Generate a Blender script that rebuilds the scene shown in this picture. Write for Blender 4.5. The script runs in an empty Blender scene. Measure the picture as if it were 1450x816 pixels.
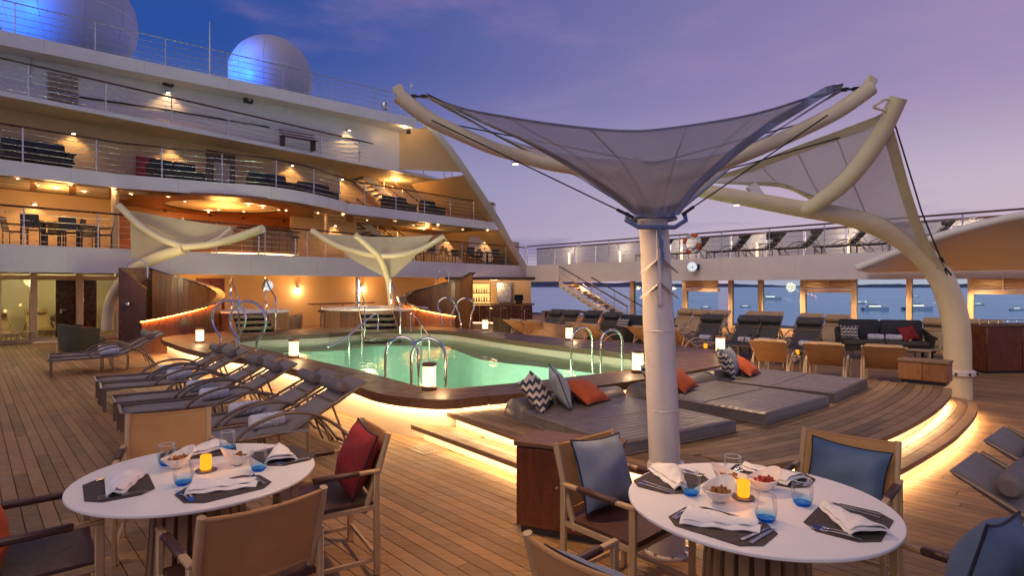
import bpy, math, random
from mathutils import Vector, Matrix
from mathutils.geometry import tessellate_polygon
random.seed(7)
R = math.radians
scene = bpy.context.scene
col = scene.collection

# ------------------------------------------------------------------ camera
FPX, PX0, PY0, HC = 825.0, 725.0, 404.0, 1.83      # focal length (px of a 1450 px wide frame), horizon row, eye height
cd = bpy.data.cameras.new('camera')
cd.sensor_width = 36.0
cd.lens = 36.0 * FPX / 1450.0
cd.shift_y = (PY0 - 408.0) / 1450.0
cd.clip_start = 0.05
cd.clip_end = 60000
cam = bpy.data.objects.new('camera', cd)
cam.location = (0, 0, HC)
cam.rotation_euler = (R(90), 0, 0)
col.objects.link(cam)
scene.camera = cam

# ------------------------------------------------------------------ sky and sun
SUN_EL, SUN_AZ = 44.0, 213.0          # broad soft twilight glow (azimuth clockwise from +Y)
world = bpy.data.worlds.new('World')
scene.world = world
world.use_nodes = True
wn, wl = world.node_tree.nodes, world.node_tree.links
wn.clear()
w_out = wn.new('ShaderNodeOutputWorld')
w_bg = wn.new('ShaderNodeBackground')
w_bg.inputs['Strength'].default_value = .88
wl.new(w_bg.outputs[0], w_out.inputs[0])
w_tc = wn.new('ShaderNodeTexCoord')
w_sep = wn.new('ShaderNodeSeparateXYZ')
wl.new(w_tc.outputs['Generated'], w_sep.inputs[0])


def w_math(op, a, b=None, clamp=False):
    n = wn.new('ShaderNodeMath')
    n.operation = op
    n.use_clamp = clamp
    for i, v in enumerate((a, b)):
        if v is None:
            continue
        if hasattr(v, 'default_value'):
            wl.new(v, n.inputs[i])
        else:
            n.inputs[i].default_value = v
    return n.outputs[0]


def w_ramp(fac, stops):
    n = wn.new('ShaderNodeValToRGB')
    n.color_ramp.interpolation = 'EASE'
    e = n.color_ramp.elements
    while len(e) < len(stops):
        e.new(0.5)
    for el, (p, c) in zip(e, stops):
        el.position = p
        el.color = (*c, 1)
    wl.new(fac, n.inputs[0])
    return n.outputs[0]


def w_mix(fac, a, b, mode='MIX'):
    n = wn.new('ShaderNodeMix')
    n.data_type = 'RGBA'
    n.blend_type = mode
    for s, v in ((n.inputs[0], fac), (n.inputs[6], a), (n.inputs[7], b)):
        if hasattr(v, 'links') or hasattr(v, 'is_linked'):
            wl.new(v, s)
        else:
            s.default_value = v if not isinstance(v, tuple) else (*v, 1)
    return n.outputs[2]


w_el = w_math('ABSOLUTE', w_sep.outputs['Z'])
# twilight: deep blue away from the afterglow, mauve towards it, paler at the horizon
sky_cool = w_ramp(w_el, [(0.0, (.32, .28, .46)), (.16, (.21, .225, .43)), (.36, (.020, .072, .32)), (.7, (.025, .06, .24)), (1.0, (.035, .06, .20))])
sky_warm = w_ramp(w_el, [(0.0, (.74, .56, .57)), (.12, (.58, .455, .555)), (.30, (.35, .265, .45)), (.55, (.25, .20, .38)), (1.0, (.12, .11, .26))])
w_az = w_math('ADD', w_math('MULTIPLY', w_sep.outputs['X'], .75), w_math('MULTIPLY', w_sep.outputs['Y'], .35))
w_f = w_ramp(w_math('ADD', w_math('MULTIPLY', w_az, .98), .075, True), [(0, (0, 0, 0)), (1, (1, 1, 1))])
w_sky = w_mix(w_f, sky_cool, sky_warm)
# thin cloud streaks
w_map = wn.new('ShaderNodeMapping')
w_map.inputs['Scale'].default_value = (1.6, 1.6, 6.0)
wl.new(w_tc.outputs['Generated'], w_map.inputs[0])
w_noise = wn.new('ShaderNodeTexNoise')
w_noise.inputs['Scale'].default_value = 2.2
w_noise.inputs['Detail'].default_value = 6
w_noise.inputs['Roughness'].default_value = .55
wl.new(w_map.outputs[0], w_noise.inputs['Vector'])
w_cl = w_ramp(w_noise.outputs[0], [(.48, (0, 0, 0)), (.75, (1, 1, 1))])
w_cm = w_math('MULTIPLY', w_cl, w_ramp(w_el, [(0, (1, 1, 1)), (.5, (.75, .75, .75)), (1, (.2, .2, .2))]))
w_sky = w_mix(w_math('MULTIPLY', w_cm, .32), w_sky, (.46, .29, .47))
w_noise2 = wn.new('ShaderNodeTexNoise')
w_noise2.inputs['Scale'].default_value = 3.1
w_noise2.inputs['Detail'].default_value = 5
w_map2 = wn.new('ShaderNodeMapping')
w_map2.inputs['Scale'].default_value = (1.4, 1.4, 9.0)
w_map2.inputs['Location'].default_value = (3.1, .4, .2)
wl.new(w_tc.outputs['Generated'], w_map2.inputs[0])
wl.new(w_map2.outputs[0], w_noise2.inputs['Vector'])
w_c2 = w_math('MULTIPLY', w_ramp(w_noise2.outputs[0], [(.52, (0, 0, 0)), (.66, (1, 1, 1))]),
              w_ramp(w_el, [(.02, (0, 0, 0)), (.06, (1, 1, 1)), (.15, (0, 0, 0))]))
w_sky = w_mix(w_math('MULTIPLY', w_c2, .55), w_sky, (.17, .13, .30))
w_nish = wn.new('ShaderNodeTexSky')
w_nish.sky_type = 'NISHITA'
w_nish.sun_disc = False
w_nish.sun_elevation = R(SUN_EL)
w_nish.sun_rotation = R(SUN_AZ)
w_sky = w_mix(.002, w_sky, w_nish.outputs[0], 'ADD')
wl.new(w_sky, w_bg.inputs[0])

sd = bpy.data.lights.new('sun', 'SUN')
sd.energy = 1.0
sd.angle = R(50)
sd.color = (1.0, .74, .48)
sun = bpy.data.objects.new('sun', sd)
sa = R(SUN_AZ)
sv = Vector((math.sin(sa) * math.cos(R(SUN_EL)), math.cos(sa) * math.cos(R(SUN_EL)), math.sin(R(SUN_EL))))
sun.rotation_euler = (-sv).to_track_quat('-Z', 'Y').to_euler()
sun.location = sv * 60
col.objects.link(sun)

vs = scene.view_settings
vs.view_transform = 'Standard'
vs.look = 'None'
vs.exposure = 0.22
vs.gamma = 1.0
vs.use_curve_mapping = False
cy = scene.cycles
cy.max_bounces = 7
cy.diffuse_bounces = 3
cy.glossy_bounces = 3
cy.transmission_bounces = 6
cy.transparent_max_bounces = 14
cy.sample_clamp_indirect = 4.0
cy.sample_clamp_direct = 30.0
cy.caustics_reflective = False
cy.caustics_refractive = False
cy.use_denoising = True


# ------------------------------------------------------------------ pixel <-> place
def G(px, py, z=0.0):
    """point of the horizontal plane z seen at a pixel"""
    Y = FPX * (HC - z) / (py - PY0)
    return Vector(((px - PX0) / FPX * Y, Y, z))


def P(px, py, Y):
    return Vector(((px - PX0) / FPX * Y, Y, HC - (py - PY0) / FPX * Y))


FA0, FD, FN = Vector((-14.06, 16.0)), Vector((.631, .775)), Vector((-.775, .631))     # aft face of the superstructure
RB0, RD, RN = Vector((.6, 34.0)), Vector((.644, -.765)), Vector((.765, .644))          # side deck edge


def _pl(px, off, O, N):
    k = (px - PX0) / FPX
    Y = (off + N.dot(O)) / (N.x * k + N.y)
    return k * Y, Y


def FA(px, off=0.0, z=0.0):
    X, Y = _pl(px, off, FA0, FN)
    return Vector((X, Y, z))


def RA(px, off=0.0, z=0.0):
    X, Y = _pl(px, off, RB0, RN)
    return Vector((X, Y, z))


def FAy(px, py, off=0.0):
    X, Y = _pl(px, off, FA0, FN)
    return Vector((X, Y, HC - (py - PY0) / FPX * Y))


def RAy(px, py, off=0.0):
    X, Y = _pl(px, off, RB0, RN)
    return Vector((X, Y, HC - (py - PY0) / FPX * Y))


def v3(a, z=0.0):
    return Vector((a[0], a[1], z))


# ------------------------------------------------------------------ mesh builder
ORG = {}


class MB:
    def __init__(self):
        self.v, self.f = [], []

    def add(self, vs_, fs_):
        b = len(self.v)
        self.v += [Vector(x) for x in vs_]
        self.f += [tuple(i + b for i in f) for f in fs_]
        return self

    def box(self, c, s, rz=0.0, ch=0.0, M=None):
        c = Vector(c)
        hx, hy, hz = s[0] / 2, s[1] / 2, s[2] / 2
        if ch <= 0:
            vs_ = [(x, y, z) for x in (-hx, hx) for y in (-hy, hy) for z in (-hz, hz)]
            fs_ = [(0, 1, 3, 2), (4, 6, 7, 5), (0, 4, 5, 1), (2, 3, 7, 6), (0, 2, 6, 4), (1, 5, 7, 3)]
        else:
            ch = min(ch, hx * .9, hy * .9, hz * .9)
            vs_, idx = [], {}
            for sx in (-1, 1):
                for sy in (-1, 1):
                    for sz in (-1, 1):
                        for a in range(3):
                            d = [hx, hy, hz]
                            for b in range(3):
                                if b != a:
                                    d[b] -= ch
                            idx[(sx, sy, sz, a)] = len(vs_)
                            vs_.append((sx * d[0], sy * d[1], sz * d[2]))
            fs_ = []
            for a in range(3):
                for s_ in (-1, 1):
                    q = []
                    for (p, r) in ((-1, -1), (1, -1), (1, 1), (-1, 1)):
                        k = [0, 0, 0]
                        k[a] = s_
                        k[(a + 1) % 3] = p
                        k[(a + 2) % 3] = r
                        q.append(idx[(*k, a)])
                    fs_.append(tuple(q if s_ > 0 else q[::-1]))
            for a in range(3):
                b, c2 = (a + 1) % 3, (a + 2) % 3
                for sb in (-1, 1):
                    for sc in (-1, 1):
                        k0 = [0, 0, 0]
                        k1 = [0, 0, 0]
                        k0[a], k1[a] = -1, 1
                        for k in (k0, k1):
                            k[b], k[c2] = sb, sc
                        q = [idx[(*k0, b)], idx[(*k1, b)], idx[(*k1, c2)], idx[(*k0, c2)]]
                        fs_.append(tuple(q if sb * sc < 0 else q[::-1]))
            for sx in (-1, 1):
                for sy in (-1, 1):
                    for sz in (-1, 1):
                        q = [idx[(sx, sy, sz, a)] for a in range(3)]
                        fs_.append(tuple(q if sx * sy * sz > 0 else q[::-1]))
        if M is not None:
            T = Matrix.Translation(c) @ M
        else:
            T = Matrix.Translation(c) @ Matrix.Rotation(rz, 4, 'Z')
        return self.add([T @ Vector(x) for x in vs_], fs_)

    def bar(self, a, b, w, h, up=(0, 0, 1), ch=0.0):
        """box from a to b, w wide across, h along up"""
        a, b = Vector(a), Vector(b)
        d = b - a
        L = d.length
        x = d.normalized()
        u = Vector(up)
        y = u.cross(x)
        if y.length < 1e-4:
            y = Vector((0, 1, 0)).cross(x)
        y.normalize()
        z = x.cross(y)
        M = Matrix((x, y, z)).transposed().to_4x4()
        return self.box((a + b) / 2, (L, w, h), M=M, ch=ch)

    def tube(self, pts, r, seg=8, closed=False, flat=1.0):
        pts = [Vector(p) for p in pts]
        n = len(pts)
        rr = r if isinstance(r, (list, tuple)) else [r] * n
        tang = []
        for i in range(n):
            if closed:
                t = pts[(i + 1) % n] - pts[i - 1]
            else:
                t = pts[min(i + 1, n - 1)] - pts[max(i - 1, 0)]
            tang.append(t.normalized())
        up = Vector((0, 0, 1)) if abs(tang[0].z) < .9 else Vector((1, 0, 0))
        nrm = (up - tang[0] * up.dot(tang[0])).normalized()
        vs_, fs_ = [], []
        for i in range(n):
            nrm = (nrm - tang[i] * nrm.dot(tang[i])).normalized()
            bn = tang[i].cross(nrm)
            for k in range(seg):
                a = 2 * math.pi * k / seg
                vs_.append(pts[i] + nrm * math.cos(a) * rr[i] + bn * math.sin(a) * rr[i] * flat)
        m = n if closed else n - 1
        for i in range(m):
            for k in range(seg):
                k2 = (k + 1) % seg
                j = (i + 1) % n
                fs_.append((i * seg + k, i * seg + k2, j * seg + k2, j * seg + k))
        if not closed:
            fs_.append(tuple(range(seg))[::-1])
            fs_.append(tuple((n - 1) * seg + k for k in range(seg)))
        return self.add(vs_, fs_)

    def lathe(self, prof, c=(0, 0, 0), seg=20, a0=0.0, a1=2 * math.pi):
        c = Vector(c)
        full = abs(a1 - a0 - 2 * math.pi) < 1e-6
        m = seg if full else seg + 1
        vs_, fs_ = [], []
        for (r_, z) in prof:
            for k in range(m):
                a = a0 + (a1 - a0) * k / seg
                vs_.append(c + Vector((r_ * math.cos(a), r_ * math.sin(a), z)))
        for i in range(len(prof) - 1):
            for k in range(seg):
                k2 = (k + 1) % m
                fs_.append((i * m + k, i * m + k2, (i + 1) * m + k2, (i + 1) * m + k))
        if full:
            if prof[0][0] > 1e-5:
                fs_.append(tuple(range(m))[::-1])
            if prof[-1][0] > 1e-5:
                fs_.append(tuple((len(prof) - 1) * m + k for k in range(m)))
        return self.add(vs_, fs_)

    def prism(self, poly, z0, z1, bottom=True):
        n = len(poly)
        ar = sum(poly[i][0] * poly[(i + 1) % n][1] - poly[(i + 1) % n][0] * poly[i][1] for i in range(n))
        if ar < 0:
            poly = poly[::-1]
        vs_ = [(p[0], p[1], z0) for p in poly] + [(p[0], p[1], z1) for p in poly]
        fs_ = [(i, (i + 1) % n, n + (i + 1) % n, n + i) for i in range(n)]
        tris = tessellate_polygon([[Vector((p[0], p[1], 0)) for p in poly]])
        for t in tris:
            a, b, c_ = t
            pa, pb, pc = poly[a], poly[b], poly[c_]
            if (pb[0] - pa[0]) * (pc[1] - pa[1]) - (pb[1] - pa[1]) * (pc[0] - pa[0]) < 0:
                a, c_ = c_, a
            fs_.append((n + a, n + b, n + c_))
            if bottom:
                fs_.append((c_, b, a))
        return self.add(vs_, fs_)

    def grid(self, fn, nu, nv, thick=0.0):
        """fn(u,v)->Vector; optional thickness along the surface normal"""
        Pt = [[Vector(fn(i / nu, j / nv)) for j in range(nv + 1)] for i in range(nu + 1)]
        m = nv + 1
        top = [p for row in Pt for p in row]
        q = [(i * m + j, (i + 1) * m + j, (i + 1) * m + j + 1, i * m + j + 1) for i in range(nu) for j in range(nv)]
        if thick == 0:
            return self.add(top, q)
        nr = []
        for i in range(nu + 1):
            for j in range(nv + 1):
                du = Pt[min(i + 1, nu)][j] - Pt[max(i - 1, 0)][j]
                dv = Pt[i][min(j + 1, nv)] - Pt[i][max(j - 1, 0)]
                c = du.cross(dv)
                nr.append(c.normalized() if c.length > 1e-9 else Vector((0, 0, 1)))
        K = len(top)
        bot = [p - nn * thick for p, nn in zip(top, nr)]
        fs_ = list(q) + [tuple(K + i for i in f[::-1]) for f in q]
        rim = [i * m for i in range(nu + 1)] + [nu * m + j for j in range(1, m)] + \
              [i * m + nv for i in range(nu - 1, -1, -1)] + [j for j in range(nv - 1, 0, -1)]
        for a, b in zip(rim, rim[1:] + rim[:1]):
            fs_.append((b, a, K + a, K + b))
        return self.add(top + bot, fs_)

    def build(self, name, mat, parent=None, smooth=True, ang=38, kind=None):
        if parent is not None:
            o0 = ORG.get(parent.name, Vector((0, 0, 0)))
        else:
            xs = [p.x for p in self.v]
            ys = [p.y for p in self.v]
            o0 = Vector(((min(xs) + max(xs)) / 2, (min(ys) + max(ys)) / 2, min(p.z for p in self.v)))
        me = bpy.data.meshes.new(name)
        me.from_pydata([tuple(p - o0) for p in self.v], [], self.f)
        me.materials.append(M_[mat] if isinstance(mat, str) else mat)
        if smooth:
            me.polygons.foreach_set('use_smooth', [True] * len(me.polygons))
            me.set_sharp_from_angle(angle=R(ang))
        o = bpy.data.objects.new(name, me)
        col.objects.link(o)
        if parent is not None:
            o.parent = parent
        else:
            o.location = o0
        ORG[o.name] = o0
        if kind:
            o['kind'] = kind
        return o


def tag(o, label, cat, group=None):
    o['label'] = label
    o['category'] = cat
    if group:
        o['group'] = group
    return o


def thing(name, label, cat, loc=(0, 0, 0), rz=0.0, group=None):
    o = bpy.data.objects.new(name, None)
    o.empty_display_size = .1
    col.objects.link(o)
    o.location = loc
    o.rotation_euler = (0, 0, rz)
    ORG[o.name] = Vector(loc) if rz == 0 else Vector((0, 0, 0))
    return tag(o, label, cat, group)


def copy_tree(o, parent=None):
    c = o.copy()
    col.objects.link(c)
    c.parent = parent
    if parent is not None:
        c.matrix_parent_inverse = o.matrix_parent_inverse
    for ch in list(o.children):
        copy_tree(ch, c)
    return c


PROTO_USED = {}


def place(proto, loc, rz, label=None, group=None, z_scale=None):
    """first use moves the prototype itself, later ones copy it"""
    if proto.name in PROTO_USED:
        o = copy_tree(proto)
    else:
        PROTO_USED[proto.name] = 1
        o = proto
    o.location = loc
    o.rotation_euler = (0, 0, rz)
    if label:
        o['label'] = label
    if group:
        o['group'] = group
    elif 'group' in o and label and group is None:
        pass
    return o


def lamp(parent, loc, power, colr=(1, .62, .28), radius=.05, spot=None, name='light_source'):
    ld = bpy.data.lights.new(name, 'SPOT' if spot else 'POINT')
    ld.energy = power
    ld.color = colr
    ld.shadow_soft_size = radius
    if spot:
        ld.spot_size = R(spot)
        ld.spot_blend = .8
    o = bpy.data.objects.new(name, ld)
    col.objects.link(o)
    o.parent = parent
    o.location = Vector(loc) - ORG.get(parent.name, Vector((0, 0, 0)))
    return o


def catmull(pts, n, closed=False):
    pts = [Vector(p) for p in pts]
    out = []
    m = len(pts)
    cnt = m if closed else m - 1
    for i in range(cnt):
        if closed:
            p0, p1, p2, p3 = pts[i - 1], pts[i], pts[(i + 1) % m], pts[(i + 2) % m]
        else:
            p0, p1, p2, p3 = pts[max(i - 1, 0)], pts[i], pts[i + 1], pts[min(i + 2, m - 1)]
        for k in range(n):
            t = k / n
            out.append(.5 * ((2 * p1) + (p2 - p0) * t + (2 * p0 - 5 * p1 + 4 * p2 - p3) * t * t + (3 * p1 - p0 - 3 * p2 + p3) * t ** 3))
    if not closed:
        out.append(pts[-1])
    return out


def inside(p, poly):
    x, y = p[0], p[1]
    c = False
    j = len(poly) - 1
    for i in range(len(poly)):
        xi, yi, xj, yj = poly[i][0], poly[i][1], poly[j][0], poly[j][1]
        if (yi > y) != (yj > y) and x < (xj - xi) * (y - yi) / (yj - yi) + xi:
            c = not c
        j = i
    return c


def poly_at(pts, t):
    """point at fraction t of a polyline's length"""
    L = [0.0]
    for a, b in zip(pts, pts[1:]):
        L.append(L[-1] + (Vector(b) - Vector(a)).length)
    s = t * L[-1]
    for i in range(len(pts) - 1):
        if s <= L[i + 1] or i == len(pts) - 2:
            w = (s - L[i]) / max(L[i + 1] - L[i], 1e-9)
            return Vector(pts[i]).lerp(Vector(pts[i + 1]), w)


# ------------------------------------------------------------------ materials
M_ = {}


class NT:
    def __init__(self, name):
        self.m = bpy.data.materials.new(name)
        self.m.use_nodes = True
        self.t = self.m.node_tree
        self.n, self.l = self.t.nodes, self.t.links
        self.b = self.n['Principled BSDF']
        self.o = self.n['Material Output']
        M_[name] = self.m

    def new(self, t, **kw):
        n = self.n.new(t)
        for k, v in kw.items():
            setattr(n, k, v)
        return n

    def noise(self, scale=5, detail=4, vec=None, rough=.55):
        n = self.new('ShaderNodeTexNoise')
        n.inputs['Scale'].default_value = scale
        n.inputs['Detail'].default_value = detail
        n.inputs['Roughness'].default_value = rough
        if vec is not None:
            self.l.new(vec, n.inputs['Vector'])
        return n.outputs[0]

    def ramp(self, fac, stops):
        n = self.new('ShaderNodeValToRGB')
        e = n.color_ramp.elements
        while len(e) < len(stops):
            e.new(.5)
        for el, (p, c) in zip(e, stops):
            el.position = p
            el.color = (*c, 1) if len(c) == 3 else c
        self.l.new(fac, n.inputs[0])
        return n.outputs[0]

    def mul(self, a, b, op='MULTIPLY'):
        n = self.new('ShaderNodeMath', operation=op)
        for i, v in enumerate((a, b)):
            if isinstance(v, (int, float)):
                n.inputs[i].default_value = v
            else:
                self.l.new(v, n.inputs[i])
        return n.outputs[0]

    def mix(self, fac, a, b, mode='MIX'):
        n = self.new('ShaderNodeMix', data_type='RGBA', blend_type=mode)
        for s, v in ((n.inputs[0], fac), (n.inputs[6], a), (n.inputs[7], b)):
            if isinstance(v, (int, float)):
                s.default_value = v
            elif isinstance(v, tuple):
                s.default_value = (*v, 1)
            else:
                self.l.new(v, s)
        return n.outputs[2]

    def bump(self, h, strength=.2, dist=.01):
        n = self.new('ShaderNodeBump')
        n.inputs['Strength'].default_value = strength
        n.inputs['Distance'].default_value = dist
        self.l.new(h, n.inputs['Height'])
        self.l.new(n.outputs[0], self.b.inputs['Normal'])

    def set(self, **kw):
        for k, v in kw.items():
            s = self.b.inputs[k]
            if isinstance(v, tuple):
                s.default_value = (*v, 1) if len(v) == 3 else v
            elif isinstance(v, (int, float)):
                s.default_value = v
            else:
                self.l.new(v, s)
        return self

    def coord(self, kind='Object', scale=(1, 1, 1), rot=(0, 0, 0)):
        if kind == 'World':
            src = self.new('ShaderNodeNewGeometry').outputs['Position']
        else:
            src = self.new('ShaderNodeTexCoord').outputs[kind]
        mp = self.new('ShaderNodeMapping')
        mp.inputs['Scale'].default_value = scale
        mp.inputs['Rotation'].default_value = rot
        self.l.new(src, mp.inputs[0])
        return mp.outputs[0]

    def rnd(self):
        a = self.new('ShaderNodeObjectInfo').outputs['Random']
        b = self.new('ShaderNodeNewGeometry').outputs['Random Per Island']
        s = self.mul(a, self.mul(b, 3.7), 'ADD')
        return self.mul(s, 1.0, 'MODULO')


def plain(name, c, rough=.5, metal=0.0, var=.12, scale=6, bump=0.0, bscale=200, rv=.07, **kw):
    t = NT(name)
    n = t.noise(scale, 5, t.coord('World'))
    dark = tuple(x * (1 - var) for x in c)
    lite = tuple(min(1, x * (1 + var)) for x in c)
    t.set(**{'Base Color': t.ramp(n, [(.3, dark), (.7, lite)]), 'Metallic': metal,
             'Roughness': t.ramp(t.noise(scale * 2.3, 3, t.coord('World')), [(.3, (max(.02, rough - rv),) * 3), (.7, (min(1, rough + rv),) * 3)])})
    if bump:
        t.bump(t.noise(bscale, 2, t.coord('World')), bump, .003)
    for k, v in kw.items():
        t.set(**{k.replace('_', ' '): v})
    return t


def wood(name, c0, c1, rough=.55, ang=0.0, gs=(2.0, 34, 34), spread=.35, coat=0.0, bump=.12, spec=.5, grey=0.0):
    """grain runs along world x turned by ang; every piece takes its own tone"""
    t = NT(name)
    vec = t.coord('World', gs, (0, 0, -ang))
    g = t.noise(1.0, 6, vec, .6)
    base = t.ramp(g, [(.28, c0), (.72, c1)])
    r_ = t.rnd()
    tone = t.ramp(r_, [(0, (1 - spread,) * 3), (.5, (1, 1, 1)), (1, (1 + spread * .5, 1 + spread * .45, 1 + spread * .4))])
    blot = t.ramp(t.noise(.9, 4, t.coord('World')), [(.3, (.80, .80, .82)), (.7, (1.1, 1.08, 1.05))])
    colr = t.mix(1.0, t.mix(1.0, base, tone, 'MULTIPLY'), blot, 'MULTIPLY')
    if grey:
        wm = t.ramp(t.noise(2.6, 5, t.coord('World', (1, 1, 1))), [(.42, (0, 0, 0)), (.72, (grey,) * 3)])
        colr = t.mix(wm, colr, (.20, .165, .135))
    t.set(**{'Base Color': colr,
             'Roughness': t.ramp(t.noise(7, 4, t.coord('World')), [(.3, (rough - .14,) * 3), (.75, (min(1, rough + .12),) * 3)])})
    t.set(**{'Specular IOR Level': spec})
    if coat:
        t.set(**{'Coat Weight': coat, 'Coat Roughness': .15})
    t.bump(g, bump, .004)
    return t


ANG_F = math.atan2(830, -775)
wood('teak_deck', (.27, .145, .062), (.43, .25, .115), .60, ANG_F, spread=.30, spec=.25, grey=.28)
wood('teak_platform', (.22, .14, .075), (.33, .215, .12), .62, R(38), spread=.45, spec=.25, grey=.2)
wood('teak_coping', (.11, .055, .028), (.20, .105, .055), .52, ANG_F, spread=.15)
wood('teak_step', (.24, .14, .07), (.36, .22, .12), .5, ANG_F)
wood('mahogany', (.085, .022, .010), (.17, .045, .018), .32, 0, (34, 34, 2.5), .15, coat=.25)
wood('teak_panel', (.26, .11, .038), (.40, .18, .065), .38, 0, (30, 30, 2), .3, coat=.1)
wood('dark_panel', (.035, .013, .008), (.07, .026, .014), .30, 0, (30, 30, 2), .2, coat=.2)
wood('oak_frame', (.30, .19, .10), (.42, .28, .16), .45, 0, (20, 20, 3), .12)
wood('handrail_wood', (.05, .018, .010), (.10, .035, .018), .35, 0, (10, 10, 10), .1)
plain('caulk', (.012, .011, .010), .7)
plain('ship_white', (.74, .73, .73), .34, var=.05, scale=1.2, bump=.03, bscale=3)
plain('wall_cream', (.66, .47, .26), .55, var=.05, scale=.8)
plain('soffit_cream', (.62, .54, .42), .6, var=.06, scale=.7)
plain('pool_wall', (.72, .62, .46), .4, var=.06, scale=2)
plain('white_pole', (.68, .62, .58), .33, var=.05, scale=3)
plain('boom_cream', (.74, .64, .42), .36, var=.06, scale=2.5)
plain('rail_metal', (.55, .55, .57), .3, .85, var=.08)
plain('chrome', (.80, .79, .76), .10, 1.0, var=.04)
plain('dark_metal', (.05, .05, .055), .4, .7)
plain('sling_grey', (.25, .212, .195), .75, var=.12, scale=4, bump=.25, bscale=500)
plain('sling_dark', (.075, .068, .068), .75, var=.12, scale=4, bump=.25, bscale=500)
plain('sling_beige', (.46, .32, .18), .7, var=.10, scale=4, bump=.2, bscale=500)
plain('lounger_frame_taupe', (.22, .16, .115), .4, .3, var=.1)
plain('lounger_frame_beige', (.56, .42, .27), .45, var=.08)
plain('bolster_grey', (.17, .145, .135), .7, var=.15, scale=9, bump=.3, bscale=120)
plain('bolster_beige', (.48, .33, .18), .7, var=.12, scale=9, bump=.3, bscale=120)
plain('chair_frame', (.50, .33, .17), .42, var=.08)
plain('chair_canvas', (.50, .265, .10), .75, var=.10, scale=5, bump=.3, bscale=420)
plain('brown_leather', (.075, .030, .022), .48, var=.18, scale=14, bump=.25, bscale=160)
plain('table_white', (.80, .78, .78), .34, var=.006, scale=3, rv=.012)
plain('placemat_brown', (.060, .043, .038), .7, var=.2, scale=40, bump=.5, bscale=600)
plain('linen_white', (.80, .78, .77), .85, var=.05, scale=18, bump=.3, bscale=90)
plain('steel', (.72, .70, .68), .16, 1.0, var=.05)
plain('candle_dish', (.06, .06, .09), .3, var=.1)
plain('porcelain', (.80, .74, .68), .2, var=.03)
plain('snack_brown', (.30, .13, .035), .7, var=.4, scale=60)
plain('snack_red', (.32, .03, .02), .5, var=.4, scale=60)
plain('cushion_red', (.26, .018, .016), .8, var=.18, scale=7, bump=.3, bscale=350)
plain('cushion_orange', (.48, .085, .02), .8, var=.16, scale=7, bump=.3, bscale=350)
plain('cushion_slate', (.20, .235, .31), .8, var=.14, scale=7, bump=.3, bscale=350)
plain('cushion_blue', (.085, .14, .24), .8, var=.14, scale=7, bump=.3, bscale=350)
plain('cushion_pale', (.36, .40, .44), .8, var=.12, scale=7, bump=.3, bscale=350)
plain('piping_navy', (.012, .014, .03), .7)
plain('wicker_olive', (.055, .052, .030), .7, var=.3, scale=40, bump=.6, bscale=160)
plain('wicker_brown', (.045, .038, .030), .7, var=.3, scale=40, bump=.6, bscale=160)
plain('sofa_charcoal', (.028, .030, .038), .8, var=.15, scale=10, bump=.3, bscale=200)
plain('sofa_seat', (.075, .065, .05), .8, var=.15, scale=10, bump=.3, bscale=200)
plain('tub_rim', (.72, .70, .68), .25, var=.03)
plain('hill_blue', (.05, .07, .13), .9, var=.3, scale=.004)
plain('boat_white', (.60, .62, .68), .4, var=.05)
plain('collar_blue', (.12, .17, .34), .45, var=.1)
plain('red_box', (.30, .012, .015), .4)
plain('life_ring_orange', (.55, .10, .03), .5)
plain('black_plastic', (.02, .02, .022), .4)
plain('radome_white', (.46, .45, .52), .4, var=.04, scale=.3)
plain('canopy_shell', (.80, .76, .68), .45, var=.06, scale=.8)
plain('louvre_cream', (.60, .46, .32), .5, var=.06)
plain('ceiling_wood', (.22, .085, .03), .4, var=.2, scale=3)
plain('ceiling_dark', (.05, .022, .012), .5, var=.2)
plain('awning_glass', (.5, .55, .5), .2)


def glow(name, c, s):
    t = NT(name)
    e = t.new('ShaderNodeEmission')
    e.inputs[0].default_value = (*c, 1)
    e.inputs[1].default_value = s
    t.l.new(e.outputs[0], t.o.inputs[0])
    return t


glow('led_warm', (1, .65, .32), 40.0)
glow('led_step', (1, .65, .32), 32.0)
glow('clock_glow', (.9, .95, 1.0), .75)
glow('led_orange', (1, .30, .04), 120.0)
glow('led_soft', (1, .60, .25), 7.0)
glow('lamp_glow', (1, .70, .38), 22.0)
glow('downlight_glow', (1, .66, .32), 150.0)
glow('candle_glow', (1, .30, .015), 1.6)
glow('boat_light', (1, .80, .55), 2.2)
glow('pool_light', (1.0, .98, .68), 245.0)
glow('sign_glow', (.03, .14, .08), 1.0)
glow('bottle_backlight', (1, .50, .15), 1.6)
glow('blue_flood', (.05, .35, 1.0), 14.0)

# frosted lantern glass: bright body with faint marbling
t = NT('lantern_glow')
e = t.new('ShaderNodeEmission')
t.l.new(t.ramp(t.noise(9, 4, t.coord('Object', (1, 1, .5))), [(.35, (1, .58, .25)), (.65, (1, .80, .50))]), e.inputs[0])
e.inputs[1].default_value = 2.6
t.l.new(e.outputs[0], t.o.inputs[0])

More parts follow.
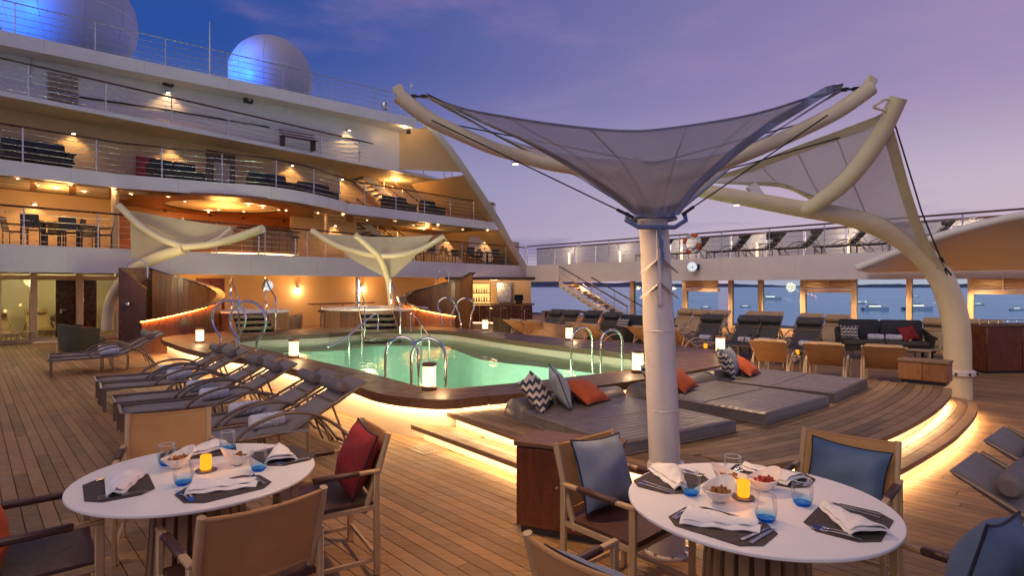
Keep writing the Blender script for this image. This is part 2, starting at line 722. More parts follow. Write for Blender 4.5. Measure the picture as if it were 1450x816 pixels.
# tensioned sail fabric
t = NT('sail_fabric')
c_ = t.ramp(t.noise(1.5, 4, t.coord('World')), [(.3, (.74, .70, .66)), (.7, (.80, .76, .71))])
tr = t.new('ShaderNodeBsdfTranslucent')
t.l.new(c_, tr.inputs[0])
df = t.new('ShaderNodeBsdfDiffuse')
t.l.new(c_, df.inputs[0])
tp = t.new('ShaderNodeBsdfTransparent')
tp.inputs[0].default_value = (.85, .84, .82, 1)
m1 = t.new('ShaderNodeMixShader')
m1.inputs[0].default_value = .68
t.l.new(df.outputs[0], m1.inputs[1])
t.l.new(tr.outputs[0], m1.inputs[2])
m2 = t.new('ShaderNodeMixShader')
m2.inputs[0].default_value = .50
t.l.new(m1.outputs[0], m2.inputs[1])
t.l.new(tp.outputs[0], m2.inputs[2])
t.l.new(m2.outputs[0], t.o.inputs[0])


def thin_glass(name, tint, refl=.5, rough=.02):
    t = NT(name)
    tp = t.new('ShaderNodeBsdfTransparent')
    tp.inputs[0].default_value = (*tint, 1)
    gl = t.new('ShaderNodeBsdfGlossy')
    gl.inputs['Roughness'].default_value = rough
    fr = t.new('ShaderNodeFresnel')
    fr.inputs[0].default_value = 1.45
    mx = t.new('ShaderNodeMixShader')
    t.l.new(t.mul(fr.outputs[0], refl), mx.inputs[0])
    t.l.new(tp.outputs[0], mx.inputs[1])
    t.l.new(gl.outputs[0], mx.inputs[2])
    t.l.new(mx.outputs[0], t.o.inputs[0])
    return t


thin_glass('window_glass', (.78, .94, 1.0), .6)
thin_glass('cabin_glass', (.80, .82, .70), .9)
thin_glass('deck_glass', (.93, .95, .97), .7)

# tumbler: clear with a blue foot that fades upwards in the glass itself
t = NT('tumbler_glass')
sp = t.new('ShaderNodeSeparateXYZ')
t.l.new(t.new('ShaderNodeTexCoord').outputs['Object'], sp.inputs[0])
tp = t.new('ShaderNodeBsdfTransparent')
mr = t.new('ShaderNodeMapRange')
mr.inputs['From Max'].default_value = .045
t.l.new(sp.outputs['Z'], mr.inputs['Value'])
t.l.new(t.ramp(mr.outputs[0], [(.0, (.16, .52, .93)), (.45, (.42, .74, .97)), (1, (.965, .98, .99))]), tp.inputs[0])
gl = t.new('ShaderNodeBsdfGlossy')
gl.inputs['Roughness'].default_value = .03
fr = t.new('ShaderNodeFresnel')
fr.inputs[0].default_value = 1.5
mx = t.new('ShaderNodeMixShader')
t.l.new(t.mul(fr.outputs[0], .40), mx.inputs[0])
t.l.new(tp.outputs[0], mx.inputs[1])
t.l.new(gl.outputs[0], mx.inputs[2])
t.l.new(mx.outputs[0], t.o.inputs[0])

# pool water
t = NT('pool_water')
tp = t.new('ShaderNodeBsdfTransparent')
tp.inputs[0].default_value = (.72, .97, .86, 1)
gl = t.new('ShaderNodeBsdfGlossy')
gl.inputs['Roughness'].default_value = .05
fr = t.new('ShaderNodeFresnel')
fr.inputs[0].default_value = 1.33
bp = t.new('ShaderNodeBump')
bp.inputs['Strength'].default_value = .22
bp.inputs['Distance'].default_value = .05
t.l.new(t.noise(2.2, 3, t.coord('World')), bp.inputs['Height'])
t.l.new(bp.outputs[0], gl.inputs['Normal'])
mx = t.new('ShaderNodeMixShader')
t.l.new(t.mul(fr.outputs[0], .45), mx.inputs[0])
t.l.new(tp.outputs[0], mx.inputs[1])
t.l.new(gl.outputs[0], mx.inputs[2])
t.l.new(mx.outputs[0], t.o.inputs[0])
plain('pool_tile', (.44, .66, .55), .5, var=.16, scale=.7)
plain('pool_ledge', (.66, .52, .33), .4, var=.06, scale=2)

# sea
t = NT('sea_water')
t.set(**{'Base Color': t.ramp(t.noise(.004, 5, t.coord('World', (1, .3, 1))), [(.35, (.14, .42, .70)), (.65, (.22, .52, .78))]), 'Roughness': .22,
         'Specular IOR Level': .5})
t.bump(t.noise(.25, 6, t.coord('World')), .12, .6)

# quilted vinyl of the daybeds: channels across
t = NT('vinyl_grey')
t.set(**{'Base Color': t.ramp(t.noise(6, 4, t.coord('World')), [(.3, (.12, .105, .096)), (.7, (.165, .145, .132))]),
         'Roughness': t.ramp(t.noise(14, 3, t.coord('World')), [(.3, (.33,) * 3), (.7, (.46,) * 3)]), 'Specular IOR Level': .6})
t.bump(t.noise(5, 2, t.coord('World')), .05, .01)

# zigzag cushion cloth
t = NT('cushion_zigzag')
sp = t.new('ShaderNodeSeparateXYZ')
t.l.new(t.coord('Object', (1, 1, 1)), sp.inputs[0])
zz = t.mul(t.mul(sp.outputs[0], 28.0), 1.0, 'PINGPONG')
st = t.mul(t.mul(t.mul(sp.outputs[2], 26.0), t.mul(zz, .9), 'ADD'), 1.0, 'PINGPONG')
t.set(**{'Base Color': t.ramp(st, [(.44, (.022, .03, .06)), (.56, (.58, .52, .44))]), 'Roughness': .85})

# rolled towel cloth with a printed end
t = NT('towel_print')
t.set(**{'Base Color': t.ramp(t.noise(55, 3, t.coord('Object')), [(.47, (.42, .44, .56)), (.55, (.70, .69, .70))]), 'Roughness': .9})
plain('towel_white', (.66, .65, .70), .9, var=.05, scale=20, bump=.4, bscale=220)
t = NT('frosted')
df = t.new('ShaderNodeBsdfTranslucent'); df.inputs[0].default_value = (.85, .83, .80, 1)
d2 = t.new('ShaderNodeBsdfDiffuse'); d2.inputs[0].default_value = (.75, .73, .70, 1)
m1 = t.new('ShaderNodeMixShader'); m1.inputs[0].default_value = .55
t.l.new(d2.outputs[0], m1.inputs[1]); t.l.new(df.outputs[0], m1.inputs[2])
tp = t.new('ShaderNodeBsdfTransparent')
m2 = t.new('ShaderNodeMixShader'); m2.inputs[0].default_value = .25
t.l.new(m1.outputs[0], m2.inputs[1]); t.l.new(tp.outputs[0], m2.inputs[2])
t.l.new(m2.outputs[0], t.o.inputs[0])
plain('seam_pale', (.62, .60, .60), .7, var=.05)
plain('hem_grey', (.30, .35, .50), .6, var=.08)
wood('screen_wood', (.20, .075, .026), (.32, .13, .05), .4, 0, (30, 30, 2), .25, coat=.15)
t = NT('sail_cream')
c_ = t.ramp(t.noise(1.5, 4, t.coord('World')), [(.3, (.70, .64, .50)), (.7, (.78, .72, .57))])
tr = t.new('ShaderNodeBsdfTranslucent'); t.l.new(c_, tr.inputs[0])
df = t.new('ShaderNodeBsdfDiffuse'); t.l.new(c_, df.inputs[0])
m1 = t.new('ShaderNodeMixShader'); m1.inputs[0].default_value = .45
t.l.new(df.outputs[0], m1.inputs[1]); t.l.new(tr.outputs[0], m1.inputs[2])
t.l.new(m1.outputs[0], t.o.inputs[0])
plain('tumbler_foot', (.03, .30, .80), .12, var=.1)
plain('rim_glass', (.8, .85, .9), .1)
plain('hem_cream', (.56, .49, .33), .6, var=.08)

t = NT('sail_pale')
c_ = t.ramp(t.noise(1.5, 4, t.coord('World')), [(.3, (.78, .74, .66)), (.7, (.84, .80, .72))])
tr = t.new('ShaderNodeBsdfTranslucent'); t.l.new(c_, tr.inputs[0])
df = t.new('ShaderNodeBsdfDiffuse'); t.l.new(c_, df.inputs[0])
tp = t.new('ShaderNodeBsdfTransparent'); tp.inputs[0].default_value = (.93, .91, .86, 1)
m1 = t.new('ShaderNodeMixShader'); m1.inputs[0].default_value = .6
t.l.new(df.outputs[0], m1.inputs[1]); t.l.new(tr.outputs[0], m1.inputs[2])
m2 = t.new('ShaderNodeMixShader'); m2.inputs[0].default_value = .48
t.l.new(m1.outputs[0], m2.inputs[1]); t.l.new(tp.outputs[0], m2.inputs[2])
t.l.new(m2.outputs[0], t.o.inputs[0])

# ================================================================== sea, hills, boats
def structure(o):
    o['kind'] = 'structure'
    return o


SEA_Z = -27.0
m = MB()
m.add([(-40000, -2000, SEA_Z), (40000, -2000, SEA_Z), (40000, 50000, SEA_Z), (-40000, 50000, SEA_Z)], [(0, 1, 2, 3)])
structure(m.build('sea', 'sea_water', smooth=False))


def hill_range(y0, x0, x1, hmax, seed, n=90):
    rnd = random.Random(seed)
    ph = [rnd.uniform(0, 6.28) for _ in range(6)]

    def hgt(x):
        u = (x - x0) / (x1 - x0)
        e = math.sin(math.pi * u) ** .6 if 0 < u < 1 else 0
        s_ = sum(math.sin(u * f + p) * a for f, p, a in zip((5, 9, 17, 31, 53, 83), ph, (.3, .25, .14, .08, .05, .03)))
        return hmax * e * max(.15, .62 + s_)
    mb = MB()

    def fn(u, v):
        x = x0 + (x1 - x0) * u
        prof = math.sin(math.pi * min(1, v * 1.0)) if v < .5 else math.cos((v - .5) * math.pi)
        jit = 1 + .12 * math.sin(u * 140 + v * 21)
        return (x, y0 + (v - .3) * 900 + 120 * math.sin(u * 33), SEA_Z - 1 + hgt(x) * prof * jit)
    mb.grid(fn, n, 8)
    return structure(mb.build('hills', 'hill_blue', ang=60))


hill_range(9000, -3000, 6200, 130, 3)
hill_range(7000, 3600, 10500, 60, 8)

# ================================================================== pool and deck outlines (plan, metres)
PAIRS = [((-6.8, 14.5), (-8.86, 14.8)), ((-6.5, 13.5), (-7.85, 13.4)), ((-5.9, 12.85), (-6.8, 12.2)), ((-4.95, 11.85), (-5.6, 11.1)),
         ((-3.9, 10.75), (-4.5, 10.3)), ((-2.46, 9.18), (-3.1, 8.85)), ((-1.7, 8.25), (-2.18, 7.84)), ((-1.3, 7.75), (-1.65, 7.17)),
         ((-1.07, 7.54), (-1.2, 6.87)), ((-.75, 7.5), (-.75, 6.76)), ((-.42, 7.67), (-.28, 6.99)), ((.42, 8.15), (.966, 7.59)),
         ((1.85, 9.14), (2.2, 8.5)), ((2.5, 9.7), (3.2, 9.4)), ((2.75, 10.2), (4.0, 10.2)), ((2.75, 10.6), (4.28, 11.0)),
         ((2.5, 11.0), (4.1, 12.1)), ((1.5, 12.2), (2.6, 13.5)), ((.41, 13.5), (1.3, 14.6)), ((-.6, 15.0), (.2, 15.9)),
         ((-1.6, 16.6), (-.9, 17.3)), ((-2.4, 17.2), (-2.2, 18.4)), ((-3.4, 17.3), (-3.6, 18.8)), ((-4.3, 17.1), (-5.0, 18.3)),
         ((-5.04, 16.0), (-6.3, 17.6)), ((-6.0, 15.5), (-7.7, 17.2)), ((-6.6, 15.2), (-8.7, 16.3))]
NP = 3
IN = [Vector((p.x, p.y)) for p in catmull([v3(a) for a, b in PAIRS], NP, True)]
OUT = [Vector((p.x, p.y)) for p in catmull([v3(b) for a, b in PAIRS], NP, True)]


def toward(a, b, d):
    w = (b - a)
    return a + w.normalized() * d


WALL = [toward(o, i, .15) for o, i in zip(OUT, IN)]
HOLE = [toward(o, i, .30) for o, i in zip(OUT, IN)]

PLAT = [(-.775, 6.84), (.035, 5.74), (.87, 4.88), (1.3, 4.62), (2.2, 4.85), (3.3, 5.46), (3.69, 5.74), (4.29, 6.24), (4.93, 6.83),
        (5.59, 7.5), (6.17, 8.17), (6.3, 8.5), (5.98, 9.0), (5.0, 9.7), (3.9, 10.3), (3.2, 9.6), (2.2, 8.7), (1.0, 7.8), (-.28, 7.2), (-.70, 6.95)]
STEP = [(-1.21, 6.93), (.03, 5.43), (.80, 4.62), (1.35, 4.28), (2.4, 4.52), (3.4, 5.16), (4.59, 6.14), (5.24, 6.75), (5.92, 7.44),
        (6.50, 8.15), (6.62, 8.62), (6.3, 8.75), (5.5, 8.6), (1.6, 6.5), (.2, 6.6), (-.9, 7.05)]
def shrink(poly, d):
    n = len(poly)
    ps = [Vector((p[0], p[1])) for p in poly]
    ar = sum(ps[i].cross(ps[(i + 1) % n]) for i in range(n))
    sg = 1 if ar > 0 else -1
    out = []
    for i in range(n):
        a = (ps[i] - ps[i - 1]).normalized()
        b = (ps[(i + 1) % n] - ps[i]).normalized()
        na, nb = Vector((-a.y, a.x)) * sg, Vector((-b.y, b.x)) * sg
        q = (na + nb)
        q = q.normalized() * (d / max(.45, math.sqrt(max(.05, (1 + na.dot(nb)) / 2))))
        out.append(ps[i] + q)
    return out


BLOCK = [HOLE, shrink(STEP, .13), shrink(PLAT, .2)]

F_ = Vector((-.6825, .7309))
S_ = Vector((.7309, .6825))
DECK = [(-35, -8), (41.2, -8), (4.2, 36.0), (-8, 52), (-35, 27)]
tri = tessellate_polygon([[Vector((p[0], p[1], 0)) for p in DECK], [Vector((p.x, p.y, 0)) for p in HOLE]])
vsd = [(p[0], p[1], -.014) for p in DECK] + [(p.x, p.y, -.014) for p in HOLE]
m = MB()
fs_ = []
for a, b, c in tri:
    pa, pb, pc = vsd[a], vsd[b], vsd[c]
    if (pb[0] - pa[0]) * (pc[1] - pa[1]) - (pb[1] - pa[1]) * (pc[0] - pa[0]) < 0:
        a, c = c, a
    fs_.append((a, b, c))
m.add(vsd, fs_)
deck = structure(m.build('deck', 'caulk', smooth=False))
deck_origin = ORG[deck.name]

# unit plank shared by all single planks (top at 0)
um = MB()
um.box((0, 0, -.5), (1, 1, 1))
ume = bpy.data.meshes.new('plank')
ume.from_pydata([tuple(p) for p in um.v], [], um.f)
ume.materials.append(M_['teak_deck'])

planks = []
PW = .105
rp = random.Random(11)
for i in range(int(-24 / PW), int(27 / PW)):
    s = (i + .5) * PW
    t = -14 + rp.uniform(0, 2.6)
    while t < 34:
        L = rp.uniform(2.2, 3.2)
        t0, t1 = t, t + L
        t = t1
        c = S_ * s + F_ * (t0 + t1) / 2
        if c.y > 36 or c.y < -2:
            continue
        # walk along the plank and keep the stretches outside pool and platform
        k = int(L / .06)
        run = None
        for q in range(k + 1):
            tt = t0 + L * q / k
            p = S_ * s + F_ * tt
            ok = not any(inside(p, B) for B in BLOCK) and inside(p, DECK)
            if ok and run is None:
                run = tt
            if (not ok or q == k) and run is not None:
                if tt - run > .08:
                    planks.append((s, run + .003, tt - .003))
                run = None
scored = []
rest = MB()
for s, t0, t1 in planks:
    c = S_ * s + F_ * ((t0 + t1) / 2)
    best = 0
    for tt in (t0, (t0 + t1) / 2, t1):
        p = S_ * s + F_ * tt
        if p.y > .8:
            px = PX0 + FPX * p.x / p.y
            py = PY0 + FPX * HC / p.y
            if -60 < px < 1510 and py < 860:
                best = max(best, 1 / p.y)
    scored.append((best, s, t0, t1))
scored.sort(reverse=True)
for n_, (b, s, t0, t1) in enumerate(scored):
    c = S_ * s + F_ * ((t0 + t1) / 2)
    if n_ < 296 and b > 0:
        o = bpy.data.objects.new('plank', ume)
        col.objects.link(o)
        o.parent = deck
        o.location = Vector((c.x, c.y, 0)) - deck_origin
        o.rotation_euler = (0, 0, ANG_F)
        o.scale = (t1 - t0, PW - .007, .012)
    elif b > 0 or c.y > 0:
        rest.box((c.x, c.y, -.006), (t1 - t0, PW - .007, .012), rz=ANG_F)
rest.build('planks_beyond', 'teak_deck', deck, smooth=False, kind='stuff')

# ================================================================== swimming pool
pool = thing('swimming_pool', 'raised swimming pool of glowing green water with dark wood coping', 'pool', (-2, 12, 0))
ZC, ZW = .50, .25
n = len(IN)
for i in range(0, n, NP):
    mb = MB()
    idx = [(i + k) % n for k in range(NP + 1)]
    g = .004
    oo = [OUT[j] for j in idx]
    ii = [IN[j] for j in idx]
    oo[0] = oo[0].lerp(oo[1], .02)
    ii[0] = ii[0].lerp(ii[1], .02)
    mb.prism([tuple(p) for p in oo] + [tuple(p) for p in ii[::-1]], ZC - .115, ZC)
    mb.build('coping_board', 'teak_coping', pool)
# outer wall and inner wall
mb = MB()
for i in range(n):
    j = (i + 1) % n
    a, b = WALL[i], WALL[j]
    mb.add([(a.x, a.y, -.02), (b.x, b.y, -.02), (b.x, b.y, ZC - .118), (a.x, a.y, ZC - .118)], [(0, 1, 2, 3)])
mb.build('outer_wall', 'pool_wall', pool)
INW = [toward(i_, o_, .02) for i_, o_ in zip(IN, OUT)]
mb = MB()
for i in range(n):
    j = (i + 1) % n
    a, b = INW[i], INW[j]
    mb.add([(a.x, a.y, -1.3), (b.x, b.y, -1.3), (b.x, b.y, ZC - .118), (a.x, a.y, ZC - .118)], [(0, 1, 2, 3)])
mb.build('inner_wall', 'pool_wall', pool)
mb = MB()
for i in range(n):
    j = (i + 1) % n
    mid0, mid1 = toward(OUT[i], IN[i], .05), toward(OUT[j], IN[j], .05)
    a, b = toward(OUT[i], IN[i], .11), toward(OUT[j], IN[j], .11)
    z = ZC - .122
    mb.add([(mid0.x, mid0.y, z), (mid1.x, mid1.y, z), (b.x, b.y, z), (a.x, a.y, z)], [(0, 1, 2, 3)])
mb.build('light_strip', 'led_warm', pool, smooth=False)
# deep basin inside a shallow ledge along the far sides
cen = Vector((-1.9, 12.2))
DEEP = []
for k, p in enumerate(IN):
    i0 = k / NP
    far = 1.0 if i0 > 15.5 or i0 < .6 else 0.0
    if 14.5 < i0 <= 15.5:
        far = i0 - 14.5
    if .6 <= i0 < 2:
        far = (2 - i0) / 1.4
    DEEP.append(toward(p, cen, .05 + 1.0 * far))
mb = MB()
for i in range(n):
    j = (i + 1) % n
    a, b, c, d = INW[i], INW[j], DEEP[j], DEEP[i]
    mb.add([(a.x, a.y, .13), (b.x, b.y, .13), (c.x, c.y, .13), (d.x, d.y, .13)], [(0, 1, 2, 3)])
mb.build('ledge', 'pool_ledge', pool, smooth=False)
mb = MB()
for i in range(n):
    j = (i + 1) % n
    c, d = DEEP[j], DEEP[i]
    mb.add([(d.x, d.y, .13), (c.x, c.y, .13), (c.x, c.y, -1.25), (d.x, d.y, -1.25)], [(0, 1, 2, 3)])
mb.prism([tuple(p) for p in DEEP], -1.30, -1.25)
basin = mb.build('basin', 'pool_tile', pool, smooth=False)
for k in (7, 10, 13, 16, 19, 22, 25, 32, 35, 38):
    a, b = DEEP[k], DEEP[(k + 1) % n]
    c = toward((a + b) / 2, cen, .03)
    d = (cen - c).normalized()
    x = Vector((-d.y, d.x))
    mb = MB()
    ring = [Vector((c.x, c.y, -.35)) + Vector((x.x, x.y, 0)) * .13 * math.cos(q * math.pi / 6) + Vector((0, 0, 1)) * .13 * math.sin(q * math.pi / 6) for q in range(12)]
    mb.add(ring, [tuple(range(12))])
    mb.build('pool_light', 'pool_light', pool, smooth=False)
mb = MB()
mb.prism([tuple(p) for p in INW], ZW - .002, ZW, bottom=False)
mb.v = mb.v
w_ = MB()
nn = len(INW)
w_.add([(p.x, p.y, ZW) for p in INW], [])
for a, b, c in tessellate_polygon([[Vector((p.x, p.y, 0)) for p in INW]]):
    pa, pb, pc = INW[a], INW[b], INW[c]
    if (pb - pa).cross(pc - pa) < 0:
        a, c = c, a
    w_.f.append((a, b, c))
structure(w_.build('water', 'pool_water', smooth=False))
# yellow depth panel set in the far wall
for px, py in ((709, 484), (905, 509)):
    pass


# ================================================================== raised sunbathing platform
def smooth_poly(poly, sharp):
    """Catmull-Rom between listed sharp corners"""
    n = len(poly)
    out = []
    runs = sorted(sharp)
    for a, b in zip(runs, runs[1:] + [runs[0] + n]):
        seg = [v3(poly[k % n]) for k in range(a, b + 1)]
        if len(seg) > 2:
            out += [(p.x, p.y) for p in catmull(seg, 4)[:-1]]
        else:
            out.append((seg[0].x, seg[0].y))
    return out


PLAT_S = smooth_poly(PLAT, [0, 1, 2, 12, 13, 14, 15, 16, 17, 18, 19])
STEP_S = smooth_poly(STEP, [0, 1, 2, 11, 12, 13, 14, 15])


def riser_deck(name, poly, z0, z1, plank_mat):
    body = MB()
    body.prism([tuple(p) for p in shrink(poly, .10)], z0, z1 - .055)
    o = structure(body.build(name, 'pool_wall', smooth=False))
    e = MB()
    e.prism([tuple(p) for p in shrink(poly, .004)], z1 - .053, z1 - .014)
    e.build('edge_board', 'teak_step', o, smooth=False)
    return o


platform = riser_deck('sunbathing_platform', PLAT_S, 0, .34, None)
step = riser_deck('platform_step', STEP_S, 0, .17, None)


def led_along(line, z, parent, d):
    """emissive ribbon hidden under a nosing; d = inward offset direction list"""
    mb = MB()
    for (a, b, na, nb) in zip(line, line[1:], d, d[1:]):
        q = [a + na * .035, b + nb * .035, b + nb * .085, a + na * .085]
        mb.add([(p.x, p.y, z) for p in q], [(0, 1, 2, 3)])
    mb.build('light_strip', 'led_step', parent, smooth=False)


def edge_run(poly, i0, i1):
    pts = [Vector((p[0], p[1])) for p in poly[i0:i1 + 1]]
    inn = shrink(poly, 1.0)
    ps = [Vector((p[0], p[1])) for p in poly]
    nor = [(inn[k] - ps[k]).normalized() for k in range(i0, i1 + 1)]
    return pts, nor


kP = [i for i, p in enumerate(PLAT_S) if abs(p[0] - 5.98) < 1e-4 and abs(p[1] - 9.0) < 1e-4][0]
kS = [i for i, p in enumerate(STEP_S) if abs(p[0] - 6.3) < 1e-4 and abs(p[1] - 8.75) < 1e-4][0]
pl, nl = edge_run(PLAT_S, 0, kP)
led_along(pl, .34 - .058, platform, nl)
ps_, ns_ = edge_run(STEP_S, 0, kS)
led_along(ps_, .17 - .058, step, ns_)


def strip_planks(line, nor, count, w, z, clip, parent, mat, extra=3.0, maxlen=2.6, hole=None, seed=5):
    """boards that follow a curved edge, laid inwards one after the other"""
    rr = random.Random(seed)
    a0 = line[0] - (line[1] - line[0]).normalized() * extra
    a1 = line[-1] + (line[-1] - line[-2]).normalized() * extra
    base = [a0] + list(line) + [a1]
    nr = [nor[0]] + list(nor) + [nor[-1]]
    # resample
    res, rn = [], []
    for (p, q, u, v) in zip(base, base[1:], nr, nr[1:]):
        k = max(1, int((q - p).length / .08))
        for j in range(k):
            res.append(p.lerp(q, j / k))
            rn.append(u.lerp(v, j / k).normalized())
    res.append(base[-1])
    rn.append(nr[-1])
    cnt = 0
    for s in range(count):
        d0, d1 = s * w + .004, (s + 1) * w - .003
        run = []
        target = rr.uniform(.8, maxlen)

        def flush(run):
            if len(run) < 3:
                return 0
            mb = MB()
            A = [res[k] + rn[k] * d0 for k in run]
            B = [res[k] + rn[k] * d1 for k in run]
            A[0] = A[0].lerp(A[1], .05)
            B[0] = B[0].lerp(B[1], .05)
            step_ = 3
            sel = list(range(0, len(run), step_))
            if sel[-1] != len(run) - 1:
                sel.append(len(run) - 1)
            poly = [tuple(A[k]) for k in sel] + [tuple(B[k]) for k in sel[::-1]]
            mb.prism(poly, z - .012, z, bottom=False)
            mb.build('plank', mat, parent, smooth=False)
            return 1
        for k in range(len(res)):
            mid = res[k] + rn[k] * (d0 + d1) / 2
            ok = inside(mid, clip) and not (hole and inside(mid, hole))
            if ok:
                run.append(k)
            if run and (not ok or len(run) * .08 > target):
                cnt += flush(run)
                run = [k] if ok else []
                target = rr.uniform(1.4, maxlen)
        cnt += flush(run)
    return cnt


# platform boards follow the curved front edge
kA = [i for i, p in enumerate(PLAT_S) if abs(p[0] - 1.3) < 1e-4 and abs(p[1] - 4.62) < 1e-4][0]
kB = [i for i, p in enumerate(PLAT_S) if abs(p[0] - 6.17) < 1e-4 and abs(p[1] - 8.17) < 1e-4][0]
sl = [Vector((p[0], p[1])) for p in PLAT_S[kA:kB + 1]]
chord = (sl[-1] - sl[0]).normalized()
cn = Vector((-chord.y, chord.x))
sn = []
for i in range(len(sl)):
    tdir = (sl[min(i + 1, len(sl) - 1)] - sl[max(i - 1, 0)]).normalized()
    sn.append((Vector((-tdir.y, tdir.x)) * .35 + cn * .65).normalized())
inner = [tuple(p) for p in shrink(PLAT_S, .012)]
eA, eB = Vector(PLAT[0]), Vector(PLAT[2])
eD = (eB - eA).normalized()
eN = Vector((-eD.y, eD.x))
BW = .112 * 6
margin = [tuple(q) for q in (eA - eD * .6 - eN * .3, eB + eD * 1.2 - eN * .3, eB + eD * 1.2 + eN * BW, eA - eD * .6 + eN * BW)]
strip_planks(sl, sn, 46, .112, .34, inner, platform, 'teak_platform', extra=4.5, hole=margin)
eline = [eA - eD * .6, eA, eB, eB + eD * 1.0]
strip_planks(eline, [eN] * 4, 6, .112, .34, inner, platform, 'teak_platform', extra=0.0, seed=12)
# step boards follow its own edge, the tread only
tread_hole = [tuple(p) for p in shrink(PLAT_S, .10)]
i0 = [i for i, p in enumerate(STEP_S) if abs(p[0] - 1.35) < 1e-4 and abs(p[1] - 4.28) < 1e-4][0]
cl = [tuple(p) for p in shrink(STEP_S, .008)]
strip_planks(ps_[2:kS + 1], ns_[2:kS + 1], 5, .112, .17, cl, step, 'teak_step', extra=0.0, hole=tread_hole, seed=9)
strip_planks(ps_[0:3], ns_[0:2] + [ns_[1]], 5, .112, .17, cl, step, 'teak_step', extra=0.0, hole=tread_hole, seed=10)

# deck drain grille
dr = thing('deck_drain', 'square perforated drain plate set in the teak deck by the step', 'drain', (*G(607, 636).xy, 0))
c = G(607, 636)
mb = MB()
mb.box((c.x, c.y, .003), (.36, .36, .006), rz=R(40))
mb.build('plate', 'teak_step', dr)
mb = MB()
for i in range(6):
    for j in range(6):
        q = Matrix.Rotation(R(40), 3, 'Z') @ Vector(((i - 2.5) * .045, (j - 2.5) * .045, 0))
        mb.box((c.x + q.x, c.y + q.y, .0065), (.02, .02, .002), rz=R(40))
mb.build('holes', 'caulk', dr)

# ================================================================== generic deck pieces
def band(mb, path, z0, z1, back, nrm):
    """upright band along a plan path, thickened towards nrm"""
    p = [Vector((q[0], q[1])) for q in path]
    mb.prism([tuple(q) for q in p] + [tuple(q + nrm * back) for q in p[::-1]], z0, z1)
    return mb


def path_len(path):
    return sum((Vector(b) - Vector(a)).length for a, b in zip(path, path[1:]))


def railing(label, path, z, h=1.05, spacing=1.7, bars=5, handrail='handrail_wood', group='deck railings', rpost=.022, post_mat='rail_metal', hr=.032):
    pts = [Vector((q[0], q[1], z)) for q in path]
    c = pts[0]
    t = thing('deck_railing', label, 'railing', c, 0, group)
    up = Vector((0, 0, h))
    mb = MB()
    mb.tube([p + up for p in pts], hr, 8, flat=1.0)
    mb.build('handrail', handrail, t)
    for b in range(bars):
        mb = MB()
        mb.tube([p + Vector((0, 0, h * (b + .6) / (bars + .6))) for p in pts], .010, 5)
        mb.build('bar', post_mat, t)
    L = path_len(path)
    n = max(2, round(L / spacing))
    for k in range(n + 1):
        p = poly_at(pts, k / n)
        mb = MB()
        mb.tube([p, p + up * .99], rpost, 7)
        mb.build('post', post_mat, t)
    return t


def stairs(label, a_top, a_bot, wv, n, tread_mat, str_mat='ship_white', rails=True, rise_glow=None):
    """a_top, a_bot: one side's top and bottom; wv: vector across"""
    a_top, a_bot, wv = Vector(a_top), Vector(a_bot), Vector(wv)
    t = thing('stairway', label, 'stairs', a_bot)
    run = (a_bot - a_top)
    h = Vector((run.x, run.y, 0))
    hd = h.normalized()
    for s_ in (0, 1):
        mb = MB()
        mb.bar(a_top + wv * s_, a_bot + wv * s_, .05, .30)
        mb.build('stringer', str_mat, t)
    for k in range(n):
        p = a_top + run * ((k + .5) / n)
        mb = MB()
        mb.bar(p + hd * .0, p + wv, h.length / n * .98, .045)
        mb.build('tread', tread_mat, t)
    if rails:
        for s_ in (0, 1):
            a, b = a_top + wv * s_, a_bot + wv * s_
            mb = MB()
            mb.tube([a + Vector((0, 0, .95)), b + Vector((0, 0, .95))], .03, 7)
            mb.build('handrail', 'handrail_wood', t)
            for q in (.32, .62):
                mb = MB()
                mb.tube([a + Vector((0, 0, q)), b + Vector((0, 0, q))], .012, 5)
                mb.build('bar', 'rail_metal', t)
            for q in (0, .33, .66, 1):
                mb = MB()
                c = a.lerp(b, q)
                mb.tube([c, c + Vector((0, 0, .95))], .02, 6)
                mb.build('post', 'rail_metal', t)
    return t


# ================================================================== superstructure
Z2, Z3, Z4, Z5 = 2.97, 5.30, 7.50, 9.73
ship = thing('ship_superstructure', 'white stepped superstructure of the ship with lit curved balconies', 'superstructure', FA(20, 0, 0))


def sp_(*args):
    return (FA(*args).x, FA(*args).y)


def off_path(px0, px1, off):
    return [sp_(px0, off), sp_(px1, off)]


BAYPX = [(168, 0), (200, -.2), (230, -.4), (280, -.7), (330, -1.1), (370, -1.45), (400, -1.5), (430, -1.35), (460, -.95), (483, -.45), (492, 0)]
L2p = [sp_(-90), sp_(745)]
L3p = [sp_(-90)] + [sp_(a, b) for a, b in BAYPX] + [sp_(703)]
L3p = [sp_(-90), sp_(168)] + [(p.x, p.y) for p in catmull([v3(sp_(a, b)) for a, b in BAYPX], 3)][1:] + [sp_(703)]
L4p = [sp_(-90, 1.25), sp_(300, 1.25), sp_(470, 1.25)] + [(p.x, p.y) for p in catmull([v3(sp_(583, 1.25)), v3(sp_(612, 1.35)), v3(sp_(634, 1.9)), v3(sp_(642, 2.8))], 4)]
L5p = [P(-110, 15, 16.8).xy, P(0, 42, 18.0).xy, P(190, 82, 20.3).xy, P(380, 122, 23.1).xy, P(500, 149, 25.5).xy, P(590, 168, 27.6).xy]

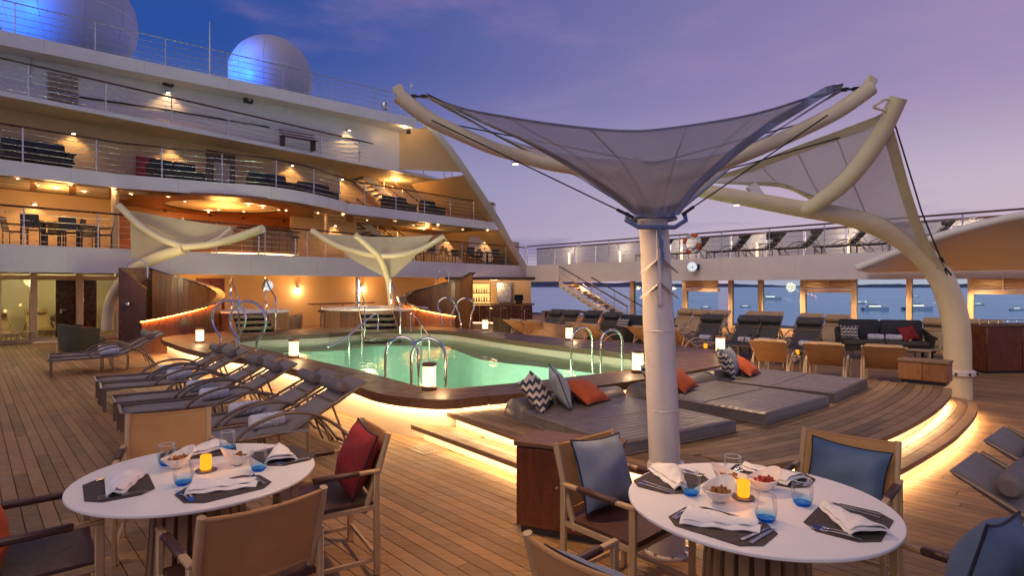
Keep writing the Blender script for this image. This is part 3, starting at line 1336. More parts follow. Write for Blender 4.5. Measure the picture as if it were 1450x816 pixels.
# fascias
def fascia(path, z0, z1, back, nrm, parent, every=2.9):
    """plated band: separate plates with narrow joints"""
    pts = [Vector((q[0], q[1], 0)) for q in path]
    L = path_len(pts)
    n = max(1, round(L / every))
    cum = [0.0]
    for p, q in zip(pts, pts[1:]):
        cum.append(cum[-1] + (q - p).length)
    for k in range(n):
        s0, s1 = L * k / n + .004, L * (k + 1) / n - .004
        seg = [poly_at(pts, s0 / L)] + [p for p, c in zip(pts, cum) if s0 + .02 < c < s1 - .02] + [poly_at(pts, s1 / L)]
        mb = MB()
        band(mb, [(p.x, p.y) for p in seg], z0, z1, back, nrm)
        mb.build('fascia_plate', 'ship_white', parent)
    mb = MB()
    band(mb, [tuple((p.xy + nrm * .012)) for p in pts], z0 + .006, z1 - .006, back * .8, nrm)
    mb.build('fascia_backing', 'rail_metal', parent)


fascia(L2p, 2.20, Z2, .12, FN, ship)
fascia(L3p, 4.87, Z3, .12, FN, ship)
fascia(L4p, 7.36, Z4, .12, FN, ship)
fascia(L5p, 9.28, Z5, .3, FN, ship)


def slab(path, back_off, z0, z1, mat, name):
    p = [Vector((q[0], q[1])) + FN * .125 for q in path]
    e0, e1 = p[-1], p[0]
    d1 = back_off
    poly = [tuple(q) for q in p] + [tuple(e0 + FN * d1), tuple(e1 + FN * d1)]
    mb = MB()
    mb.prism(poly, z0, z1)
    return mb.build(name, mat, ship, smooth=False)


slab(L2p, 2.5, 2.24, 2.30, 'soffit_cream', 'soffit')
slab(L2p, 9, 2.88, 2.96, 'teak_platform', 'floor')
slab(L3p, 7.5, 4.90, 4.96, 'ceiling_wood', 'ceiling')
slab(L3p, 6.5, 5.20, 5.29, 'teak_platform', 'floor')
slab(L4p, 5.0, 7.38, 7.44, 'soffit_cream', 'soffit')
slab(L4p, 6.0, 7.445, 7.49, 'teak_platform', 'floor')
slab(L5p, 9.0, 9.30, 9.40, 'ship_white', 'roof')
# pale ceiling panels let into the dark wood ceiling of the bar deck
for k in range(14):
    for r_, (o0, o1) in enumerate(((.5, 1.5), (1.75, 2.75))):
        pxs = -60 + k * 56
        if 190 < pxs < 430:
            continue
        mb = MB()
        mb.prism([sp_(pxs, o0), sp_(pxs + 46, o0), sp_(pxs + 46, o1), sp_(pxs, o1)], 4.875, 4.897)
        mb.build('ceiling_panel', 'soffit_cream', ship, smooth=False)
cB = FA(318, 1.6, 0)
mb = MB(); mb.lathe([(2.0, 4.80), (3.1, 4.80), (3.1, 4.895), (2.0, 4.895)], (cB.x, cB.y, 0), 36)
mb.f = [f for f in mb.f if len(f) == 4]
mb.build('ceiling_ring', 'ceiling_wood', ship)
mb = MB(); mb.lathe([(2.0, 4.86), (2.0, 4.89)], (cB.x, cB.y, 0), 36); mb.build('ceiling_disc', 'soffit_cream', ship)

# walls
WOFF1 = 2.5
mb = MB(); band(mb, off_path(222, 640, WOFF1), 0, 2.24, .1, FN); mb.build('wall', 'wall_cream', ship)
mb = MB(); band(mb, off_path(-90, 163, 3.3), 2.97, 4.9, .1, FN); mb.build('wall', 'wall_cream', ship)
mb = MB(); band(mb, off_path(163, 412, 4.6), 2.97, 4.9, .1, FN); mb.build('wood_wall', 'teak_panel', ship)
mb = MB(); band(mb, off_path(412, 505, 3.0), 2.97, 4.9, .1, FN); mb.build('wall', 'wall_cream', ship)
mb = MB(); band(mb, off_path(505, 735, 4.8), 2.97, 4.9, .1, FN); mb.build('wall', 'wall_cream', ship)
mb = MB(); band(mb, off_path(-90, 480, 2.9), 5.29, 7.4, .1, FN); mb.build('wall', 'wall_cream', ship)
mb = MB(); band(mb, off_path(478, 700, 4.6), 5.29, 7.4, .1, FN); mb.build('wall', 'wall_cream', ship)
mb = MB(); band(mb, [L5p[0] + FN * .9, L5p[1] + FN * .9, L5p[2] + FN * .9, L5p[3] + FN * .9, L5p[4] + FN * .9, P(583, 200, 27.9).xy + FN * .9], 7.49, 9.32, .1, FN); mb.build('wall', 'ship_white', ship)
mb = MB(); band(mb, off_path(-60, 690, 8.0), 0, 7.3, .1, FN); mb.build('core_wall', 'wall_cream', ship)

# curved fin that closes the side
E = catmull([Vector((.75, 34.0, 2.2)), Vector((.55, 33.6, 2.97)), Vector((-.25, 32.4, 4.2)), Vector((-.95, 31.3, 5.4)), Vector((-2.0, 29.6, 6.9)), Vector((-3.1, 28.3, 8.4)), Vector((-3.9, 27.7, 9.25)), Vector((-4.5, 27.6, 9.73))], 4)
mb = MB()
for i in range(len(E) - 1):
    a, b = E[i], E[i + 1]
    FNv = Vector((FN.x, FN.y, 0))
    w = Vector((.30, .03, 0))
    q = [a, b, b + w, a + w]
    mb.add([a, b, b + w, a + w, a + FNv * .14, b + FNv * .14, b + w + FNv * .14, a + w + FNv * .14],
           [(0, 1, 2, 3)[::-1], (4, 5, 6, 7), (0, 4, 5, 1)[::-1], (3, 2, 6, 7)[::-1]])
mb.build('fin_edge', 'ship_white', ship)


def fin_edge_at(z):
    for a, b in zip(E, E[1:]):
        if a.z <= z <= b.z:
            return a.lerp(b, (z - a.z) / (b.z - a.z))
    return E[-1]


W9 = P(583, 200, 27.9).xy + FN * .9
mb = MB()
mb.grid(lambda u, v: v3(W9, 7.49 + 1.85 * v).lerp(fin_edge_at(7.49 + 1.85 * v) + Vector((FN.x, FN.y, 0)) * .12, u), 8, 8, .05)
mb.build('end_wall', 'wall_cream', ship)
q = fin_edge_at(8.6)
LC = thing('ceiling_lamp', 'small lamp added to light the curved end of the top terrace', 'light', v3(W9, 9.2) + Vector((.5, -1.2, 0)))
mb = MB(); mb.lathe([(.04, .0), (.05, .07)], v3(W9, 9.2) + Vector((.5, -1.2, 0)), 12); mb.build('shade', 'lamp_glow', LC)
lamp(LC, v3(W9, 9.1) + Vector((.5, -1.2, 0)), 16, (1, .62, .28), .1)  # added light, put in only to brighten the cream end wall
# inner cheek of the fin with an oval opening at the bar deck
mb = MB()
FNv = Vector((FN.x, FN.y, 0))
for zz0, zz1, dep in ((5.29, 7.4, 4.3),):
    for k in range(6):
        za, zb = zz0 + (zz1 - zz0) * k / 6, zz0 + (zz1 - zz0) * (k + 1) / 6
        a, b = fin_edge_at(za) + FNv * .12, fin_edge_at(zb) + FNv * .12
        w = Vector((.25, 0, 0))
        mb.add([a + w, b + w, b + w + FNv * dep, a + w + FNv * dep], [(0, 1, 2, 3)])
oc_d, oc_z, ow, oh = 2.6, 3.95, .75, .72
ring = [(oc_d + ow * math.cos(q * math.pi / 12), oc_z + oh * math.sin(q * math.pi / 12)) for q in range(24)]
outer = [(.2, 2.97), (4.8, 2.97), (4.8, 4.9), (.2, 4.9)]
tri = tessellate_polygon([[Vector((a, b, 0)) for a, b in outer], [Vector((a, b, 0)) for a, b in ring]])
pts = outer + ring


def cheek(d, z):
    e = fin_edge_at(min(4.9, max(2.98, z)))
    return Vector((e.x + .25, e.y, 0)) + FNv * d + Vector((0, 0, z))


mb.add([cheek(a, b) for a, b in pts], [tuple(f) for f in tri])
mb.build('fin_cheek', 'wall_cream', ship, smooth=False)

# ground level glazed front at the left
gl = thing('glazed_front', 'cream framed glass front with dark door behind the wicker sofa', 'window wall', FA(60, WOFF1, 0))
for a, b in ((-60, -8), (-2, 42), (54, 78), (138, 164)):
    mb = MB(); band(mb, off_path(a, b, WOFF1 + .03), .12, 2.0, .015, FN); mb.build('pane', 'cabin_glass', gl, smooth=False)
for px in (-8, 43, 108, 164):
    mb = MB(); band(mb, off_path(px, px + 10, WOFF1 - .04), 0, 2.24, .16, FN); mb.build('post', 'louvre_cream', gl)
mb = MB(); band(mb, off_path(-60, 174, WOFF1 - .02), 2.0, 2.14, .12, FN); mb.build('head_frame', 'louvre_cream', gl)
mb = MB(); band(mb, off_path(-60, 174, WOFF1 - .01), 0, .12, .12, FN); mb.build('sill', 'louvre_cream', gl)
d_ = MB(); band(d_, off_path(79, 107, WOFF1 + .02), .02, 2.0, .06, FN); door = d_.build('door', 'dark_panel', gl)
mb = MB(); c = FA(86, WOFF1 - .02, .98); mb.box(c, (.05, .03, .16), rz=R(50), ch=.005); mb.bar(c + Vector((0, 0, .03)), c + Vector((FD.x, FD.y, 0)) * .14 + Vector((0, 0, .03)), .02, .02); mb.build('handle', 'steel', door)
mb = MB(); band(mb, off_path(119, 137, WOFF1 + .02), .02, 2.0, .06, FN); mb.build('side_panel', 'dark_panel', gl)
mb = MB(); band(mb, off_path(-60, 175, WOFF1 + 3.0), 0, 2.24, .1, FN); mb.build('room_wall', 'soffit_cream', gl)
mb = MB(); mb.prism([sp_(-60, WOFF1 + .2), sp_(175, WOFF1 + .2), sp_(175, WOFF1 + 3), sp_(-60, WOFF1 + 3)], 0.0, .01); mb.build('room_floor', 'louvre_cream', gl)
mb = MB(); band(mb, [sp_(174, WOFF1), sp_(224, WOFF1)], 0, 2.24, .08, FN); mb.build('end_wall', 'wall_cream', gl)
for px, z in ((18, 1.95), (120, 1.95)):
    lamp(gl, FA(px, WOFF1 + 1.2, z), 60, (1, .80, .40), .15)

# mahogany door with a rounded light
dm = thing('cabin_door', 'mahogany door with a square lit window behind the left tub', 'door', FA(298, WOFF1 - .06, 0))
mb = MB(); band(mb, off_path(278, 318, WOFF1 - .06), 0, 2.1, .05, FN); mb.build('leaf', 'mahogany', dm)
mb = MB(); band(mb, off_path(287, 309, WOFF1 - .075), 1.02, 1.66, .012, FN); mb.build('pane', 'soffit_cream', dm)
mb = MB(); band(mb, off_path(267, 276, WOFF1 - .14), .75, 1.3, .12, FN)
tag(mb.build('fire_hose_box', 'red_box'), 'small red box on the wall beside the mahogany door', 'box')


# ------------------------------------------------------------------ lamps of the superstructure
def make_wall_lamp():
    t = thing('wall_lamp', 'x', 'lamp')
    mb = MB(); mb.box((0, 0, .05), (.05, .12, .10), ch=.01); mb.build('bracket', 'rail_metal', t)
    mb = MB(); mb.lathe([(.06, 0), (.065, .07), (.03, .09)], (-.11, 0, -.01), 10); mb.build('shade', 'rail_metal', t)
    mb = MB(); mb.lathe([(.0, -.012), (.055, -.012), (.055, -.004)], (-.11, 0, 0), 10); mb.build('bulb', 'lamp_glow', t)
    return t


wl0 = make_wall_lamp()
FANG = math.atan2(FN.y, FN.x)


def wall_lamp(px, py, off, label, power=26, group=None):
    p = FAy(px, py, off - .03)
    o = place(wl0, p, FANG, label, group)
    ld = bpy.data.lights.new('light_source', 'SPOT')
    ld.energy = power
    ld.color = (1, .58, .22)
    ld.spot_size = R(140)
    ld.spot_blend = .7
    ld.shadow_soft_size = .04
    lo = bpy.data.objects.new('light_source', ld)
    col.objects.link(lo)
    lo.parent = o
    lo.location = (-.16, 0, -.06)
    return o


LL = 'small round wall lamp shining down the cream wall of the upper terrace'
for px, py in ((103, 190), (242, 211), (412, 235)):
    wall_lamp(px, py, 2.9, LL, 30, 'wall lamps of the upper terrace')
for px, py in ((483, 254), (612, 274)):
    wall_lamp(px, py, 4.6, 'small round wall lamp in the lit recess below the outer stairs', 34, 'lamps in the stair recess')
wall_lamp(48, 290, 3.3, 'small round wall lamp above the outdoor dining tables on the bar deck', 30)
for px, py in ((473, 320), ):
    wall_lamp(px, py, 3.0, 'small round wall lamp right of the curved bar', 26)
for px, py in ((634, 338), (688, 340)):
    wall_lamp(px, py, 4.8, 'small round wall lamp near the oval opening of the bar deck', 30, 'lamps near the oval opening')
for px, py in ((236, 132), (492, 185)):
    k = (px - PX0) / FPX
    # wall of the top terrace runs parallel to its roof edge
    w0, w1 = L5p[2] + FN * .9, L5p[4] + FN * .9
    d = (w1 - w0)
    tq = (w0.y * k - w0.x) / (d.x - d.y * k)
    q = w0 + d * tq
    o = place(wl0, Vector((q.x, q.y, HC - (py - PY0) / FPX * q.y)) - Vector((FN.x, FN.y, 0)) * .03, FANG, 'small round wall lamp on the white wall of the top terrace', 'wall lamps of the top terrace')
    ld = bpy.data.lights.new('light_source', 'SPOT'); ld.energy = 22; ld.color = (1, .58, .22); ld.spot_size = R(130); ld.spot_blend = .7; ld.shadow_soft_size = .04
    lo = bpy.data.objects.new('light_source', ld); col.objects.link(lo); lo.parent = o; lo.location = (-.16, 0, -.06)
for px, py, lab in ((421, 412, 'cylinder wall lamp beside the white clock'), (512, 410, 'cylinder wall lamp behind the hot tub')):
    p = FAy(px, py, WOFF1)
    t = thing('wall_sconce', lab + ' on the cream wall', 'lamp', p)
    q = p - Vector((FN.x, FN.y, 0)) * .10
    mb = MB(); mb.lathe([(.08, .12), (.09, .30), (.03, .31)], q, 12); mb.box(p + Vector((0, 0, .2)), (.1, .1, .1), rz=FANG); mb.build('cap', 'rail_metal', t)
    mb = MB(); mb.lathe([(.075, -.12), (.075, .12)], q, 12); mb.build('shade', 'lamp_glow', t)
    lamp(t, q - Vector((FN.x, FN.y, 0)) * .22, 14, (1, .62, .28), .08)


def downlight(p, label, group, r_=.06, power=None):
    mb = MB()
    mb.lathe([(r_ + .025, 0), (r_ + .025, -.02), (r_, -.022)], p, 10)
    t = thing('downlight', label, 'light', p, 0, group)
    mb.f = [f for f in mb.f if len(f) == 4]
    mb.build('ring', 'rail_metal', t)
    mb = MB()
    mb.add([p + Vector((r_ * math.cos(a * math.pi / 5), r_ * math.sin(a * math.pi / 5), -.012)) for a in range(10)], [tuple(range(10))[::-1]])
    mb.build('lens', 'downlight_glow', t, smooth=False)
    return t


for px in (20, 62, 104, 150, 236, 300, 345, 398, 440, 485, 530, 565, 605, 660, 710):
    downlight(FA(px, .55, 2.238), 'tiny round downlight under the lowest white balcony', 'downlights under the lowest balcony', .05)
for px, o in ((25, .3), (54, 1.2), (100, .4), (120, 1.7), (160, .35), (186, 1.0), (450, .8), (486, .5), (520, 1.3), (560, .6), (585, 1.4), (620, .5), (655, 1.1), (690, .5)):
    downlight(FA(px, o, 4.872), 'tiny round downlight in the panelled ceiling of the bar deck', 'downlights of the bar deck', .05)
for px, o in ((225, 1.4), (238, .2), (262, .9), (295, 3.4), (310, 2.8), (345, 2.6), (352, .2), (372, .4), (395, 1.0), (405, .5)):
    downlight(FA(px, o, 4.798 if o < 1.0 or o > 3 else 4.858), 'tiny round downlight in the round ceiling above the curved bar', 'downlights above the curved bar', .05)
bar_light = thing('bar_wall_washer', 'row of orange wall washers on the wood wall behind the curved bar', 'light', FA(300, 4.3, 4.7))
for px in (234, 298, 345, 402):
    p = FA(px, 4.15, 4.72)
    mb = MB(); mb.lathe([(.07, 0), (.07, .16)], p, 10); mb.build('can', 'ceiling_dark', bar_light)
    lo = lamp(bar_light, p - Vector((0, 0, .04)), 330, (1, .32, .05), .04, spot=120)
lamp(bar_light, FA(318, 1.6, 4.2), 220, (1, .40, .09), .5)
LC = thing('ceiling_lamp', 'soft ceiling lamp of the open terrace above the dining tables', 'light', FA(80, 1.5, 4.8))
mb = MB(); mb.lathe([(.04, .05), (.05, .09)], FA(80, 1.5, 4.8), 12); mb.build('shade', 'lamp_glow', LC)
lamp(LC, FA(80, 1.5, 4.6), 60, (1, .50, .14), .3)
LC = thing('ceiling_lamp', 'soft ceiling lamp of the terrace near the oval opening', 'light', FA(600, 2.5, 4.8))
mb = MB(); mb.lathe([(.04, .05), (.05, .09)], FA(600, 2.5, 4.8), 12); mb.build('shade', 'lamp_glow', LC)
lamp(LC, FA(600, 2.5, 4.6), 90, (1, .50, .14), .3)
LC = thing('ceiling_lamp', 'soft ceiling lamp over the outer stairs', 'light', FA(560, 3.2, 7.26))
mb = MB(); mb.lathe([(.04, .05), (.05, .09)], FA(560, 3.2, 7.30), 12); mb.build('shade', 'lamp_glow', LC)
lamp(LC, FA(560, 3.2, 7.1), 120, (1, .50, .14), .3)
for px in (300, 430, 540, 660):
    p = FA(px, 1.3, 2.225)
    LC = thing('ceiling_lamp', 'flat ceiling lamp under the lowest balcony over the cream wall', 'light', p, 0, 'ceiling lamps under the lowest balcony')
    mb = MB(); mb.lathe([(.045, 0), (.05, .02)], p, 12); mb.build('shade', 'lamp_glow', LC)
    lamp(LC, p - Vector((0, 0, .1)), 42, (1, .42, .08), .2)

# ------------------------------------------------------------------ railings of the terraces
ins = lambda path, d: [tuple(Vector((q[0], q[1])) + FN * d) for q in path]
railing('white railing with dark handrail along the lowest balcony of the bar deck', ins(L2p, .08), Z2, 1.08, 1.75)
railing('curved white railing with dark handrail along the bulging upper balcony', ins(L3p, .08), Z3, 1.0, 1.8)
railing('white railing with dark handrail along the narrow top terrace', ins(L4p, .08), Z4, .98, 1.9)
railing('thin grey railing on the roof in front of the radar domes', [tuple(Vector(q) + FN * .15) for q in L5p], Z5, 1.0, 2.0, 4, 'rail_metal', hr=.02, rpost=.018)

# outer stairs between terraces
stairs('open outer stair with dark treads between top terrace and upper terrace', FA(516, 3.6, 7.40), FA(596, 3.0, 5.35), Vector((FN.x, FN.y, 0)) * .9, 12, 'dark_panel')
stairs('open outer stair with dark treads rising above the middle sail', FA(505, 3.4, 5.2), FA(590, 2.9, 3.0), Vector((FN.x, FN.y, 0)) * .9, 12, 'dark_panel')
stairs('white stair rail at the end of the top terrace', FA(520, 2.2, 9.0), FA(560, 2.2, 7.5), Vector((FN.x, FN.y, 0)) * .7, 8, 'rail_metal')

# small fittings on the white wall of the top terrace
w0, w1 = L5p[1] + FN * .9, L5p[4] + FN * .9


def TW(px, py, fwd=.02):
    k = (px - PX0) / FPX
    segs = [L5p[i] + FN * .9 for i in range(5)]
    for a, b in zip(segs, segs[1:]):
        d = b - a
        tq = (a.y * k - a.x) / (d.x - d.y * k)
        if tq <= 1.0001:
            break
    q = a + d * tq - FN * fwd
    return Vector((q.x, q.y, HC - (py - PY0) / FPX * q.y))


td = thing('service_door', 'white steel door at the end of the top terrace wall', 'door', TW(25, 128))
a, b = TW(5, 128), TW(46, 134)
mb = MB(); mb.prism([tuple(a.xy), tuple(b.xy), tuple(b.xy + FN * .05), tuple(a.xy + FN * .05)], 7.5, 9.1); mb.build('leaf', 'ship_white', td)
mb = MB(); a2 = TW(44, 120, .06); mb.tube([a2, a2 + Vector((0, 0, .9))], .02, 6); mb.build('grab_bar', 'rail_metal', td)
lv = thing('vent_louvre', 'large louvred vent on the white wall of the top terrace', 'vent', TW(88, 140))
for k in range(9):
    zz = 7.58 + k * .165
    a, b = TW(67, 0, .05).xy, TW(110, 0, .05).xy
    mb = MB(); mb.bar(Vector((a.x, a.y, zz)), Vector((b.x, b.y, zz)), .06, .09, up=(FN.x * -.6, FN.y * -.6, .8)); mb.build('slat', 'rail_metal', lv)
for px, py in ((236, 117), (349, 141), (578, 186)):
    p = TW(px, py, .14)
    t = thing('floodlight', 'black floodlight on the white wall of the top terrace', 'floodlight', p, 0, 'floodlights of the top terrace')
    mb = MB(); mb.box(p, (.18, .34, .26), rz=FANG, ch=.02); mb.build('housing', 'black_plastic', t)
    mb = MB(); mb.lathe([(.0, 0), (.08, .0), (.09, .01)], (0, 0, 0), 10)
    Mr = Matrix.Translation(p - Vector((FN.x, FN.y, 0)) * .1) @ (Vector((-FN.x, -FN.y, 0)).to_track_quat('Z', 'Y').to_matrix().to_4x4())
    mb.v = [Mr @ q for q in mb.v]; mb.build('lens', 'rail_metal', t)
pipe = MB(); pipe.tube([TW(112, 137, .04), TW(240, 156, .04), TW(380, 180, .04)], .03, 6)
tag(pipe.build('wall_pipe', 'dark_metal'), 'dark pipe running low along the white wall of the top terrace', 'pipe')

# radar domes, mast
for px, py, r_, Y, lab in ((100, 26, 81, 33, 'large white radar dome lit blue, cut by the picture top'), (384, 109, 56, 36, 'smaller white radar dome lit blue behind the roof railing')):
    c = P(px, py, Y)
    rad = r_ / FPX * Y
    t = thing('radar_dome', lab, 'radome', c - Vector((0, 0, rad)))
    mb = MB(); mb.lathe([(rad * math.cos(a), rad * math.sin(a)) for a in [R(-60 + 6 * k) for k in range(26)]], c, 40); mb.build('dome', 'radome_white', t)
    mb = MB(); mb.lathe([(rad * .55, -rad * 1.6), (rad * .55, -rad * .8)], c, 24); mb.build('pedestal', 'ship_white', t)
    mb = MB(); mb.lathe([(rad * 1.003, -.02), (rad * 1.003, .02)], c + Vector((0, 0, rad * .05)), 40); mb.f = [f for f in mb.f if len(f) == 4]; mb.build('seam', 'ship_white', t)
    f = c + Vector((-rad * 1.15, -rad * .5, -rad * .80))
    mb = MB(); mb.lathe([(.0, .12), (.10, .12), (.12, 0), (.04, -.25)], f, 10); mb.build('flood_head', 'blue_flood', t)
    vw = Vector((c.x, c.y, 0)).normalized()
    lf_ = Vector((-vw.y, vw.x, 0))
    pos = c + lf_ * rad * 2.9 - vw * rad * 2.3 - Vector((0, 0, rad * .6))
    lo = lamp(t, pos, 12000 if r_ > 60 else 9500, (.0, .15, 1.0), .2, spot=40)
    lo.rotation_euler = (c + lf_ * rad * .3 - pos).to_track_quat('-Z', 'Y').to_euler()
    for q in range(5):
        az = R(-150 + 36 * q)
        mb = MB(); mb.tube([c + Vector((rad * 1.001 * math.cos(el) * math.cos(az), rad * 1.001 * math.cos(el) * math.sin(az), rad * 1.001 * math.sin(el))) for el in [R(-50 + 10 * w) for w in range(14)]], .010, 5); mb.build('panel_joint', 'radome_white', t)
p = P(297, 107, 22.6)
t = thing('antenna_mast', 'thin white whip antenna standing on the roof edge', 'antenna', p)
mb = MB(); mb.tube([p - Vector((0, 0, .3)), p + Vector((0, 0, 1.2)), p + Vector((0, 0, 2.1))], [.03, .025, .012], 6); mb.build('whip', 'ship_white', t)
mb = MB(); mb.lathe([(.07, -.3), (.07, 0), (.03, .06)], p, 8); mb.build('base', 'ship_white', t)
p = P(545, 163, 26.8)
t = thing('searchlight', 'small round searchlight on the roof edge', 'searchlight', p)
mb = MB(); mb.tube([p - Vector((0, 0, .2)), p + Vector((0, 0, .25))], .03, 6); mb.build('stem', 'rail_metal', t)
mb = MB(); mb.lathe([(.05, .2), (.17, .28), (.19, .42), (.14, .56), (.02, .6)], p, 12); mb.build('head', 'rail_metal', t)
p = P(581, 165, 27.4)
t = thing('antenna_mast', 'short aerial with a curved head beside the searchlight', 'antenna', p)
mb = MB(); mb.tube([p - Vector((0, 0, .2)), p + Vector((0, 0, 1.8))], .015, 6); mb.build('whip', 'rail_metal', t)
mb = MB(); mb.tube([p + Vector((0, 0, 1.7)), p + Vector((.12, 0, 1.55)), p + Vector((0, 0, 1.4))], .012, 5); mb.build('hoop', 'rail_metal', t)

# ================================================================== side deck
side = thing('side_deck', 'cream fronted upper side deck above the tall sea windows', 'deck', RA(1000, 0, 0))


def rp_(px, off=0.0):
    q = RA(px, off)
    return (q.x, q.y)


R2p = [rp_(745), rp_(1640)]
fascia(R2p, 2.03, Z2, .12, RN, side, 3.2)
mb = MB(); mb.prism([rp_(745, .125), rp_(1640, .125), tuple(Vector(rp_(1640)) + RN * 4.2), tuple(Vector(rp_(745)) + RN * 4.2)], 2.06, 2.12); mb.build('soffit', 'soffit_cream', side)
mb = MB(); mb.prism([rp_(745, .125), rp_(1640, .125), tuple(Vector(rp_(1640)) + RN * 4.2), tuple(Vector(rp_(745)) + RN * 4.2)], 2.88, 2.96); mb.build('floor', 'teak_platform', side)
mb = MB(); mb.box((0, 0, 0), (.01, .01, .01))
insr = lambda path, d: [tuple(Vector(q) + RN * d) for q in path]
railing('long white railing with dark handrail along the upper side deck', insr(R2p, .08), Z2, 1.10, 2.0)
ws = thing('windscreen', 'pale frosted windscreen behind the loungers of the upper side deck', 'windscreen', RA(1100, 3.6, Z2))
w0, w1 = Vector(rp_(760, 3.6)), Vector(rp_(1640, 3.6))
for k in range(16):
    a, b = w0.lerp(w1, k / 16 + .002), w0.lerp(w1, (k + 1) / 16 - .002)
    mb = MB(); mb.prism([tuple(a), tuple(b), tuple(b + RN * .02), tuple(a + RN * .02)], Z2, 4.18); mb.build('pane', 'frosted', ws, smooth=False)
    mb = MB(); mb.tube([v3(a, Z2), v3(a, 4.2)], .025, 6); mb.build('post', 'rail_metal', ws)
mb = MB(); mb.tube([v3(w0, 4.22), v3(w1, 4.22)], .045, 8); mb.build('top_rail', 'handrail_wood', ws)

# ------------------------------------------------------------------ sea windows
win = thing('sea_windows', 'row of tall sea windows in cream frames under the side deck', 'window wall', RA(1150, .9, 0))
WO = .9
spec = [(892, 928, 0), (928, 966, 0), (966, 1017, 1), (1031, 1073, 0), (1073, 1133, 0), (1133, 1205, 1), (1205, 1283, 0), (1283, 1370, 0), (1370, 1462, 1), (1462, 1560, 0), (1560, 1680, 0)]
for a, b, louv in spec:
    w = 4 + (b - a) * .045
    for px in ((a, b) if a == 1031 else (a,)):
        mb = MB(); band(mb, [rp_(px, WO - .05), rp_(px + w, WO - .05)], 0, 2.06, .14, RN); mb.build('post', 'louvre_cream', win)
    top = 1.55 if louv else 2.05
    mb = MB(); band(mb, [rp_(a + w, WO), rp_(b, WO)], .10, top, .012, RN); mb.build('pane', 'window_glass', win, smooth=False)
    mb = MB(); band(mb, [rp_(a + w, WO - .03), rp_(b, WO - .03)], 0, .10, .1, RN); mb.build('sill', 'louvre_cream', win)
    if louv:
        mb = MB(); band(mb, [rp_(a + w, WO - .045), rp_(b, WO - .045)], 1.55, 1.68, .12, RN); mb.build('transom', 'louvre_cream', win)
        for k in range(4):
            zz = 1.74 + k * .085
            p, q = RA(a + w, WO + .0, zz), RA(b, WO + .0, zz)
            mb = MB(); mb.bar(p, q, .05, .07, up=(-RN.x * .6, -RN.y * .6, .8)); mb.build('louvre_slat', 'louvre_cream', win)
        px = (a + b + w) / 2
        mb = MB(); band(mb, [rp_(px - 1.5, WO - .06), rp_(px + 1.5, WO - .06)], 1.68, 2.06, .05, RN); mb.build('mullion', 'louvre_cream', win)
for k, px in enumerate((760, 800, 850, 885, 960, 1000, 1060, 1090, 1150, 1195, 1225, 1280, 1308, 1385, 1405, 1445)):
    downlight(RA(px, .35 if k % 2 else .6, 2.058), 'tiny round downlight under the side deck above the windows', 'downlights under the side deck', .04)
for px in (830, 1000, 1110, 1250, 1390, 1520):
    p = RA(px, .62, 2.05)
    LC = thing('ceiling_lamp', 'flat ceiling lamp under the side deck above the loungers', 'light', p, 0, 'ceiling lamps under the side deck')
    mb = MB(); mb.lathe([(.035, 0), (.04, .012)], p, 12); mb.build('shade', 'lamp_glow', LC)
    lamp(LC, p - Vector((RN.x, RN.y, 0)) * .45 - Vector((0, 0, .06)), 420, (1, .58, .24), .15, spot=140)

# stair from the pool deck up to the side deck
st = stairs('white stair with lit orange treads beside the sea windows', RAy(792, 402, -.2), RAy(888, 466, -2.6), Vector((RN.x, RN.y, 0)) * 1.0, 12, 'teak_panel')
p = RA(850, 1.2, 1.9)
lamp(st, p, 170, (1, .45, .10), .2)

# curved shell roof at the right
sh = thing('shell_canopy', 'pale curved shell canopy rising over the right side deck', 'canopy', P(1400, 396, 14.5))
near = catmull([P(1212, 380, 15.2), P(1260, 361, 14.9), P(1320, 338, 14.6), P(1385, 319, 14.3), P(1450, 305, 14.0), P(1530, 296, 13.7), P(1640, 296, 13.4)], 5)
NN = len(near) - 1
far0, far1 = RA(1228, -.1, 2.32), RA(1660, -.1, 2.32)


def shell(u, v):
    i = u * NN
    k = min(int(i), NN - 1)
    a = near[k].lerp(near[k + 1], i - k)
    b = far0.lerp(far1, u)
    p = a.lerp(b, v)
    p.z += .55 * math.sin(math.pi * v) * min(1, u * 4) * .5
    return p


mb = MB(); mb.grid(shell, 36, 10, .06); mb.build('shell', 'canopy_shell', sh, ang=60)
mb = MB(); mb.tube(near, .10, 10); mb.build('edge_beam', 'canopy_shell', sh)

# lifebuoys and clocks
def lifebuoy(c, r_, nv, label):
    t = thing('lifebuoy', label, 'lifebuoy', c - Vector((0, 0, r_)))
    nv = Vector(nv).normalized()
    x = Vector((0, 0, 1)).cross(nv).normalized()
    z = Vector((0, 0, 1))
    for k in range(8):
        mb = MB()
        a0 = k * math.pi / 4
        mb.tube([c + x * r_ * math.cos(a0 + q * math.pi / 16) + z * r_ * math.sin(a0 + q * math.pi / 16) for q in range(5)], r_ * .2, 8)
        mb.build('ring_section', 'life_ring_orange' if k % 2 else 'boat_white', t)
    return t


lifebuoy(RAy(980, 345, .02) + Vector((0, 0, .0)), .38, (-RN.x, -RN.y, 0), 'orange and white lifebuoy hung on the long side deck railing')
lifebuoy(FAy(660, 288, 4.45), .34, (-FN.x, -FN.y, 0), 'orange and white lifebuoy on the wall of the upper terrace')


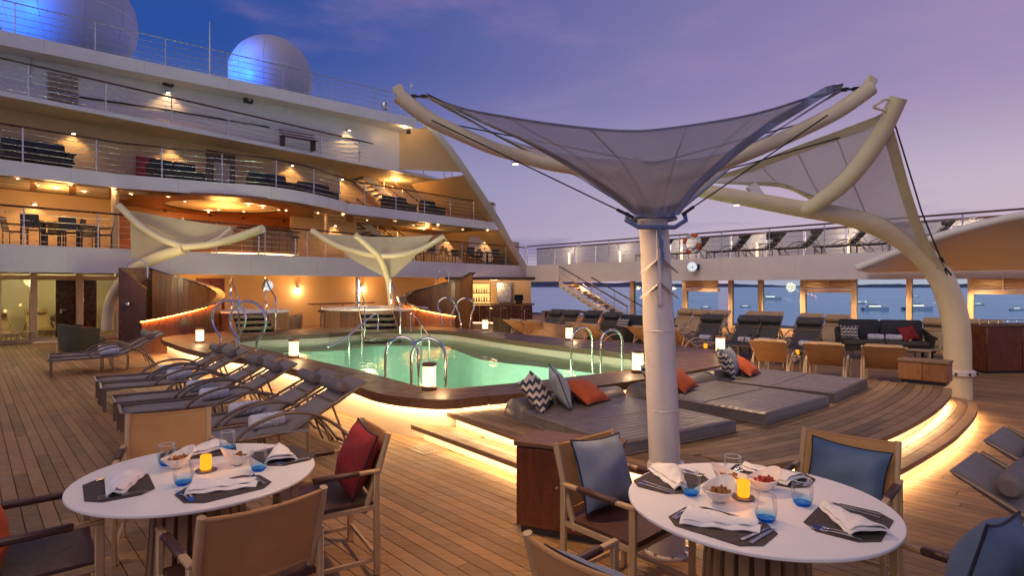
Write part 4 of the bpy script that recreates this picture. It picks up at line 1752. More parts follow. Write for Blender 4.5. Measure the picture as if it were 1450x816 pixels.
def clock(c, nv, r_, label, arm=None):
    t = thing('wall_clock', label, 'clock', c)
    Mr = Matrix.Translation(c) @ Vector(nv).to_track_quat('Z', 'Y').to_matrix().to_4x4()
    def put(mb, nm, mt):
        mb.v = [Mr @ q for q in mb.v]
        mb.build(nm, mt, t)
    mb = MB(); mb.lathe([(r_ * 1.08, -.05), (r_ * 1.08, .012), (r_, .016), (r_, .004)], (0, 0, 0), 28); mb.f = [f for f in mb.f]; put(mb, 'rim', 'rail_metal')
    mb = MB(); mb.lathe([(.001, .018), (r_ * .99, .018)], (0, 0, 0), 28); put(mb, 'face', 'clock_glow')
    for k in range(12):
        a = k * math.pi / 6
        mb = MB(); mb.box((r_ * .84 * math.cos(a), r_ * .84 * math.sin(a), .021), (r_ * .16, r_ * .05, .003), rz=a); put(mb, 'hour_mark', 'black_plastic')
    for L, w, a in ((.72, .05, R(90 - 174)), (.5, .08, R(90 - 250))):
        mb = MB(); mb.bar((0, 0, .025), (r_ * L * math.cos(a), r_ * L * math.sin(a), .025), r_ * w, .004); put(mb, 'hand', 'black_plastic')
    if arm:
        mb = MB(); mb.bar(c, c + Vector(arm), .09, .09); mb.lathe([(.11, -.12), (.11, .12)], c + Vector(arm) * .45, 10); mb.build('bracket', 'dark_metal', t)
    return t


clock(FAy(380, 405, WOFF1 - .06), (-FN.x, -FN.y, 0), .21, 'round white clock on the cream wall behind the tubs')
clock(RAy(980, 378, -.35), (-.35, -.93, .0), .20, 'round white clock on an arm of the side deck fascia', (RN.x * .4 + .25, RN.y * .4, -.02))
p = RAy(1095, 334, .1)
mb = MB(); mb.box(p, (.55, .05, .28), rz=math.atan2(RD.y, RD.x), ch=.01)
tag(mb.build('exit_sign', 'black_plastic'), 'small dark sign plate hung on the long side deck railing', 'sign')

for px in (806, 878, 965, 1072, 1202, 1368, 1480):
    q = RA(px, 3.3, Z2)
    t = thing('deck_light_column', 'slim lit light column before the windscreen of the upper side deck', 'light', q, 0, 'light columns of the upper side deck')
    mb = MB(); mb.lathe([(.07, 0), (.07, .1), (.05, .12)], q, 10); mb.build('foot', 'rail_metal', t)
    mb = MB(); mb.lathe([(.05, .12), (.05, .75)], q, 10); mb.build('tube', 'lantern_glow', t)
    mb = MB(); mb.lathe([(.06, .75), (.06, .80), (.02, .82)], q, 10); mb.build('cap', 'rail_metal', t)
    lamp(t, q - Vector((RN.x, RN.y, 0)) * .25 + Vector((0, 0, .9)), 30, (1, .78, .55), .1)

# ================================================================== big sail parasol
def coons(top, bot, left, right):
    """top/bot curves run u 0..1, left/right run v 0..1 (top to bottom)"""
    def ev(c, t):
        k = t * (len(c) - 1)
        i = min(int(k), len(c) - 2)
        return c[i].lerp(c[i + 1], k - i)

    def fn(u, v):
        T, B, L, Rr = ev(top, u), ev(bot, u), ev(left, v), ev(right, v)
        bil = (top[0] * (1 - u) * (1 - v) + top[-1] * u * (1 - v) + bot[0] * (1 - u) * v + bot[-1] * u * v)
        return T * (1 - v) + B * v + L * (1 - u) + Rr * u - bil
    return fn


def resample(c, n):
    return [poly_at(c, k / n) for k in range(n + 1)]


pr = thing('sail_parasol', 'tall white mast parasol with a grey tensioned sail over the platform step', 'parasol', (1.06, 4.0, 0))
mast = [Vector((1.062, 4.0, 0)), Vector((1.045, 4.0, .7)), Vector((1.005, 4.0, 1.6)), Vector((.965, 4.0, 2.27)), Vector((.87, 4.02, 2.55)), Vector((.80, 4.04, 2.66))]
mb = MB(); mb.tube(catmull(mast, 5), [.105] * 11 + [.100] * 5 + [.095] * 10, 22); mb.build('mast', 'white_pole', pr)
mb = MB(); mb.lathe([(.128, .0), (.128, .60), (.118, .62), (.106, .62)], (1.058, 4.0, 0), 24); mb.build('base_sleeve', 'white_pole', pr)
for zz, xx in ((.98, 1.037), (1.52, 1.010)):
    mb = MB(); mb.tube([(xx + .1055 * math.cos(k * math.pi / 14), 4.0 + .1055 * math.sin(k * math.pi / 14), zz) for k in range(28)], .0035, 5, closed=True); mb.build('weld_ring', 'white_pole', pr)
for k in range(8):
    mb = MB(); mb.lathe([(.013, .018), (.013, .032), (.006, .036)], (1.06 + .142 * math.cos(k * math.pi / 4), 4.0 + .142 * math.sin(k * math.pi / 4), 0), 6); mb.build('anchor_bolt', 'steel', pr)
mb = MB(); mb.lathe([(.155, .0), (.155, .014), (.13, .018)], (1.06, 4.0, 0), 24); mb.build('base_flange', 'white_pole', pr)
for dz in (0, -.17):
    mb = MB()
    for s_ in (-1, 1):
        c = Vector((.99, 3.90, 2.02 + dz))
        mb.add([c, c + Vector((.13 * s_, .02, -.10)), c + Vector((.13 * s_, .02, -.115)), c + Vector((0, -.005, -.03)),
                c + Vector((0, -.03, -.0)), c + Vector((.10 * s_, -.03, -.09))], [(0, 4, 5, 1), (1, 5, 2), (4, 3, 2, 5)])
    mb.build('chevron_fin', 'white_pole', pr)
mb = MB(); mb.bar((.985, 3.888, 1.70), (.975, 3.895, 2.2), .022, .03, up=(0, 1, 0)); mb.build('cable_cover', 'white_pole', pr)
# collar with lugs
mb = MB()
cR = Vector((.962, 4.0, 2.285))
mb.tube([cR + Vector((.155 * math.cos(a), .155 * math.sin(a), 0)) for a in [k * math.pi / 12 for k in range(24)]], .014, 8, closed=True)
mb.build('collar_ring', 'collar_blue', pr)
mb = MB()
mb.tube([cR + Vector((-.19, -.1, .03)), cR + Vector((-.20, -.11, -.02)), cR + Vector((-.12, -.13, -.07)), cR + Vector((.12, -.13, -.07)), cR + Vector((.20, -.11, -.02)), cR + Vector((.19, -.1, .03))], .016, 8)
mb.build('collar_bail', 'collar_blue', pr)
mb = MB()
for q in (-.05, 0, .05, .1, -.1):
    mb.lathe([(.012, -.015), (.012, .015)], cR + Vector((q, -.155, .025)), 6)
mb.build('clamp_bolts', 'collar_blue', pr)
mb = MB()
s0 = cR + Vector((.01, -.14, -.08))
mb.tube([s0, s0 + Vector((.01, -.01, -.10)), s0 + Vector((.03, -.005, -.24))], .012, 6)
mb.box(s0 + Vector((.012, -.01, -.10)), (.03, .02, .05)); mb.box(s0 + Vector((.02, -.01, -.18)), (.026, .02, .05))
mb.build('shackle', 'collar_blue', pr)
# two curved booms
bl = catmull([P(905, 250, 4.05), P(850, 243, 4.06), P(777, 232, 4.07), P(741, 222, 4.09), P(697, 209, 4.09), P(653, 190, 4.10), P(609, 169, 4.10), P(565, 136, 4.10)], 5)
br = catmull([P(905, 255, 4.02), P(950, 250, 4.0), P(1000, 239, 3.98), P(1050, 221, 3.97), P(1090, 204, 3.96), P(1128, 187, 3.96), P(1187, 157, 3.95), P(1233, 124, 3.95)], 5)
for path in (bl, br):
    n = len(path)
    mb = MB(); mb.tube(path, [.047 + .008 * (k / (n - 1)) ** 4 for k in range(n)], 14, flat=.8); bm_ = mb.build('boom', 'boom_cream', pr)
    e = path[-1]
    mb = MB(); sgn = -1 if e.x < .5 else 1; mb.bar(e + Vector((-.03 * sgn, 0, -.01)), e + Vector((.02 * sgn, 0, .075)), .03, .075, up=(sgn, 0, .3), ch=.012); mb.build('end_plate', 'boom_cream', bm_)
# membrane
tipL, tipR = P(606, 136.5, 4.12), P(1190, 127, 3.96)
ringn = [P(899, 305, 3.86), P(930, 309, 3.84), P(962, 304, 3.86)]
ringf = [P(905, 306, 4.14), P(930, 308, 4.15), P(956, 305, 4.14)]
topn = catmull([tipL, P(656, 153, 3.92), P(697, 161, 3.82), P(757, 171, 3.68), P(813, 178, 3.58), P(884, 184, 3.50), P(940, 181, 3.52), P(1040, 166, 3.66), P(1099, 152, 3.78), P(1143, 138, 3.88), tipR], 5)
lefn = catmull([tipL, P(653, 160, 4.05), P(697, 180, 3.99), P(741, 200, 3.95), P(781, 222, 3.90), P(819, 246, 3.87), P(855, 271, 3.85), ringn[0]], 5)
rign = catmull([tipR, P(1169, 136, 3.93), P(1128, 161, 3.88), P(1094, 182, 3.85), P(1063, 204, 3.83), P(1022, 238, 3.82), P(988, 269, 3.83), ringn[-1]], 5)
topf = catmull([tipL, P(700, 190, 4.38), P(795, 218, 4.62), P(900, 228, 4.75), P(1000, 222, 4.62), P(1090, 190, 4.35), tipR], 6)
leff = catmull([tipL, P(730, 205, 4.3), P(800, 240, 4.32), P(860, 276, 4.2), ringf[0]], 6)
rigf = catmull([tipR, P(1100, 185, 4.2), P(1050, 225, 4.26), P(1000, 268, 4.2), ringf[-1]], 6)
def hem(parent, fn, kind, w, mat='hem_grey', n=40, lift=.004):
    """flat sewn band along one side of a sail panel"""
    mb = MB()
    A, B = [], []
    for k in range(n + 1):
        q = k / n
        p0 = fn(*{'l': (0, q), 'r': (1, q), 't': (q, 0), 'b': (q, 1)}[kind])
        p1 = fn(*{'l': (.06, q), 'r': (.94, q), 't': (q, .06), 'b': (q, .94)}[kind])
        d = p1 - p0
        qa, qb = max(0, q - .02), min(1, q + .02)
        ta = fn(*{'l': (0, qa), 'r': (1, qa), 't': (qa, 0), 'b': (qa, 1)}[kind])
        tb = fn(*{'l': (0, qb), 'r': (1, qb), 't': (qb, 0), 'b': (qb, 1)}[kind])
        tg = (tb - ta).normalized()
        d = d - tg * d.dot(tg)
        ww = min(w, d.length * 4)
        if d.length > 1e-6:
            p1 = p0 + d.normalized() * ww
        A.append(p0)
        B.append(p1)
    for k in range(n):
        for s_ in (-1, 1):
            nn = (A[k + 1] - A[k]).cross(B[k] - A[k])
            o = nn.normalized() * lift * s_ if nn.length > 1e-9 else Vector((0, lift * s_, 0))
            mb.add([A[k] + o, A[k + 1] + o, B[k + 1] + o, B[k] + o], [(0, 1, 2, 3)])
    return mb.build('hem', mat, parent)


def seams(parent, fn, us, mat='hem_grey', w=.010):
    for u in us:
        mb = MB()
        for s_ in (-1, 1):
            mb.grid(lambda a, b: fn(u + (b - .5) * w, .02 + .97 * a) + Vector((0, .0035 * s_, 0)), 24, 1)
        mb.build('seam', mat, parent)


for nm_, (tp_, rg, lf, rt) in enumerate(((topn, ringn, lefn, rign), (topf, ringf, leff, rigf))):
    fn0 = coons(resample(tp_, 40), resample(rg, 10), resample(lf, 24), resample(rt, 24))

    def fn(u, v, f=fn0):
        p = f(u, v)
        tip_ = max(0, 1 - u / .22) ** 2 + max(0, 1 - (1 - u) / .22) ** 2
        p = p + Vector((0, .010 * math.sin(2 * math.pi * 7 * u) * v ** 2 * (1 - v) * 3 + .010 * tip_ * math.sin(2 * math.pi * 4 * v) * (1 - v), 0))
        return p
    mb = MB(); mb.grid(fn, 72, 30, .003)
    pn = mb.build('sail_panel', 'sail_fabric', pr, ang=70)
    for kind, w in (('l', .058), ('r', .058), ('t', .014), ('b', .08)):
        hem(pn, fn, kind, w)
    seams(pn, fn, (.22, .40, .60, .78), 'seam_pale', w=.004)
for a, b in ((P(611, 170, 4.04), P(897, 308, 3.88)), (P(1172, 163, 3.88), P(966, 304, 3.88)), (P(650, 178, 4.15), P(925, 232, 4.2)), (P(1145, 172, 4.0), P(925, 232, 4.2))):
    mb = MB(); mb.tube([a, a.lerp(b, .93)], .005, 5); mb.tube([a.lerp(b, .92), b], .011, 6); mb.build('stay_cable', 'dark_metal', pr)
for tip, boom in ((tipL, bl[-1]), (tipR, br[-1])):
    mb = MB(); mb.tube([tip, boom], .008, 6); d = (boom - tip)
    for q in (.15, .5, .85):
        mb.bar(tip + d * (q - .09), tip + d * (q + .09), .03, .02)
    mb.build('turnbuckle', 'dark_metal', pr)

# small downlight let into the underside of the left boom
q = P(730, 230, 4.09)
mb = MB(); mb.lathe([(.022, -.012), (.026, .0), (.026, .03)], q, 12); dlb = mb.build('boom_downlight', 'rail_metal', pr)
mb = MB(); mb.lathe([(.001, -.013), (.020, -.013)], q, 12); mb.build('lens', 'lamp_glow', dlb)
lamp(pr, q - Vector((0, 0, .03)), 140, (1, .58, .22), .05, spot=150)

# ================================================================== arched sail on the right
ar = thing('arched_sail', 'arched cream mast carrying a second pale sail over the daybeds', 'sail', (7.27, 9.5, 0))
arch = catmull([P(1357, 564, 9.45), P(1356, 520, 9.45), P(1354, 465, 9.45), P(1343, 418, 9.45), P(1322, 379, 9.45), P(1285, 344, 9.45), P(1238, 319, 9.45), P(1190, 305, 9.45), P(1135, 296, 9.45), P(1065, 283, 9.5), P(1000, 271, 9.55), P(938, 259, 9.6)], 5)
n = len(arch)
mb = MB(); mb.tube(arch, [.19 - .085 * max(0, (k / (n - 1) - .25) / .75) for k in range(n)], 16); mb.build('mast', 'boom_cream', ar)
mb = MB(); mb.lathe([(.21, .36), (.235, .38), (.235, .44), (.21, .46)], (7.24, 9.45, 0), 20); mb.build('base_collar', 'white_pole', ar)
for a in range(8):
    mb = MB(); mb.lathe([(.018, -.02), (.018, .02)], (7.24 + .24 * math.cos(a * .785), 9.45 + .24 * math.sin(a * .785), .41), 6); mb.build('bolt', 'dark_metal', ar)
arm = catmull([P(1136, 298, 9.4), P(1160, 286, 9.25), P(1200, 254, 9.0), P(1240, 202, 8.7), P(1273, 138, 8.4)], 5)
mb = MB(); mb.tube(arm, [.12 + .035 * math.sin(k / (len(arm) - 1) * 2.6) - .02 for k in range(len(arm))], 14); mb.build('cross_arm', 'boom_cream', ar)
gus = [P(1085, 262, 9.5), P(1102, 288, 9.45)]
mb = MB(); mb.bar(P(1063, 262, 9.5), P(1078, 284, 9.5), .1, .16); mb.build('lug', 'ship_white', ar)
tA, tB, tC = P(1258, 158, 8.45), P(1336, 381, 9.25), P(985, 258, 9.9)
topc = catmull([tC, P(1050, 238, 9.6), P(1110, 214, 9.3), P(1190, 184, 8.85), tA], 6)
botc = catmull([tC, P(1055, 262, 9.8), P(1110, 266, 9.75), P(1150, 284, 9.7), P(1215, 318, 9.6), P(1275, 348, 9.45), tB], 6)
rigc = catmull([tA, P(1272, 205, 8.6), P(1288, 265, 8.85), P(1310, 330, 9.1), tB], 6)
mb = MB(); mb.grid(coons(resample(topc, 30), resample(botc, 30), [tC, tC], resample(rigc, 24)), 34, 24, .005); pn = mb.build('sail_panel', 'sail_pale', ar, ang=70)
fn2 = coons(resample(topc, 30), resample(botc, 30), [tC, tC], resample(rigc, 24))
for kind, w in (('t', .13), ('r', .14), ('b', .10)):
    hem(pn, fn2, kind, w, 'hem_cream', lift=.008)
seams(pn, fn2, (.35, .55, .75), 'seam_pale', .005)
mb = MB(); mb.tube([P(1266, 172, 8.5), P(1305, 300, 8.9), P(1343, 394, 9.3)], .012, 5); mb.build('stay_cable', 'dark_metal', ar)
mb = MB(); mb.tube([P(1226, 184, 8.8), P(1060, 232, 9.3), P(985, 250, 9.5)], .012, 5); mb.build('stay_cable', 'dark_metal', ar)
mb = MB(); mb.tube([P(1238, 150, 8.4), P(1252, 141, 8.4), P(1270, 141, 8.4)], .02, 6); mb.tube([P(1236, 152, 8.4), P(1258, 158, 8.45)], .02, 6); mb.build('tip_bail', 'boom_cream', ar)
mb = MB(); mb.tube([P(1318, 368, 9.3), P(1334, 366, 9.3), P(1340, 376, 9.3), P(1326, 380, 9.3)], .02, 6, closed=True); mb.tube([P(1336, 378, 9.3), P(1346, 390, 9.3)], .03, 6); mb.build('shackle', 'dark_metal', ar)

q = P(1043, 289, 9.5)
mb = MB(); mb.lathe([(.045, -.02), (.05, .0), (.05, .05)], q, 12); dlb = mb.build('boom_downlight', 'rail_metal', ar)
mb = MB(); mb.lathe([(.001, -.021), (.040, -.021)], q, 12); mb.build('lens', 'lamp_glow', dlb)
lamp(ar, q - Vector((0, 0, .05)), 240, (1, .62, .28), .08, spot=150)

# ================================================================== the two small sails by the superstructure
s1 = thing('small_sail', 'small cream sail on a forked mast beside the dark curved screen', 'sail', P(152, 466, 18.0))
armA = catmull([P(168, 291, 16.8), P(200, 321, 16.8), P(235, 341, 16.8), P(265, 351, 16.8)], 5)
armB = catmull([P(262, 350, 16.8), P(300, 346, 16.6), P(335, 337, 16.4), P(372, 324, 16.2)], 5)
mb = MB(); mb.tube(armA, .10, 10); mb.build('arm', 'boom_cream', s1)
mb = MB(); mb.tube(armB, [.10] * 8 + [.12] * 8, 10); mb.build('arm', 'boom_cream', s1)
mb = MB(); mb.tube([P(292, 347, 16.7), P(312, 338, 16.8), P(328, 325, 16.9)], .09, 8); mb.build('stub_arm', 'boom_cream', s1)
mb = MB(); mb.tube(catmull([P(152, 468, 18.0), P(153, 445, 18.0), P(160, 420, 17.9), P(180, 391, 17.6), P(215, 368, 17.2), P(262, 352, 16.8)], 5), .16, 12); mb.build('mast', 'boom_cream', s1)
q1, q2, q3, q4 = P(184, 298, 17.0), P(336, 321, 16.9), P(258, 352, 17.1), P(186, 386, 17.5)
tpc = catmull([q1, P(235, 307, 17.1), P(290, 316, 17.0), q2], 5)
btc = catmull([q4, P(205, 366, 17.4), P(235, 356, 17.2), q3], 5)
lfc = catmull([q1, P(185, 330, 17.2), q4], 5)
rtc = catmull([q2, P(300, 338, 17.0), q3], 5)
mb = MB(); mb.grid(coons(resample(tpc, 16), resample(btc, 16), resample(lfc, 12), resample(rtc, 12)), 18, 14, .006); mb.build('sail_panel', 'sail_cream', s1, ang=70)
s2 = thing('small_sail', 'small cream sail spread on a bowed arm above the middle hot tub', 'sail', P(556, 466, 21))
bow = catmull([P(441, 326, 20), P(475, 347, 20), P(520, 360, 20), P(560, 362, 20), P(595, 354, 20), P(629, 335, 20)], 5)
mb = MB(); mb.tube(bow, .095, 10); mb.build('arm', 'boom_cream', s2)
mb = MB(); mb.tube(catmull([P(503, 333, 19.3), P(520, 347, 19.6), P(538, 366, 20.0), P(549, 395, 20.4), P(554, 430, 20.8), P(556, 468, 21)], 5), [.11] * 26, 12); mb.build('mast', 'boom_cream', s2)
q1, q2, qb = P(455, 331, 20.2), P(614, 333, 20.2), P(551, 392, 20.4)
tpc = catmull([q1, P(500, 334, 20.5), P(540, 336, 20.6), P(580, 335, 20.5), q2], 5)
mb = MB(); mb.grid(coons(resample(tpc, 16), [P(545, 392, 20.4), P(557, 392, 20.4)], resample(catmull([q1, P(500, 368, 20.3), P(545, 392, 20.4)], 6), 12), resample(catmull([q2, P(585, 366, 20.3), P(557, 392, 20.4)], 6), 12)), 18, 14, .006)
mb.build('sail_panel', 'sail_cream', s2, ang=70)
lamp(s1, P(215, 392, 15.6), 60, (1, .82, .42), .3)
lamp(s2, P(520, 410, 18.6), 70, (1, .82, .42), .3)


# ================================================================== curved wooden screens
def screen(c, r_, a0, a1, z0, z1, label, lit, tall_len, flip=1):
    """helical wall from a low near end to a tall far end, of upright boards"""
    t = thing('curved_screen', label, 'screen', (c[0], c[1], 0))
    N = 34
    for k in range(N):
        u0, u1 = k / N, (k + 1) / N
        b0, b1 = a0 + (a1 - a0) * u0 + .004 * flip, a0 + (a1 - a0) * u1
        h0 = z0 + (z1 - z0) * (u0 ** 1.15)
        h1 = z0 + (z1 - z0) * (u1 ** 1.15)
        mb = MB()
        pts = []
        for rr in (r_, r_ - .07):
            for bb in (b0, b1):
                pts.append((c[0] + rr * math.cos(bb), c[1] + rr * math.sin(bb)))
        A, B, C, D = pts
        vs_ = [(*A, 0), (*B, 0), (*D, 0), (*C, 0), (*A, h0), (*B, h1), (*D, h1), (*C, h0)]
        mb.add(vs_, [(0, 1, 5, 4), (1, 2, 6, 5), (2, 3, 7, 6), (3, 0, 4, 7), (4, 5, 6, 7)])
        mb.build('board', 'screen_wood', t, smooth=False)
    cap = []
    for k in range(40):
        u = k / 39
        b = a0 + (a1 - a0) * u
        cap.append(Vector((c[0] + (r_ - .03) * math.cos(b), c[1] + (r_ - .03) * math.sin(b), z0 + (z1 - z0) * u ** 1.15 + .02)))
    mb = MB()
    for k in range(39):
        q = []
        for kk in (k, k + 1):
            u = kk / 39
            b = a0 + (a1 - a0) * u
            z = z0 + (z1 - z0) * u ** 1.15
            for rr in (r_ - .13, r_ + .10):
                q.append(Vector((c[0] + rr * math.cos(b), c[1] + rr * math.sin(b), z)))
        i0, o0, i1, o1 = q
        up = Vector((0, 0, .04))
        mb.add([i0, o0, o1, i1, i0 + up, o0 + up, o1 + up, i1 + up], [(0, 1, 2, 3), (4, 7, 6, 5), (1, 5, 6, 2), (0, 3, 7, 4)])
    mb.build('cap_rail', 'dark_panel', t)
    strip = []
    for k in range(30):
        u = k / 29 * .45
        b = a0 + (a1 - a0) * u
        strip.append(Vector((c[0] + (r_ + .035) * math.cos(b), c[1] + (r_ + .035) * math.sin(b), z0 + (z1 - z0) * u ** 1.15 - .012)))
    mb = MB(); mb.tube(strip, .006, 5); mb.build('light_strip', 'led_orange', t)
    return t


c1 = (-9.75, 16.75)
sc1 = screen(c1, 1.25, R(-95), R(150), .86, 2.30, 'tall dark wooden screen curling round with a glowing orange rim', True, 1.4)
p0 = Vector((c1[0] + 1.22 * math.cos(R(150)), c1[1] + 1.22 * math.sin(R(150))))
pe = P(168, 470, 16.2).xy
mb = MB()
a, b = Vector(pe), Vector(P(206, 470, 15.75).xy)
mb.prism([tuple(a), tuple(b), tuple(b + FN * .07), tuple(a + FN * .07)], 0, 1.0)
mb = MB(); d = (p0 - Vector(pe))
mb.prism([tuple(pe), tuple(Vector(pe) + Vector((.07, .03))), tuple(p0 + Vector((.07, .03))), tuple(p0)], 0, 2.32); mb.build('end_panel', 'dark_panel', sc1, smooth=False)
# dark inner panel with a door knob, facing the deck
a, b = Vector(P(169, 470, 16.15).xy), Vector(P(206, 470, 16.3).xy)
mb = MB()
mb.add([(a.x, a.y, 0), (b.x, b.y, 0), (b.x, b.y, 1.75), (a.x, a.y, 2.30), (a.x, a.y + .06, 0), (b.x, b.y + .06, 0), (b.x, b.y + .06, 1.75), (a.x, a.y + .06, 2.30)],
       [(0, 1, 2, 3), (7, 6, 5, 4), (3, 2, 6, 7), (1, 5, 6, 2), (0, 3, 7, 4)])
mb.build('door_panel', 'dark_panel', sc1, smooth=False)
c = P(181, 431, 16.1)
mb = MB(); mb.lathe([(.0, .05), (.05, .04), (.06, 0), (.05, -.04), (0, -.05)], c, 10); mb.build('knob', 'steel', sc1)
c2 = (-2.55, 20.6)
sc2 = screen(c2, 1.3, R(-60), R(-330), .80, 2.25, 'second wooden screen curling towards the bar with a glowing orange rim', True, 1.2, -1)
for (px, py, Y, r_, lab, sc) in ((194, 379, 16.6, .30, 'left', sc1), (627, 390, 21, .22, 'right', sc2)):
    q = P(px, py, Y)
    mb = MB(); mb.tube([q + Vector((-r_, 0, -.3)), *[q + Vector((r_ * math.cos(a), 0, r_ * .8 * math.sin(a))) for a in [math.pi * (1 - k / 10) for k in range(11)]], q + Vector((r_, 0, -.3))], .02, 6)
    mb.build('grab_hoop', 'chrome', sc)

# ================================================================== hot tubs with wooden steps and rails
def tub(c, r_, z, label):
    t = thing('hot_tub', label, 'hot tub', (c[0], c[1], 0))
    N = 40
    for k in range(N):
        a0, a1 = 2 * math.pi * k / N + .006, 2 * math.pi * (k + 1) / N
        am = (a0 + a1) / 2
        w = r_ * (a1 - a0)
        mb = MB(); mb.box((c[0] + r_ * math.cos(am), c[1] + r_ * math.sin(am), z / 2), (.03, w, z), rz=am); mb.build('cladding_board', 'teak_platform', t, smooth=False)
    mb = MB(); mb.lathe([(r_ + .06, z), (r_ + .08, z + .03), (r_ + .05, z + .07), (r_ - .35, z + .07), (r_ - .42, z + .0), (r_ - .5, z - .4), (0.01, z - .45)], (c[0], c[1], 0), 40); mb.build('shell', 'tub_rim', t)
    mb = MB(); mb.lathe([(.001, z - .02), (r_ - .42, z - .02)], (c[0], c[1], 0), 40); mb.build('tub_water', 'pool_water', t)
    return t


tub((-4.75, 20.4), 1.75, .98, 'round wood clad hot tub with white rim behind the middle steps')
tub((-8.15, 18.15), 1.1, .98, 'round wood clad hot tub with white rim behind the left steps')


def wood_steps(top, bot, w, n, label, rail_h=.95):
    """steps descend from top to bot (centres); w width"""
    top, bot = Vector(top), Vector(bot)
    d = Vector((bot.x - top.x, bot.y - top.y, 0)).normalized()
    x = Vector((-d.y, d.x, 0))
    t = thing('tub_steps', label, 'steps', (bot.x, bot.y, 0))
    run = Vector((bot.x - top.x, bot.y - top.y, 0)).length
    for k in range(n):
        z = top.z + (bot.z - top.z) * k / (n - 1)
        c = Vector((top.x, top.y, 0)) + d * run * (k + .5) / n
        mb = MB(); mb.bar(c + x * w / 2 + Vector((0, 0, z)), c - x * w / 2 + Vector((0, 0, z)), run / n * 1.08, .06); mb.build('tread', 'teak_step', t)
        mb = MB(); q = c - d * run / n * .42; mb.bar(q + x * w / 2 + Vector((0, 0, z - .09)), q - x * w / 2 + Vector((0, 0, z - .09)), .02, .12); mb.build('riser', 'dark_panel', t)
    for s_ in (-1, 1):
        a = Vector((top.x, top.y, 0)) + x * (w / 2 + .03) * s_
        b = Vector((bot.x, bot.y, 0)) + x * (w / 2 + .03) * s_
        mb = MB()
        u = x * .025 * s_
        zb = max(0, bot.z - .4)
        pr_ = [a + Vector((0, 0, zb)), b + Vector((0, 0, zb)), b + Vector((0, 0, bot.z + .04)), a + Vector((0, 0, top.z + .10))]
        mb.add(pr_ + [p + u for p in pr_], [(0, 1, 2, 3), (7, 6, 5, 4), (3, 2, 6, 7), (0, 4, 5, 1), (1, 5, 6, 2), (0, 3, 7, 4)])
        mb.build('side_board', 'teak_step', t, smooth=False)
        # chrome rail: loop at the head, sloping down, upright at the foot
        A = a + Vector((0, 0, top.z))
        B = b + Vector((0, 0, bot.z + .1))
        pts = [A - d * .05, A - d * .05 + Vector((0, 0, .35)), A - d * .30 + Vector((0, 0, .62)), A - d * .32 + Vector((0, 0, .88)), A - d * .18 + Vector((0, 0, 1.10)), A + d * .02 + Vector((0, 0, 1.10)), A + d * .16 + Vector((0, 0, .98)),
               A.lerp(B, .5) + Vector((0, 0, .92)), A.lerp(B, .92) + Vector((0, 0, .88)), B + Vector((0, 0, .74)), B + Vector((0, 0, .0))]
        mb = MB(); mb.tube(catmull(pts, 4), .022, 8); mb.build('handrail', 'chrome', t)
    return t


wood_steps((-4.35, 18.6, .93), (-3.75, 16.9, .30), .95, 5, 'wooden steps with chrome rails between the pool and the middle tub')
wood_steps((-7.55, 16.75, .93), (-6.75, 15.45, .52), .85, 4, 'wooden steps with chrome rails leading up to the left tub')
# sloping pool rails beside the middle steps
for sx, lab in ((0, 'left of'), (1, 'right of')):
    t = thing('pool_handrail', 'sloping chrome handrail going down into the water %s the middle steps' % lab, 'handrail', G(515 if sx == 0 else 600, 486, .13))
    if sx == 0:
        pts = [P(465, 492, 13.6), P(490, 478, 14.4), P(525, 449, 15.9), P(535, 446, 16.2), P(535, 470, 16.2)]
    else:
        pts = [P(620, 494, 13.4), P(606, 474, 14.8), P(588, 448, 16.2), P(582, 446, 16.3), P(582, 470, 16.3)]
    mb = MB(); mb.tube(catmull(pts, 4), .022, 8); mb.build('rail', 'chrome', t)
    for q in (.42, .75):
        p = poly_at([Vector(v) for v in pts[:3]], q)
        mb = MB(); mb.tube([p, Vector((p.x, p.y, -.2))], .02, 7); mb.build('post', 'chrome', t)

# ================================================================== chrome hoops round the pool
def hoop(p0, p1, zt, label, group, zb=-.2):
    t = thing('pool_ladder_rail', label, 'ladder rail', (p0[0], p0[1], max(zb, .0)), 0, group)
    p0, p1 = Vector(p0), Vector(p1)
    c, h = (p0 + p1) / 2, (p1 - p0) / 2
    rr = h.length
    pts = [Vector((p0.x, p0.y, zb)), Vector((p0.x, p0.y, (zb + zt) * .5))]
    for k in range(13):
        a = math.pi * (1 - k / 12)
        q = c + h * math.cos(a)
        pts.append(Vector((q.x, q.y, zt - rr + rr * math.sin(a))))
    pts += [Vector((p1.x, p1.y, (zb + zt) * .5)), Vector((p1.x, p1.y, zb))]
    mb = MB(); mb.tube(pts, .024, 10); mb.build('tube', 'chrome', t)
    for p in (p0, p1):
        mb = MB(); mb.lathe([(.05, 0), (.05, .015), (.027, .02)], (p.x, p.y, max(zb, .13)), 12); mb.build('foot_flange', 'chrome', t)
    return t


def px_at(px, Y):
    return ((px - PX0) / FPX * Y, Y)


GN = 'chrome hoops at the near pool edge'
hoop(px_at(546, 8.75), px_at(593, 8.65), 1.05, 'arched chrome ladder rail standing in the water behind the near coping', GN)
hoop(px_at(583, 8.0), px_at(631, 7.9), 1.10, 'arched chrome ladder rail in the water right beside a lantern', GN)
GN = 'chrome hoops at the far pool ledge'
hoop(px_at(809, 10.9), px_at(839, 11.3), 1.02, 'slim arched chrome ladder rail at the ledge by the mast', GN)
hoop(px_at(851, 10.7), px_at(881, 10.9), 1.00, 'slim arched chrome ladder rail at the ledge by the mast', GN)
t_last = None


